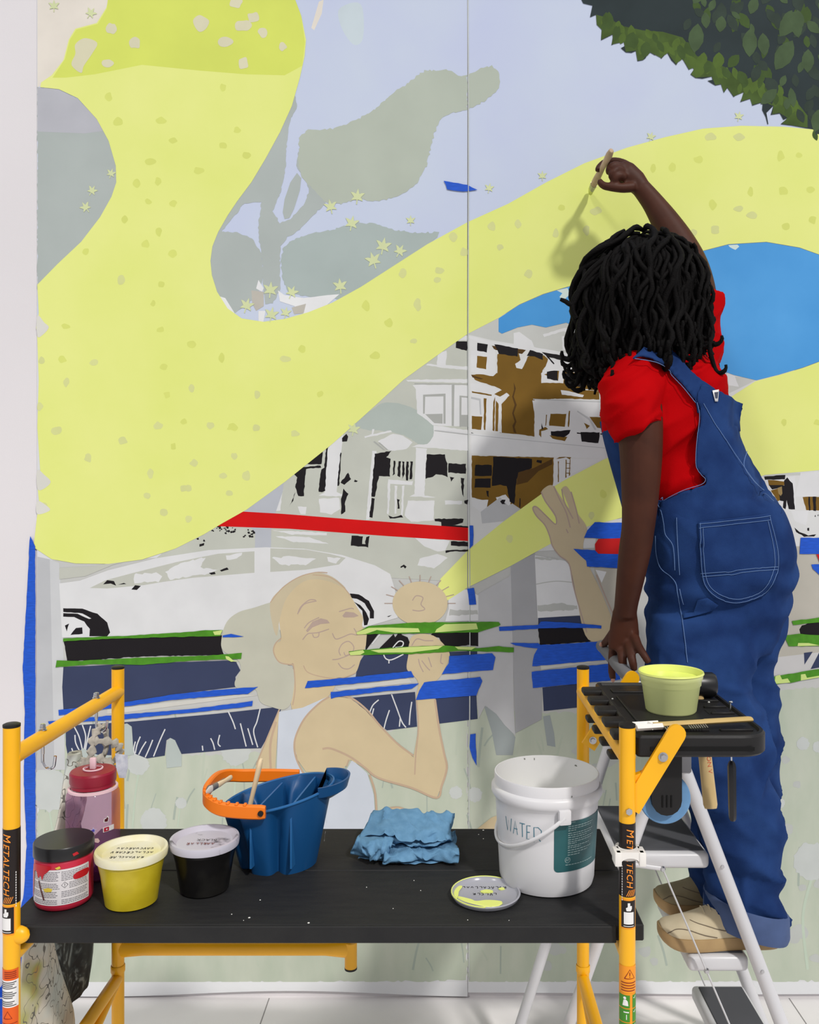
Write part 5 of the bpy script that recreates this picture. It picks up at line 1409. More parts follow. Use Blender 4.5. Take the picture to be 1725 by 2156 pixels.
# spout cup on the right
sp = []
n = 20
for zz, sc_ in ((0.136, 0.55), (0.150, 0.9), (0.172, 1.0)):
    ring = []
    for i in range(n + 1):
        th = -math.pi / 2 + math.pi * i / n
        ring.append(Vector((c.x + 0.095 + 0.058 * sc_ * math.cos(th), c.y + 0.066 * sc_ * math.sin(th), c.z + zz + 0.12 * 0.05 * math.cos(th))))
    sp.append(ring)
for sc_ in (0.93, 0.8):
    ring = []
    for i in range(n + 1):
        th = -math.pi / 2 + math.pi * i / n
        ring.append(Vector((c.x + 0.095 + 0.058 * sc_ * math.cos(th), c.y + 0.066 * sc_ * math.sin(th), c.z + (0.172 if sc_ > .9 else 0.152) + 0.006 * math.cos(th))))
    sp.append(ring)
MB().loft(sp, True, True).build('pouring_lip', m_blue, cad)
m_orange = mat('orange_handle_plastic', (240, 122, 14), 0.45, spec=0.4)
hz_ = zy(1705, 1.735)
xp = (562 - CX) * 1.735 / F
hp = [(xp, 1.722, hz_), (xp - 0.04, 1.722, hz_ + 0.001), (xp - 0.09, 1.730, hz_ + 0.004), (xp - 0.122, 1.752, hz_ + 0.012), (xp - 0.134, 1.79, hz_ + 0.018), (xp - 0.134, 1.86, hz_ + 0.018), (xp - 0.122, 1.905, hz_ + 0.012), (xp - 0.09, 1.93, hz_ + 0.004), (xp - 0.03, 1.938, hz_ + 0.002), (xp + 0.03, 1.94, hz_)]
hp = spline(hp, 6, False)
rings = []
for i, p in enumerate(hp):
    t = (hp[min(i + 1, len(hp) - 1)] - hp[max(i - 1, 0)]).normalized()
    sd = Vector((-t.y, t.x, 0)).normalized()
    hh = 0.0135 if i > 2 else 0.0115 + 0.001 * i
    w = 0.006
    rings.append([p + sd * a + Vector((0, 0, b)) for a, b in ((-w, -hh * .8), (-w * .6, -hh), (w * .6, -hh), (w, -hh * .8), (w, hh * .8), (w * .6, hh), (-w * .6, hh), (-w, hh * .8))])
hd = MB().loft(rings).build('carry_handle', m_orange, cad)
MB().tube([hp[0] + Vector((-0.008, -0.010, 0)), hp[0] + Vector((-0.008, 0.02, 0))], 0.0055, 12).build('pivot_pin', m_cap, hd)
for k in range(9):
    q = hp[6 + k * 2]
    MB().bevbox(q + Vector((-0.003, -0.006, 0.012)), q + Vector((0.003, 0.006, 0.016)), 0.001, 1).build('grip_ridge', m_orange, hd)
lg = MB()
for k, py_ in enumerate((1725, 1745, 1765, 1785)):
    pass
tv, tf = text2d('C', 0.03)
gx = c + Vector((0.104, -0.030, 0.06))
lg.add([gx + Vector((0.004 * math.sin(y * 30), x * 0.5 - 0.0, y)) for x, y in tv], tf)
tv, tf = text2d('X', 0.024)
lg.add([gx + Vector((0.004, x * 0.5, y + 0.035)) for x, y in tv], tf)
lg.build('printed_mark', m_swht, cad, smooth=False)


def brush(name, tail, head, label, wr=0.006, ferr=0.02, bl=0.025, hm=None, fm=None, bm_=None, flat=0.6, bw=1.2):
    tail, head = Vector(tail), Vector(head)
    d = (head - tail).normalized()
    L_ = (head - tail).length
    t = thing(name, tail, label, 'paint brush')
    f0, f1 = head - d * (bl + ferr), head - d * bl
    hl = (f0 - tail)
    MB().tube([tail, tail + hl * 0.02, tail + hl * 0.12, tail + hl * 0.5, tail + hl * 0.85, f0], [(wr * .5, wr * .5 * flat), (wr * .8, wr * .8 * flat), (wr, wr * flat), (wr * .8, wr * .8 * flat), (wr * 1.05, wr * 1.05 * flat), (wr, wr * flat)], 12).build('handle', hm, t)
    if ferr:
        MB().tube([f0, f0 + d * ferr * .5, f1], [(wr * 1.05, wr * flat * 1.05), (wr * 1.1, wr * flat), (wr * bw, wr * flat * .8)], 12).build('ferrule', fm, t)
    if bl:
        MB().tube([f1, f1 + d * bl * .5, head], [(wr * bw, wr * flat * .8), (wr * bw * 1.1, wr * flat * .7), (wr * .5, wr * flat * .25)], 12).build('bristles', bm_, t)
    return t


m_wood = mat('pale_birch', (236, 216, 182), 0.55, col2=(226, 202, 164), vscale=14, stretch=(1, 1, 0.2))
m_ferr = mat('brushed_ferrule', (170, 168, 166), 0.35, metal=0.8)
m_brs = mat('grey_bristle', (120, 114, 108), 0.9)
brush('paint_brush', W(550, 1598, 1.80), c + Vector((-0.072, -0.03, 0.03)), 'brush with a flat birch handle standing in the blue caddy', 0.0095, 0.02, 0.02, m_wood, m_ferr, m_brs)
hz2 = hp[18]
brush('paint_brush', W(488, 1636, 1.84), hp[17] + Vector((-0.004, -0.004, 0.022)), 'pale handled brush lying over the orange handle', 0.0058, 0.02, 0.022, m_wood, m_ferr, mat('white_bristle', (206, 202, 196), 0.9))
brush('paint_brush', W(474, 1641, 1.87), hp[19] + Vector((0.0, 0.0, 0.02)), 'brown handled brush lying over the orange handle', 0.0045, 0.018, 0.018, mat('brown_handle', (150, 112, 82), 0.5), mat('copper_ferrule', (170, 90, 70), 0.4, metal=0.5), m_brs)

# blue rag
m_rag = mat('blue_shop_towel', (92, 136, 170), 0.85, col2=(104, 148, 182), vscale=60, bump=0.2, bscale=500)
c = on_deck(862, 1.87)
rg = thing('shop_towel', c, 'crumpled blue shop towel lying on the deck', 'rag')


def folded(sec, x0, x1, amp, seed, nx=44, skew=0.0, taper=0.0):
    """cloth folded back on itself: a zigzag section swept sideways and crumpled"""
    pts = spline([Vector((0, *p)) for p in sec], 7, False)
    rows = []
    for i in range(nx + 1):
        u = i / nx
        x = x0 + (x1 - x0) * u
        row = []
        for k, p in enumerate(pts):
            q = Vector((u * 3.2 + seed, p.y * 16 + k * 0.03, p.z * 30 + seed))
            n1 = noise.noise(q)
            n2 = noise.noise(q * 2.3 + Vector((4, 1, 2)))
            rdg = 1 - abs(noise.noise(Vector((u * 5.5 + p.y * 18, p.y * 9 - u * 2.0 + seed, seed)))) * 2.4
            dz = amp * (n1 * 0.8 + n2 * 0.35 + 0.7 * max(0, rdg) ** 2) * min(1, p.z / 0.015)
            sc_ = 1 - taper * (2 * u - 1) ** 2
            row.append(Vector((c.x + x + 0.012 * n1 + skew * p.y, c.y + p.y * sc_ + 0.014 * n2 + 0.012 * math.sin(u * 5 + seed), c.z + 0.0025 + max(0, (p.z * sc_ + dz)))))
        rows.append(row)
    return MB().loft(rows, False, False)


for nm, args in (('towel_fold', ([(-0.055, 0.0), (0.0, 0.004), (0.05, 0.010), (0.062, 0.018), (0.04, 0.024), (-0.01, 0.024), (-0.03, 0.03), (0.0, 0.042), (0.05, 0.05), (0.066, 0.06), (0.05, 0.066), (0.0, 0.052), (-0.04, 0.040)], -0.098, 0.088, 0.011, 1.3, 44, 0.18, 0.12)),
                 ('towel_flap', ([(0.02, 0.022), (-0.03, 0.02), (-0.058, 0.024), (-0.07, 0.016), (-0.066, 0.004), (-0.04, 0.001)], -0.052, 0.094, 0.009, 5.1, 36, -0.1, 0.05)),
                 ('towel_roll', ([(0.0, 0.034), (-0.035, 0.04), (-0.055, 0.03), (-0.056, 0.014), (-0.042, 0.006), (-0.030, 0.014), (-0.034, 0.024), (-0.044, 0.024)], -0.104, -0.022, 0.006, 8.2, 24, 0.2, 0.02))):
    o = folded(*args).build(nm, m_rag, rg, ang=50)
    md = o.modifiers.new('thickness', 'SOLIDIFY')
    md.thickness = 0.001

# ------------------------------------------------------------------ tool tray on the right end rail
m_tray = mat('black_tray_plastic', (30, 29, 29), 0.5, spec=0.3, bump=0.05, bscale=200)
TZ = 1.140
tray = thing('tool_tray', (0.45, 1.76, TZ - 0.04), 'black plastic tool tray clipped to the right end rail of the scaffold', 'tray')


def rr_xy(x0, y0, x1, y1, rs, k=6):
    out = []
    for cx_, cy_, a0, r in ((x1, y1, 0, rs[2]), (x0, y1, 90, rs[3]), (x0, y0, 180, rs[0]), (x1, y0, 270, rs[1])):
        sx = -1 if a0 in (0, 270) else 1
        sy = -1 if a0 in (0, 90) else 1
        for i in range(k + 1):
            a = math.radians(a0 + 90 * i / k)
            out.append((cx_ + sx * r + r * math.cos(a), cy_ + sy * r + r * math.sin(a)))
    return out


ot = rr_xy(0.336, 1.552, 0.580, 1.985, (0.008, 0.055, 0.03, 0.008))
tb = MB()
n = len(ot)
cxm, cym = 0.458, 1.77


def sh(p, k, z):
    return (cxm + (p[0] - cxm) * (1 - k / 0.12), cym + (p[1] - cym) * (1 - k / 0.21), z)


rings = [[sh(p, 0.003, TZ - 0.038) for p in ot], [sh(p, 0.0, TZ - 0.034) for p in ot], [sh(p, 0, TZ - 0.004) for p in ot], [sh(p, 0.003, TZ) for p in ot], [sh(p, 0.008, TZ) for p in ot], [sh(p, 0.010, TZ - 0.005) for p in ot]]
tb.loft(rings, True)
tb.build('tray_body', m_tray, tray, ang=35)
# moulded ribs, slots and holes
for a, b in (((0.36, 1.90), (0.44, 1.93)), ((0.50, 1.60), (0.56, 1.61)), ((0.52, 1.72), (0.565, 1.728)), ((0.52, 1.77), (0.565, 1.778)), ((0.52, 1.82), (0.565, 1.828)), ((0.36, 1.66), (0.366, 1.86)), ((0.36, 1.60), (0.48, 1.606)), ((0.52, 1.87), (0.565, 1.878))):
    MB().bevbox((a[0], a[1], TZ - 0.006), (b[0], b[1], TZ - 0.001), 0.0015, 1).build('moulded_rib', m_tray, tray)
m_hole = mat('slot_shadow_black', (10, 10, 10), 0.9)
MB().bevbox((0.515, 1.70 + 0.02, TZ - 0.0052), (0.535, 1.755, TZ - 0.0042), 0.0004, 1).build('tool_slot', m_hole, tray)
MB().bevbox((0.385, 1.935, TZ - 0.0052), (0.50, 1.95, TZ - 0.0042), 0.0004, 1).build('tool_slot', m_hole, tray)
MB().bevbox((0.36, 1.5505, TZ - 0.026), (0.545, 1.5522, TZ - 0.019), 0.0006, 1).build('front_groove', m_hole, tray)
# fingers gripping the rail from above and below
for k in range(5):
    y = 1.590 + k * 0.084
    MB().bevbox((0.2985, y - 0.020, TZ - 0.0135), (0.345, y + 0.020, TZ - 0.0005), 0.004, 2).build('upper_finger', m_tray, tray)
for k in range(4):
    y = 1.632 + k * 0.084
    MB().bevbox((0.300, y - 0.017, TZ - 0.062), (0.345, y + 0.017, TZ - 0.050), 0.004, 2).build('lower_finger', m_tray, tray)
    MB().bevbox((0.334, y - 0.017, TZ - 0.062), (0.346, y + 0.017, TZ - 0.030), 0.003, 1).build('finger_web', m_tray, tray)
# yellow arms carrying it
for y, p0, p1 in ((1.545, (1328, 1702), (1424, 1545)), (1.992, (1222, 1600), (1330, 1428))):
    s_ = y
    A, B = W(p0[0], p0[1], y), W(p1[0], p1[1], y)
    if y > 1.8:
        A = Vector((XR + 0.004, y, zy(1572, y)))
        B = W(1331, 1428, y)
    d = (B - A).normalized()
    u = Vector((-d.z, 0, d.x))
    hw, th = 0.0165, 0.004
    outl = [A - u * hw, B - u * hw]
    for i in range(9):
        a = -math.pi / 2 + math.pi * i / 8
        outl.append(B + d * hw * math.cos(a) + u * hw * math.sin(a))
    outl += [B + u * hw, A + u * hw]
    n = len(outl)
    vs = [p + Vector((0, -th, 0)) for p in outl] + [p + Vector((0, th, 0)) for p in outl]
    arm = MB().add(vs, [tuple(range(n)), tuple(range(2 * n - 1, n - 1, -1))] + [(i, (i + 1) % n, n + (i + 1) % n, n + i) for i in range(n)]).build('support_arm', m_yel, tray, ang=30)
    bc_ = A.lerp(B, 0.70 if y < 1.8 else 0.1)
    MB().tube([bc_ + Vector((0, -th - 0.007, 0)), bc_ + Vector((0, th + 0.003, 0))], [0.0055, 0.0065], 6).tube([bc_ + Vector((0, -th - 0.002, 0)), bc_ + Vector((0, -th, 0))], 0.0085, 16).build('bolt', m_steel, arm)
MB().tube([(XR, YN - PR - 0.004, zy(1702, YN)), (XR, YN, zy(1702, YN))], 0.006, 6).build('post_bolt', m_steel, sc)
# gusset plate behind the near post
gp = [W(1338, 1632, 1.545), W(1366, 1622, 1.545), W(1375, 1640, 1.545), W(1345, 1690, 1.545), W(1338, 1690, 1.545)]
MB().add([p for p in gp] + [p + Vector((0, 0.012, 0)) for p in gp], [(0, 1, 2, 3, 4), (9, 8, 7, 6, 5)] + [(i, (i + 1) % 5, 5 + (i + 1) % 5, 5 + i) for i in range(5)]).build('gusset', m_yel, tray, smooth=False)
# tape holder under the tray
hx = (1399 - CX) * 1.62 / F
hold = MB()
prof = []
zt, zb_ = TZ - 0.036, zy(1680, 1.615)
wv = 0.0275
out = [(hx - wv, zt), (hx + wv, zt), (hx + wv, zb_)]
for i in range(9):
    a = -math.pi * i / 8
    out.append((hx + wv * math.cos(a), zb_ + wv * math.sin(a)))
out.append((hx - wv, zb_))
vs = [(x, 1.600, z) for x, z in out] + [(x, 1.612, z) for x, z in out]
n = len(out)
ho = hold.add(vs, [tuple(range(n)), tuple(range(2 * n - 1, n - 1, -1))] + [(i, (i + 1) % n, n + (i + 1) % n, n + i) for i in range(n)]).build('roll_holder', m_tray, tray, ang=30)
for dx in (-0.008, 0, 0.008):
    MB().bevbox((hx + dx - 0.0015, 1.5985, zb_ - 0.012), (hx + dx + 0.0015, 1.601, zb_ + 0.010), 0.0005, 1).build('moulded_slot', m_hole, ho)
m_clip = mat('white_clip_plastic', (232, 228, 222), 0.45)

tr = (1398 - CX) * 1.625 / F
tzc = zy(1677, 1.625)
rollm = mat('light_blue_tape_roll', (104, 148, 190), 0.55, var=0.04, vscale=60)
roll = thing('tape_roll', (tr, 1.63, tzc), 'roll of light blue masking tape hung on the black tray holder', 'tape roll')
rings = []
prof = [(0.020, 0.0), (0.0455, 0.0), (0.047, 0.0015), (0.047, 0.0225), (0.0455, 0.024), (0.020, 0.024), (0.020, 0.0)]
for r, d in prof:
    rings.append([Vector((tr + r * math.cos(2 * math.pi * k / 48), 1.6135 + d, tzc + r * math.sin(2 * math.pi * k / 48))) for k in range(48)])
MB().loft(rings, False).build('wound_tape', rollm, roll)
rings = [[Vector((tr + r * math.cos(2 * math.pi * k / 32), 1.6135 + d, tzc + r * math.sin(2 * math.pi * k / 32))) for k in range(32)] for r, d in [(0.0185, 0.0005), (0.0198, 0.0005), (0.0198, 0.0235), (0.0185, 0.0235), (0.0185, 0.0005)]]
MB().loft(rings, False).build('cardboard_core', mat('cardboard', (176, 150, 116), 0.8), roll)

# white pipe clip on the near right post
clip = thing('pipe_clip', (XR, YN, zy(1795, YN)), 'white plastic pipe clip snapped round the yellow post beside the deck', 'clip')
za, zb_ = zy(1781, YN), zy(1803, YN)
rings = []
op = []
for i in range(25):
    a = math.radians(-140 + 280 * i / 24)
    op.append((XR + (PR + 0.0065) * math.sin(a), YN - (PR + 0.0065) * math.cos(a)))
for i in range(25):
    a = math.radians(140 - 280 * i / 24)
    op.append((XR + (PR + 0.001) * math.sin(a), YN - (PR + 0.001) * math.cos(a)))
MB().prism(op, zb_, za).build('ring', m_clip, clip, ang=30)
arc = []
for i in range(13):
    a = math.radians(180 + 180 * i / 12)
    arc.append((XR + 0.004 + 0.0145 * math.cos(a), YN - PR - 0.024 + 0.002 - 0.0145 * math.sin(a) * 0.0))
for s_ in (-1, 1):
    MB().bevbox((XR + s_ * 0.021 - 0.006, YN - PR - 0.016, zb_ - 0.006), (XR + s_ * 0.021 + 0.006, YN - PR + 0.014, za), 0.002).build('saddle_side', m_clip, clip)
sd = MB()
out = [(-0.023, za), (0.023, za)]
for i in range(11):
    a = math.pi * i / 10
    out.append((0.019 * math.cos(a), zb_ - 0.006 + 0.014 * math.sin(a)))
vs = [(XR + x, YN - PR - 0.014, z) for x, z in out] + [(XR + x, YN - PR - 0.006, z) for x, z in out]
n = len(out)
sd.add(vs, [(i, (i + 1) % n, n + (i + 1) % n, n + i) for i in range(n)] + [t for t in fill2(out)] + [tuple(n + i for i in t) for t in fill2(out)]).build('saddle', m_clip, clip, ang=30)


# things on the tray
def on_tray(px, y):
    return Vector(((px - CX) * y / F, y, TZ - 0.005))


c = on_tray(1413, 1.752)
cup = thing('paint_cup', c, 'open cup full of lime yellow paint standing on the black tray', 'paint cup')
m_lcup = mat('lime_cup', (236, 244, 166), 0.35, col2=(238, 246, 170), vscale=10, spec=0.4)
MB().lathe([(0.0, 0.0), (0.047, 0.0), (0.0495, 0.003), (0.0565, 0.052), (0.0585, 0.054), (0.0595, 0.064), (0.0615, 0.066), (0.0630, 0.078), (0.0610, 0.0785), (0.058, 0.066), (0.0, 0.062)], c, 56, caps=False).build('cup', m_lcup, cup)
MB().lathe([(0.0575, 0.066), (0.0605, 0.0782), (0.0632, 0.0795), (0.0645, 0.076), (0.0635, 0.0755)], c, 56, caps=False).build('painted_rim', m_lime, cup)
MB().lathe([(0.0, 0.067), (0.03, 0.066), (0.057, 0.0665), (0.0575, 0.0655)], c, 48, caps=False).build('lime_paint', mat('wet_lime_paint', (232, 244, 120), 0.2, spec=0.5), cup)

m_bam = mat('light_bamboo', (206, 178, 118), 0.55, col2=(190, 160, 98), vscale=30, stretch=(0.3, 1, 1))
tb_ = W(1592, 1507, 1.60)
hb = W(1338, 1527, 1.578)
tl = Vector((tb_.x, 1.625, TZ + 0.011))
hl = Vector((hb.x, 1.574, TZ + 0.012))
d = (hl - tl).normalized()
L_ = (hl - tl).length
cb_ = thing('comb_brush', tl, 'wooden handled bristle comb with a white head lying across the tray', 'brush')
MB().tube([tl, tl + d * 0.004, tl + d * L_ * 0.4, tl + d * L_ * 0.42, tl + d * L_ * 0.85], [(0.0042, 0.0085), (0.0048, 0.0092), (0.0048, 0.0092), (0.004, 0.010), (0.004, 0.010)], 12).build('handle', m_bam, cb_)
q = tl + d * L_ * 0.80
mh = MB()
sdv = Vector((-d.y, d.x, 0)).normalized()
for s_ in (0.012, -0.006):
    a, b = q + sdv * s_, q + sdv * s_ + d * 0.05
    mh.tube([a, b], [(0.0058, 0.006)] * 2, 4)
mh.tube([q + d * 0.02 + sdv * -0.008, q + d * 0.02 + sdv * 0.014], 0.0055, 4)
mh.build('white_head', m_clip, cb_, smooth=False)
for k in range(18):
    if 8 <= k <= 10:
        continue
    a = tl + d * (L_ * 0.43 + k * L_ * 0.0205)
    s2 = -sdv if sdv.y > 0 else sdv
    MB().tube([a + s2 * 0.006, a + s2 * 0.016 + Vector((0, 0, -0.006)) - d * 0.002], 0.0008, 5).build('tine', mat('grey_tine', (150, 146, 130), 0.5), cb_)

# rubber mallet
mc = Vector(((1472 - CX) * 1.86 / F, 1.86, TZ - 0.004 + 0.0265))
mal = thing('rubber_mallet', mc, 'black headed mallet with its wooden handle hanging through the tray', 'mallet')
MB().tube([mc + Vector((-0.042, 0, 0)), mc + Vector((-0.036, 0, 0)), mc + Vector((0.028, 0, 0)), mc + Vector((0.034, 0, 0))], [0.023, 0.026, 0.026, 0.022], 28).build('head', mat('black_rubber', (24, 24, 26), 0.35, spec=0.5), mal)
hb_ = W(1497, 1702, 1.80)
ht_ = Vector((mc.x - 0.004, 1.86, mc.z))
dd = hb_ - ht_
ha = MB().tube([ht_, ht_ + dd * 0.4, ht_ + dd * 0.97, hb_], [0.0105, 0.013, 0.0142, 0.012], 20).build('handle', mat('ash_handle', (206, 180, 130), 0.5, col2=(190, 160, 106), vscale=20, stretch=(1, 1, 0.15)), mal)
tv, tf = text2d('NON V', 0.014)
e1 = dd.normalized()
side_ = Vector((1, 0, 0)) - e1 * e1.x
side_.normalize()
nrm = side_.cross(e1)
if nrm.y > 0:
    nrm = -nrm
ctr = ht_ + dd * 0.63
MB().add([ctr + e1 * x + side_ * (0.0135 * math.sin((y + 0.004) / 0.0135)) + nrm * (0.0145 * math.cos((y + 0.004) / 0.0135)) for x, y in tv], tf).build('stamped_lettering', mat('red_stamp', (200, 90, 60), 0.6), ha, smooth=False)

# screwdriver
s0, s1 = W(1538, 1480, 1.735), W(1541, 1602, 1.735)
sdr = thing('screwdriver', s1, 'black handled screwdriver hanging down through the corner of the tray', 'screwdriver')
MB().tube([s0, s0 + Vector((0, 0, -0.02)), s1], 0.0016, 8, up=(0, 1, 0)).build('shaft', m_chrome, sdr)
MB().ball(s0 + Vector((0.001, 0, 0.002)), (0.004, 0.004, 0.0025)).build('tip_bead', m_chrome, sdr)
s2 = W(1543, 1728, 1.735)
MB().tube([s1, s1.lerp(s2, 0.04), s1.lerp(s2, 0.1), s1.lerp(s2, 0.9), s1.lerp(s2, 0.97), s2], [0.004, 0.007, 0.0085, 0.0078, 0.007, 0.005], 6, up=(0, 1, 0)).build('handle', mat('glossy_black_handle', (16, 16, 20), 0.25, spec=0.5), sdr, ang=30)
dr = MB()
for px, py in ((1290, 1467), (1493, 1474), (1346, 1436)):
    y = (H - TZ) * F / (py - CY)
    cc = W(px, py, y)
    dr.lathe([(0.0025, 0), (0.0015, 0.0015)], (cc.x, cc.y, TZ - 0.0045), 8)
dr.build('paint_drip', m_drop, tray, kind='stuff')

# ------------------------------------------------------------------ step ladder
m_ladder = mat('white_ladder_enamel', (204, 204, 207), 0.35, spec=0.45)
m_mat = mat('grey_tread_mat', (80, 81, 86), 0.85, bump=0.3, bscale=250, stretch=(1, 20, 1))
m_grip = mat('grey_handle_grip', (104, 104, 108), 0.6)
LN, LF = 2.088, 2.44
lad = thing('step_ladder', (0.55, 2.27, 0), 'white three tread folding step ladder behind the tray', 'ladder')


def rail(px, py, y):
    return W(px, py, y)


apx = 0.538
sl = 0.382


def fx(z):
    return apx + (0.983 - z) * sl


for y in (LN, LF):
    f_ = MB().tube([(fx(1.03), y, 1.03), (fx(0.0) , y, 0.0)], 0.0165, 20, up=(0, 1, 0)).build('front_rail', m_ladder, lad)
    MB().tube([(fx(0.03), y, 0.03), (fx(0), y, 0.0)], 0.019, 16, up=(0, 1, 0)).build('rubber_foot', m_cap, f_)
    if y == LN:
        tp, bt_ = W(1410, 1560, LN + 0.03), W(1199, 2154, LN + 0.03)
    else:
        tp, bt_ = W(1298, 1520, LF - 0.03), W(1097, 2154, LF - 0.03)
    d = (bt_ - tp)
    bt_ = tp + d * ((tp.z) / (tp.z - bt_.z))
    r_ = MB().tube([tp, bt_], 0.0145, 18, up=(0, 1, 0)).build('rear_leg', m_ladder, lad)
    MB().tube([bt_ - d * 0.04, bt_], 0.0175, 16, up=(0, 1, 0)).build('rubber_foot', m_cap, r_)
    hj = Vector((fx(0.925), y, 0.925))
    MB().bevbox(hj + Vector((-0.022, -0.02, -0.018)), hj + Vector((0.018, 0.02, 0.024)), 0.004).build('hinge_joint', m_grip, f_)
# handle hoop
hp_ = spline([(fx(1.02), LN, 1.02), (0.478, LN + 0.02, 1.085), (0.440, LN + 0.10, 1.125), (0.428, LN + 0.19, 1.142), (0.424, LF - 0.06, 1.150), (0.432, LF - 0.012, 1.135), (fx(1.08), LF, 1.08), (fx(1.02), LF, 1.02)], 6, False)
MB().tube(hp_, 0.0125, 16).build('handle_hoop', m_ladder, lad)
MB().tube(hp_[8:27], [0.0165] * 18 + [0.015], 18).build('handle_grip', m_grip, lad)
# treads: white pans with grey mats
for zt, x1, dep, lastm in ((0.708, 0, 0.235, 0), (0.461, 0, 0.145, 0), (0.212, 0, 0.145, 0)):
    xr = fx(zt) - 0.012
    xl = xr - dep
    y0, y1 = LN + 0.018, LF - 0.018
    t_ = MB().bevbox((xl, y0 - 0.004, zt - 0.042), (xr, y1 + 0.004, zt - 0.003), 0.012, 4).build('tread', m_ladder, lad)
    MB().bevbox((xl + 0.016, y0 + 0.012, zt - 0.006), (xr - 0.010, y1 - 0.012, zt), 0.0015, 1).build('tread_mat', m_mat, t_)
    MB().tube([(fx(zt - 0.022), LN - 0.019, zt - 0.022), (fx(zt - 0.022), LN, zt - 0.022)], [0.004, 0.006], 10).build('tread_bolt', m_steel, t_)
# folding link rods on both sides
for y in (LN - 0.004, LF + 0.004):
    pts = []
    for py in (1828, 2042):
        q = W(1395 + (py - 1828) * 92 / 214.0, py, LN)
        pts.append(Vector((q.x, y, q.z)))
    e = pts[0] + (pts[1] - pts[0]) * 2.02
    lk = MB().tube([pts[0], e], [(0.004, 0.0022)] * 2, 8).build('link_rod', m_ladder, lad)
    for q in pts:
        MB().tube([q + Vector((0, -0.006 if y < 2.2 else 0.006, 0)), q], [0.0045, 0.007], 10).build('link_bolt', m_steel, lk)
    a0 = Vector((pts[0].x - 0.09, y, pts[0].z + 0.012))
    MB().tube([pts[0], a0], [(0.005, 0.0022)] * 2, 8).build('link_rod', m_ladder, lad)

# ------------------------------------------------------------------ the painter
def remesh(mb, voxel, it=4, fac=0.5):
    me = bpy.data.meshes.new('tmp')
    me.from_pydata([tuple(v) for v in mb.v], [], mb.f)
    bm = bmesh.new()
    bm.from_mesh(me)
    bmesh.ops.recalc_face_normals(bm, faces=bm.faces[:])
    bm.to_mesh(me)
    bm.free()
    o = bpy.data.objects.new('tmp', me)
    COL.objects.link(o)
    m = o.modifiers.new('r', 'REMESH')
    m.mode = 'VOXEL'
    m.voxel_size = voxel
    if it:
        s_ = o.modifiers.new('s', 'SMOOTH')
        s_.iterations = it
        s_.factor = fac
    dg = bpy.context.evaluated_depsgraph_get()
    ev = bpy.data.meshes.new_from_object(o.evaluated_get(dg))
    out = MB()
    out.v = [v.co.copy() for v in ev.vertices]
    out.f = [tuple(p.vertices) for p in ev.polygons]
    nrm = [v.normal.copy() for v in ev.vertices]
    bpy.data.objects.remove(o)
    bpy.data.meshes.remove(me)
    bpy.data.meshes.remove(ev)
    return out, nrm


def hring(px, py, y, hw, d, yaw=0.0, n=36, tilt=0.0, pw=2.3):
    """horizontal cross-section: centre, half width in px, half depth in m, slope dz/dx"""
    c = W(px, py, y)
    a = hw * y / F
    out = []
    for k in range(n):
        t = 2 * math.pi * k / n
        ct, s_ = math.cos(t), math.sin(t)
        x = a * math.copysign(abs(ct) ** (2 / pw), ct)
        yy = d * math.copysign(abs(s_) ** (2 / pw), s_)
        xr, yr = x * math.cos(yaw) - yy * math.sin(yaw), x * math.sin(yaw) + yy * math.cos(yaw)
        out.append(c + Vector((xr, yr, tilt * xr)))
    return out


def hloft(mb, rows, k=4, **kw):
    rings = [hring(*r, **kw) for r in rows]
    return mb.loft(spline_rings(rings, k), True)


def limb(mb, rows, k=5, n=20):
    """rows: px, py, depth, radius"""
    p4 = [Vector((*W(r[0], r[1], r[2]), r[3])) for r in rows]
    s_ = spline(p4, k, False)
    return mb.tube([Vector(q[:3]) for q in s_], [q[3] for q in s_], n)


person = thing('person', W(1510, 2012, 2.2), 'person in a red shirt and denim overalls reaching up to paint the mural', 'person')
m_skinp = mat('dark_brown_skin', (74, 40, 27), 0.55, col2=(64, 34, 23), vscale=14, spec=0.2)
HC = W(1356, 648, 2.335)
face = Vector((-0.60, 0.78, 0.12)).normalized()
fr = Vector((0, 0, 1)).cross(face).normalized()
fu = face.cross(fr).normalized()

body = MB()
hm = Matrix(((fr.x, face.x, fu.x, HC.x), (fr.y, face.y, fu.y, HC.y), (fr.z, face.z, fu.z, HC.z), (0, 0, 0, 1)))
hd = MB()
hd.ball((0, -0.008, 0.02), (0.076, 0.094, 0.098), 24, 16)
hd.ball((0, 0.022, -0.055), (0.058, 0.066, 0.062), 20, 12)
hd.ball((0, 0.088, -0.018), (0.015, 0.020, 0.022), 10, 8)
hd.ball((0, 0.082, -0.062), (0.024, 0.012, 0.007), 12, 8)
hd.ball((0, 0.080, -0.075), (0.022, 0.012, 0.007), 12, 8)
for s_ in (-1, 1):
    hd.ball((s_ * 0.077, -0.005, -0.005), (0.009, 0.018, 0.030), 10, 8)
hd.xf(hm)
body.add(hd.v, hd.f)
limb(body, [(1362, 690, 2.33, 0.058), (1380, 730, 2.32, 0.055), (1392, 775, 2.31, 0.062)])
hloft(body, [(1400, 762, 2.31, 60, 0.07), (1398, 800, 2.305, 105, 0.09), (1402, 880, 2.30, 112, 0.10), (1435, 985, 2.30, 112, 0.10), (1480, 1080, 2.30, 125, 0.115), (1508, 1200, 2.30, 130, 0.125), (1500, 1290, 2.30, 120, 0.11)])
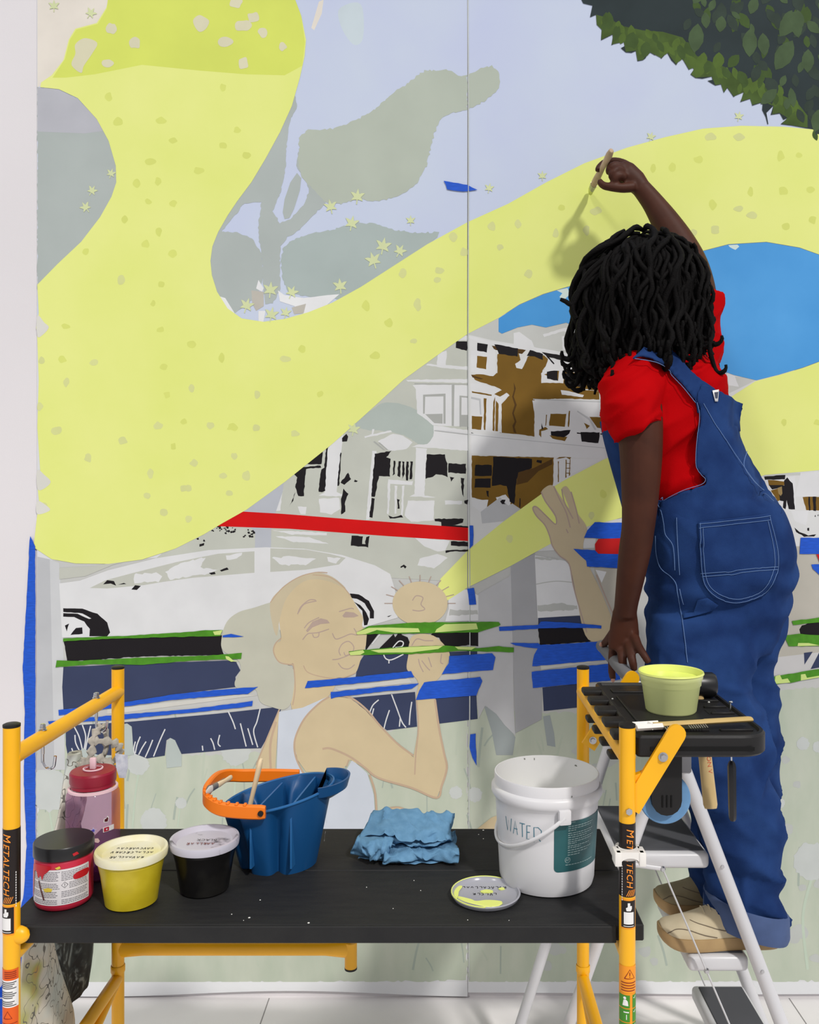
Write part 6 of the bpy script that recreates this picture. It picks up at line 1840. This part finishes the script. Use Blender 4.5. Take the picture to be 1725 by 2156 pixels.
# legs and feet inside the clothes
limb(body, [(1490, 1260, 2.255, 0.085), (1500, 1450, 2.22, 0.075), (1530, 1620, 2.215, 0.058), (1560, 1780, 2.20, 0.045), (1574, 1930, 2.19, 0.034), (1568, 1975, 2.165, 0.03)])
limb(body, [(1540, 1260, 2.35, 0.085), (1535, 1450, 2.36, 0.075), (1540, 1600, 2.355, 0.056), (1530, 1740, 2.34, 0.05), (1512, 1860, 2.335, 0.036), (1500, 1890, 2.335, 0.034)])
# left arm, hanging to the ladder handle
limb(body, [(1335, 812, 2.225, 0.066), (1346, 880, 2.18, 0.058), (1350, 960, 2.165, 0.052), (1348, 1050, 2.165, 0.045), (1344, 1110, 2.165, 0.0405), (1337, 1160, 2.175, 0.0395), (1328, 1215, 2.19, 0.035), (1320, 1265, 2.205, 0.030), (1316, 1295, 2.215, 0.0285)])
hnd = MB()
hnd.tube([W(1316, 1285, 2.213), W(1315, 1315, 2.222), W(1314, 1345, 2.228), W(1314, 1368, 2.228)], [(0.022, 0.030), (0.022, 0.036), (0.021, 0.040), (0.017, 0.040)], 18, up=(0, 1, 0))
for rows in ([(1294, 1352, 2.268, .0125), (1291, 1375, 2.250, .0120), (1289, 1398, 2.246, .0108), (1289, 1416, 2.256, .0100), (1291, 1430, 2.268, .0085)],
             [(1309, 1356, 2.235, .0130), (1310, 1380, 2.205, .0122), (1312, 1400, 2.196, .0112), (1314, 1416, 2.204, .0102), (1315, 1426, 2.212, .0085)],
             [(1324, 1354, 2.21, .0125), (1329, 1378, 2.18, .0115), (1333, 1396, 2.168, .0105), (1336, 1412, 2.172, .0085)],
             [(1336, 1340, 2.205, .0125), (1346, 1362, 2.175, .0105), (1357, 1380, 2.155, .0098), (1367, 1396, 2.148, .0085)],
             [(1300, 1322, 2.245, .0145), (1288, 1338, 2.275, .0125), (1278, 1350, 2.305, .0110), (1268, 1359, 2.325, .0085)]):
    limb(hnd, rows, 4, 12)
body.add(hnd.v, hnd.f)
# right arm, raised to the wall
limb(body, [(1445, 770, 2.34, 0.066), (1468, 690, 2.41, 0.057), (1470, 620, 2.46, 0.050), (1456, 562, 2.495, 0.0475), (1430, 513, 2.525, 0.046), (1401, 466, 2.545, 0.0395), (1375, 427, 2.558, 0.0315), (1352, 398, 2.568, 0.0275)])
hr = MB()
hr.tube([W(1358, 404, 2.566), W(1338, 382, 2.572), W(1318, 366, 2.575), W(1304, 358, 2.575)], [(0.024, 0.024), (0.027, 0.033), (0.027, 0.037), (0.020, 0.034)], 18, up=(0, 1, 0))
for rows in ([(1318, 346, 2.575, .0125), (1298, 340, 2.592, .0122), (1276, 342, 2.605, .0115), (1262, 352, 2.600, .0100), (1259, 360, 2.592, .0085)],
             [(1310, 352, 2.565, .0125), (1294, 348, 2.555, .0115), (1282, 356, 2.552, .0105), (1284, 366, 2.565, .009)],
             [(1310, 362, 2.555, .0125), (1298, 358, 2.542, .0118), (1288, 368, 2.540, .0108), (1292, 379, 2.555, .009)],
             [(1316, 374, 2.55, .0118), (1304, 370, 2.54, .0108), (1295, 378, 2.54, .0098), (1298, 386, 2.552, .0085)],
             [(1334, 394, 2.555, .0150), (1312, 396, 2.548, .0140), (1288, 394, 2.546, .0125), (1270, 390, 2.55, .0110), (1262, 380, 2.556, .009)]):
    limb(hr, rows, 4, 12)
body.add(hr.v, hr.f)
bmesh_body, _ = remesh(body, 0.0042, 4)
bo = bmesh_body.build('body', m_skinp, person, ang=180)
m_eye = mat('eye_white', (230, 228, 224), 0.3)
m_pup = mat('dark_iris', (30, 18, 14), 0.3)
for s_ in (-1, 1):
    q = hm @ Vector((s_ * 0.031, 0.078, 0.004))
    e_ = MB().ball(q, 0.0125, 14, 10).build('eye', m_eye, person)
    MB().ball(q + face * 0.0085, 0.0058, 10, 8).build('iris', m_pup, e_)
m_nail = mat('fingernail', (176, 132, 116), 0.35)
for p in (W(1291, 1432, 2.258), W(1266, 1357, 2.314)):
    MB().ball(p, (0.0052, 0.003, 0.006), 10, 6).build('fingernail', m_nail, person)

# red shirt
m_red = mat('red_tshirt_cotton', (178, 5, 11), 0.8, col2=(168, 4, 9), vscale=6, spec=0.03, bump=0.1, bscale=400)
sh_ = MB()
hloft(sh_, [(1402, 742, 2.312, 62, 0.072), (1400, 762, 2.31, 90, 0.092), (1398, 792, 2.305, 118, 0.112), (1398, 830, 2.30, 131, 0.122), (1402, 896, 2.295, 131, 0.124), (1424, 960, 2.295, 130, 0.122), (1445, 1010, 2.295, 134, 0.122), (1468, 1075, 2.295, 128, 0.118), (1490, 1120, 2.295, 116, 0.11)])
limb(sh_, [(1352, 795, 2.25, 0.070), (1335, 806, 2.215, 0.078), (1333, 845, 2.175, 0.074), (1335, 884, 2.160, 0.0685), (1345, 910, 2.155, 0.0665)], 5, 24)
limb(sh_, [(1430, 800, 2.33, 0.085), (1450, 760, 2.355, 0.082), (1464, 700, 2.405, 0.072), (1468, 650, 2.435, 0.064), (1470, 622, 2.45, 0.060)], 5, 24)
shm, nn = remesh(sh_, 0.0065, 6)
nz = noise.noise
shirt_bvh = BVHTree.FromPolygons([tuple(v + nn[i] * 0.004) for i, v in enumerate(shm.v)], shm.f)
for i, v in enumerate(shm.v):
    w = nz(Vector((v.x * 9 + v.z * 5, v.y * 6, v.z * 16 - v.x * 7))) * 0.006 + (1 - abs(nz(Vector((v.x * 6 + 3, v.y * 5, v.z * 13 - v.x * 9)))) * 3) * 0.006 + nz(Vector((v.x * 20, v.y * 20, v.z * 34 - v.x * 18))) * 0.0028
    rd = max(0, 1 - abs(nz(Vector((v.x * 5 + v.y * 4, v.y * 3 + 7, v.z * 17 - v.x * 12)))) * 3.2)
    w += 0.009 * rd * rd - 0.003
    qx, qy = CX + v.x * F / v.y, CY + (H - v.z) * F / v.y
    if qx > 1475 and qy > 860:
        w = min(w, 0) - 0.012 * min(1, (qx - 1475) / 25)
    shm.v[i] = v + nn[i] * w
so = shm.build('tshirt', m_red, person, ang=180)
CAMP = Vector((0, 0, H))

# denim overalls
m_den = mat('blue_denim', (28, 49, 94), 0.8, col2=(40, 67, 118), vscale=9, spec=0.04, bump=0.25, bscale=700)
m_den2 = mat('denim_underside', (70, 88, 128), 0.85, var=0.06, vscale=30)
m_sti = mat('pale_stitching', (98, 126, 172), 0.8)
pa = MB()
hloft(pa, [(1468, 1050, 2.30, 140, 0.132), (1477, 1066, 2.30, 157, 0.147), (1485, 1088, 2.30, 162, 0.152), (1498, 1130, 2.30, 162, 0.158), (1512, 1190, 2.30, 154, 0.162), (1511, 1240, 2.305, 149, 0.160), (1506, 1285, 2.305, 141, 0.150), (1500, 1330, 2.305, 133, 0.138), (1497, 1365, 2.305, 120, 0.12)])
pa.ball(W(1560, 1195, 2.225), (0.115, 0.09, 0.115), 24, 16)
pa.ball(W(1610, 1190, 2.36), (0.075, 0.09, 0.11), 24, 16)
hloft(pa, [(1484, 1290, 2.25, 112, 0.105), (1479, 1350, 2.245, 112, 0.105), (1476, 1420, 2.235, 108, 0.102), (1492, 1520, 2.235, 110, 0.095), (1522, 1620, 2.22, 103, 0.09), (1552, 1720, 2.205, 84, 0.08), (1568, 1820, 2.195, 74, 0.076), (1571, 1900, 2.188, 75, 0.075), (1572, 1940, 2.185, 75, 0.074)])
hloft(pa, [(1545, 1290, 2.36, 112, 0.105), (1538, 1350, 2.365, 106, 0.105), (1533, 1420, 2.37, 92, 0.10), (1543, 1510, 2.37, 90, 0.097), (1550, 1610, 2.36, 86, 0.092), (1543, 1720, 2.35, 80, 0.082), (1524, 1800, 2.345, 64, 0.074), (1512, 1850, 2.34, 54, 0.068), (1510, 1872, 2.34, 52, 0.066)])
pam, nn = remesh(pa, 0.0075, 8)
for i, v in enumerate(pam.v):
    up = min(1.0, max(0.0, (1.25 - v.z) / 0.25))
    w = nz(Vector((v.x * 7 - v.z * 3, v.y * 6, v.z * 9 + v.x * 5))) * 0.013 * (0.35 + 0.65 * up) + (1 - abs(nz(Vector((v.x * 6 + 9, v.y * 5, v.z * 10 + v.x * 6)))) * 3) * 0.010 * (0.2 + 0.8 * up) + nz(Vector((v.x * 16 + v.z * 6, v.y * 14, v.z * 24))) * 0.004 * up
    rd = max(0, 1 - abs(nz(Vector((v.x * 7 - v.z * 5 + 2, v.y * 5, v.z * 8 + v.x * 7)))) * 3.4)
    w += (0.010 * rd * rd - 0.0025) * (0.25 + 0.75 * up)
    wl = v.z - (1.30 + 0.10 * (v.x - 0.65))
    if abs(wl) < 0.2:
        w += 0.007 * math.sin(wl * 75 + 5 * nz(v * 6)) * math.exp(-(wl / 0.07) ** 2)
    if v.z < 0.72:
        w += 0.003 * math.sin(v.z * 95 + 6 * nz(v * 5)) * min(1, (0.72 - v.z) / 0.12)
    pam.v[i] = v + nn[i] * w
ov = pam.build('overalls', m_den, person, ang=180)
pants_bvh = BVHTree.FromPolygons([tuple(v) for v in pam.v], pam.f)


def cast(px, py, bvhs, off, default=2.33):
    d = (W(px, py, 1.0) - CAMP).normalized()
    best = None
    for b in bvhs:
        loc, nrm, idx, dist = b.ray_cast(CAMP, d)
        o_ = off(py) if callable(off) else off
        if loc is not None and (best is None or dist < best[1]):
            if nrm.dot(d) > 0:
                nrm = -nrm
            best = (loc + nrm * o_, dist)
    if best:
        return best[0]
    return W(px, py, default)


def drape(poly, bvhs, off, name, m, parent, step=12.0, thick=0.004, default=2.33, smooth_poly=True, relax=0):
    """a cut cloth panel laid over the body surface"""
    p = [Vector(q) for q in (spline(poly, 5) if smooth_poly else poly)]
    xs, ys = [q.x for q in p], [q.y for q in p]
    n = len(p)
    extra = []
    y = min(ys) + step / 2
    while y < max(ys):
        x = min(xs) + step / 2
        while x < max(xs):
            extra.append(Vector((x, y)))
            x += step
        y += step
    vs, es, fs, *_ = geo.delaunay_2d_cdt(p + extra, [(i, (i + 1) % n) for i in range(n)], [], 1, 1e-6)
    mb = MB().add([cast(v.x, v.y, bvhs, off, default) for v in vs], [tuple(f) for f in fs])
    if relax:
        nb = [set() for _ in mb.v]
        for f in mb.f:
            for a in f:
                nb[a].update(f)
        for _ in range(relax):
            mb.v = [(v * 0.5 + sum((mb.v[k] for k in nb[i]), Vector()) / max(1, len(nb[i])) * 0.5) if nb[i] else v for i, v in enumerate(mb.v)]
    o = mb.build(name, m, parent, ang=180)
    if thick:
        md = o.modifiers.new('thickness', 'SOLIDIFY')
        md.thickness = thick
        md.offset = 0
    return o


def seam_line(pts, bvhs, off, parent, r=0.0011, dash=False, name='stitching'):
    p = spline([Vector(q) for q in pts], 14, False)
    mb = MB()
    c3 = [cast(q.x, q.y, bvhs, off) for q in p]
    mb.tube(c3, r, 6)
    return mb.build(name, m_sti, parent)


both = [shirt_bvh, pants_bvh]
panel_poly = [(1462, 846), (1467, 872), (1464, 915), (1460, 958), (1462, 984), (1472, 1000), (1482, 1010), (1476, 1021), (1440, 1030), (1412, 1044), (1392, 1058), (1390, 1100), (1480, 1110), (1580, 1105), (1645, 1085), (1638, 1058), (1620, 1030), (1594, 985), (1568, 940), (1557, 905), (1562, 872), (1564, 850), (1530, 836), (1500, 822), (1478, 812), (1466, 820)]
def panel_off(py):
    return 0.014 if py < 1035 else 0.014 - 0.016 * min(1, (py - 1035) / 50)


bp = drape(panel_poly, both, panel_off, 'back_panel', m_den, ov, step=11, default=2.345, smooth_poly=True, relax=2)
st_poly = [(1332, 762), (1352, 758), (1380, 768), (1408, 788), (1438, 818), (1460, 848), (1466, 872), (1484, 850), (1500, 824), (1478, 806), (1455, 788), (1434, 764), (1412, 742), (1392, 728), (1360, 735)]
drape(st_poly, [shirt_bvh], 0.011, 'shoulder_strap', m_den, ov, step=10, default=2.26, relax=1)
# loose top edge of the back panel standing off the shirt
flap = MB()
fl_pts = [[(1500, 824, 2.285), (1532, 838, 2.33), (1565, 850, 2.37)], [(1508, 838, 2.265), (1538, 852, 2.31), (1562, 862, 2.36)], [(1520, 868, 2.25), (1545, 876, 2.295), (1558, 882, 2.345)], [(1535, 900, 2.245), (1552, 905, 2.28), (1560, 908, 2.325)]]
flap.loft([[W(*q) for q in spline([Vector(a) for a in row], 4, False)] for row in fl_pts], False, False)
fo = flap.build('panel_flap', m_den, ov, ang=180)
md = fo.modifiers.new('thickness', 'SOLIDIFY')
md.thickness = 0.004
# front bib edge, seen past the arm
bib = MB()
rings = []
for px, py, hw in ((1404, 888, 137), (1412, 930, 136), (1430, 985, 139), (1452, 1030, 148), (1478, 1075, 162)):
    c_ = W(px, py, 2.30)
    ring = []
    for k in range(13):
        t = math.radians(118 + k * 8.5)
        ring.append(c_ + Vector((hw * 2.30 / F * 1.02 * math.cos(t), 0.142 * math.sin(t), 0)))
    rings.append(ring)
bo_ = bib.loft(spline_rings(rings, 4), False, False).build('front_bib', m_den, ov, ang=180)
md = bo_.modifiers.new('thickness', 'SOLIDIFY')
md.thickness = 0.004

pk = drape([(1470, 1100), (1476, 1099), (1545, 1091), (1612, 1083), (1621, 1084), (1628, 1105), (1637, 1150), (1639, 1192), (1631, 1224), (1606, 1254), (1570, 1268), (1532, 1269), (1500, 1256), (1481, 1230), (1474, 1180)], [pants_bvh], 0.005, 'back_pocket', m_den, ov, step=8, thick=0.003, smooth_poly=False)
for ln in ([(1472, 1104), (1545, 1096), (1619, 1088)], [(1472, 1112), (1545, 1104), (1620, 1096)], [(1476, 1206), (1550, 1201), (1633, 1192)], [(1478, 1213), (1550, 1208), (1632, 1199)],
           [(1474, 1102), (1477, 1180), (1484, 1228), (1503, 1252), (1534, 1264), (1570, 1263), (1602, 1250), (1626, 1222), (1634, 1190), (1632, 1150), (1618, 1090)],
           [(1480, 1112), (1483, 1180), (1490, 1225), (1507, 1246), (1536, 1257), (1568, 1256), (1597, 1244), (1619, 1219), (1627, 1190), (1625, 1150), (1614, 1098)]):
    seam_line(ln, [pants_bvh], 0.0078, pk, 0.0007)
for ln in ([(1462, 850), (1467, 876), (1464, 915), (1461, 958), (1463, 984), (1473, 1000), (1481, 1009), (1474, 1019), (1440, 1030), (1412, 1044), (1394, 1056)], [(1475, 852), (1495, 890), (1520, 930), (1548, 975), (1580, 1020), (1610, 1050)], [(1560, 955), (1556, 985), (1575, 1015), (1595, 1035), (1625, 1060)]):
    seam_line(ln, both, lambda q: panel_off(q) + 0.003, bp, 0.0008)
seam_line([(1336, 764), (1380, 772), (1408, 792), (1438, 822), (1460, 850)], [shirt_bvh], 0.014, bp, 0.0009)
for ln in ([(1379, 1052), (1392, 1075), (1398, 1100), (1402, 1125), (1418, 1150), (1422, 1200)], [(1381, 1128), (1383, 1165), (1392, 1195), (1412, 1212), (1424, 1228), (1428, 1250), (1435, 1290), (1442, 1340), (1448, 1395)], [(1425, 1090), (1428, 1150), (1432, 1210)], [(1432, 1240), (1436, 1258), (1440, 1272)]):
    seam_line(ln, [pants_bvh], 0.002, ov, 0.0009)
drape([(1470, 1262), (1490, 1258), (1512, 1272), (1500, 1284), (1470, 1296), (1440, 1305), (1440, 1292), (1462, 1288)], [pants_bvh], 0.004, 'hammer_loop', m_den, ov, step=10, thick=0.003, smooth_poly=False)
drape([(1491, 826), (1503, 824), (1501, 848), (1496, 848)], both, 0.019, 'woven_tag', m_swht, ov, step=8, thick=0.001, smooth_poly=False)
m_tagk = mat('tag_ink', (70, 74, 90), 0.7)
drape([(1494, 830), (1501, 829), (1500, 842), (1496, 842)], both, 0.0205, 'tag_print', m_tagk, ov, step=8, thick=0, smooth_poly=False)
# turned-up cuffs
cu = MB()
rows = []
for py, hw, d in ((1892, 77, 0.084), (1899, 82, 0.089), (1938, 83, 0.09), (1950, 79, 0.086), (1940, 75, 0.082)):
    rows.append(hring(1571, py, 2.19, hw + 3, d * 1.04, tilt=-0.26))
cu.loft(rows, False).build('trouser_cuff', m_den2, ov, ang=60, label='turned-up paler denim cuff')
cu = MB()
rows = []
for py, hw, d in ((1850, 53, 0.067), (1856, 56, 0.072), (1878, 56, 0.072), (1884, 53, 0.069), (1876, 50, 0.064)):
    rows.append(hring(1511, py, 2.34, hw, d, tilt=-0.2))
cu.loft(rows, False).build('trouser_cuff', mat('blue_denim', (40, 70, 128)), ov, ang=60)

# shoes
m_can = mat('cream_canvas_upper', (206, 194, 166), 0.75, col2=(192, 178, 148), vscale=16)
m_sole = mat('tan_rubber_sole', (176, 148, 104), 0.6, col2=(160, 132, 92), vscale=14)
m_lace = mat('grey_brown_seam', (110, 98, 82), 0.8)


def shoe(toe_px, heel_px, y, zs, up_m, label):
    """toe points to -x; zs = height of the tread"""
    x0, x1 = (toe_px - CX) * y / F, (heel_px - CX) * y / F
    L_ = x1 - x0
    t = bpy.data.objects.new('shoe', None)

    def outline(sc_=1.0):
        pts = []
        prof = [(0.0, 0.012), (0.02, 0.026), (0.08, 0.042), (0.2, 0.050), (0.35, 0.048), (0.5, 0.041), (0.65, 0.037), (0.8, 0.038), (0.92, 0.034), (0.98, 0.022), (1.0, 0.008)]
        for u, w in prof:
            pts.append((x0 + L_ * (0.5 + (u - 0.5) * sc_), y - w * sc_))
        for u, w in reversed(prof):
            pts.append((x0 + L_ * (0.5 + (u - 0.5) * sc_), y + w * sc_))
        return [(q.x, q.y) for q in spline([Vector(p) for p in pts], 3)]

    def zoff(x):
        u = (x - x0) / L_
        return 0.018 * max(0, (0.18 - u) / 0.18) ** 2

    rings = []
    for sc_, z in ((0.96, 0.0), (0.99, 0.004), (1.0, 0.010), (1.0, 0.026), (0.985, 0.030)):
        rings.append([Vector((a, b, zs + z + zoff(a))) for a, b in outline(sc_)])
    root = MB()
    # upper: sections along the foot
    ur = []
    secs = [(0.015, 0.018, 0.034), (0.05, 0.034, 0.046), (0.12, 0.044, 0.058), (0.25, 0.047, 0.070), (0.38, 0.044, 0.086), (0.5, 0.039, 0.102), (0.62, 0.036, 0.110), (0.78, 0.036, 0.108), (0.92, 0.033, 0.102), (0.985, 0.02, 0.09)]
    for u, w, h in secs:
        x = x0 + L_ * u
        ring = []
        for k in range(18):
            a = math.pi * k / 17
            ring.append(Vector((x, y - w * math.cos(a), zs + 0.024 + zoff(x) + (h - 0.024) * math.sin(a) ** 0.75)))
        ur.append(ring)
    up = MB().loft(spline_rings(ur, 3), True).build('shoe', up_m, person, ang=60)
    prop(up, label)
    MB().loft(rings, True).build('sole', m_sole, up, ang=60)
    bv = BVHTree.FromPolygons([tuple(v) for v in MB().loft(spline_rings(ur, 3), True).v], MB().loft(spline_rings(ur, 3), True).f)
    for pts in ([(0.05, 0.040), (0.12, 0.050), (0.22, 0.050), (0.34, 0.040), (0.44, 0.033)], [(0.24, 0.066), (0.36, 0.060), (0.5, 0.048), (0.68, 0.040)]):
        q = []
        for u, h in spline([Vector(p) for p in pts], 5, False):
            src = Vector((x0 + L_ * u, y - 0.2, zs + h))
            loc, nrm, i_, d_ = bv.ray_cast(src, Vector((0, 1, 0)))
            if loc is not None:
                q.append(loc + Vector((0, -0.0006, 0)))
        if len(q) > 2:
            MB().tube(q, 0.0011, 6).build('upper_seam', m_lace, up)
    lc = MB()
    for k in range(4):
        u = 0.36 + k * 0.05
        q = []
        for b in (-0.018, -0.009, 0, 0.009, 0.018):
            loc, nrm, i_, d_ = bv.ray_cast(Vector((x0 + L_ * u, y + b, zs + 0.3)), Vector((0, 0, -1)))
            if loc is not None:
                q.append(loc + Vector((0, 0, 0.0015)))
        if len(q) > 2:
            MB().tube(q, 0.0022, 6).build('lace', up_m, up)
    return up


shoe(1386, 1645, 2.160, 0.4615, m_can, 'cream canvas shoe nearer the scaffold')
shoe(1378, 1610, 2.335, 0.4615, mat('shaded_canvas_upper', (160, 148, 118), 0.75, col2=(146, 134, 104), vscale=16), 'cream canvas shoe nearer the wall, coloured as in shade')  # darker copy of the cream canvas, shade put into its colour

# hair: a mass of locs
m_hair = mat('black_locs', (12, 10, 10), 0.7, var=0.2, vscale=90, spec=0.1, bump=0.5, bscale=300)
hair = MB()
EC = W(1346, 645, 2.325)
EX, EY, EZ = 0.163, 0.15, 0.182
hcap = MB().ball(EC + Vector((0.004, 0.0, 0.012)), (EX * 0.78, EY * 0.80, EZ * 0.92), 28, 18)
hair.add(hcap.v, hcap.f)
RH = random.Random(21)
for i in range(640):
    phi = RH.uniform(0, 2 * math.pi)
    dphi = RH.gauss(0, 0.05)
    s_ = RH.uniform(0.66, 1.0) if i > 90 else RH.uniform(0.95, 1.12)
    th0 = RH.uniform(0.0, 1.0)
    toface = math.cos(phi - math.atan2(face.y, face.x))
    if toface > 0.75 and RH.random() < 0.45:
        continue
    path = []
    L_ = RH.uniform(0.30, 0.50) * (0.85 if s_ > 0.9 else 1)
    stp = 0.017
    th = th0
    tilt_x = 0.018
    p = None
    ph1, ph2 = RH.uniform(0, 6), RH.uniform(0, 6)
    dist = 0
    k = 0
    curl = RH.random() < 0.42
    thmax = RH.uniform(1.35, 1.75)
    drift = RH.uniform(-0.25, 0.12)
    while dist < L_:
        if th < thmax:
            r = Vector((EX * s_ * math.sin(th) * math.cos(phi), EY * s_ * math.sin(th) * math.sin(phi), EZ * s_ * math.cos(th)))
            q = EC + r + Vector((tilt_x * math.cos(th), 0, 0))
            th += stp / (0.16 * s_)
            phi += dphi
        else:
            u = (q - EC)
            u.z = 0
            if u.length > 1e-4:
                u.normalize()
            step_ = Vector((0, 0, -1)) * stp + u * stp * drift
            q = q + step_
        w = 0.0095
        path.append(q + Vector((w * math.sin(dist * 45 + ph1), w * math.sin(dist * 38 + ph2), w * 0.6 * math.sin(dist * 50 + ph2))))
        dist += stp
        k += 1
    if path[-1].z < H - (790 - CY) * 2.3 / F:
        zmin = H - (790 - CY) * 2.3 / F + RH.uniform(-0.045, 0.07)
        path = [a for a in path if a.z > zmin]
    if len(path) < 4:
        continue
    if curl:
        e = path[-1]
        t = (path[-1] - path[-2]).normalized()
        out = (e - EC)
        out.z = 0
        out = out.normalized() if out.length > 1e-4 else Vector((1, 0, 0))
        rr_ = RH.uniform(0.012, 0.02)
        for a in range(1, 8):
            an = a * 0.5
            path.append(e + out * rr_ * (1 - math.cos(an)) + Vector((0, 0, -1)) * rr_ * math.sin(an))
    n = len(path)
    r0 = RH.uniform(0.0050, 0.0078)
    hair.tube(path, [r0 * (0.75 + 0.25 * min(1, j / 2)) * (1 if j < n - 3 else 0.9 - 0.17 * (j - n + 3)) * (1 + 0.13 * math.sin(j * 2.1 + ph1)) for j in range(n)], 7)
# the loose strands flying out on the left, and a curl by the raised arm
for pts in ([(1300, 540), (1255, 570), (1222, 610), (1206, 640), (1190, 634), (1180, 630)], [(1290, 560), (1245, 590), (1212, 622), (1206, 650), (1215, 670)], [(1310, 530), (1270, 548), (1235, 580), (1215, 618)], [(1240, 640), (1220, 680), (1222, 720), (1240, 755), (1230, 775)], [(1250, 700), (1236, 740), (1228, 765), (1245, 785), (1262, 782)], [(1265, 720), (1262, 760), (1250, 778), (1236, 770), (1240, 752)], [(1300, 740), (1305, 775), (1325, 790), (1345, 785), (1350, 775)],
            [(1440, 570), (1462, 560), (1468, 548), (1458, 544), (1448, 556), (1452, 580), (1470, 585)], [(1450, 590), (1476, 610), (1484, 650), (1478, 690), (1482, 720), (1470, 735)], [(1455, 700), (1470, 740), (1462, 770), (1475, 785), (1486, 765)], [(1440, 740), (1452, 775), (1465, 800), (1458, 820)]):
    yy = 2.25 if pts[0][0] < 1400 else 2.27
    p = spline([W(a, b, yy) for a, b in pts], 5, False)
    n = len(p)
    hair.tube(p, [0.0075 * (1 - 0.45 * (j / n) ** 3) for j in range(n)], 7)
hair.build('hair', m_hair, person, ang=70, label='shoulder-length black locs')

# the brush she paints with
m_oldw = mat('worn_brush_handle', (196, 168, 140), 0.6, col2=(170, 146, 112), vscale=20)
brush('paint_brush', W(1288, 317, 2.50), Vector(MP((1240, 409), 0.006)), 'worn flat brush in the painter\'s raised hand', 0.0115, 0.022, 0.03, m_oldw, m_ferr, mat('lime_loaded_bristle', (206, 214, 110), 0.7), flat=0.85, bw=1.25)
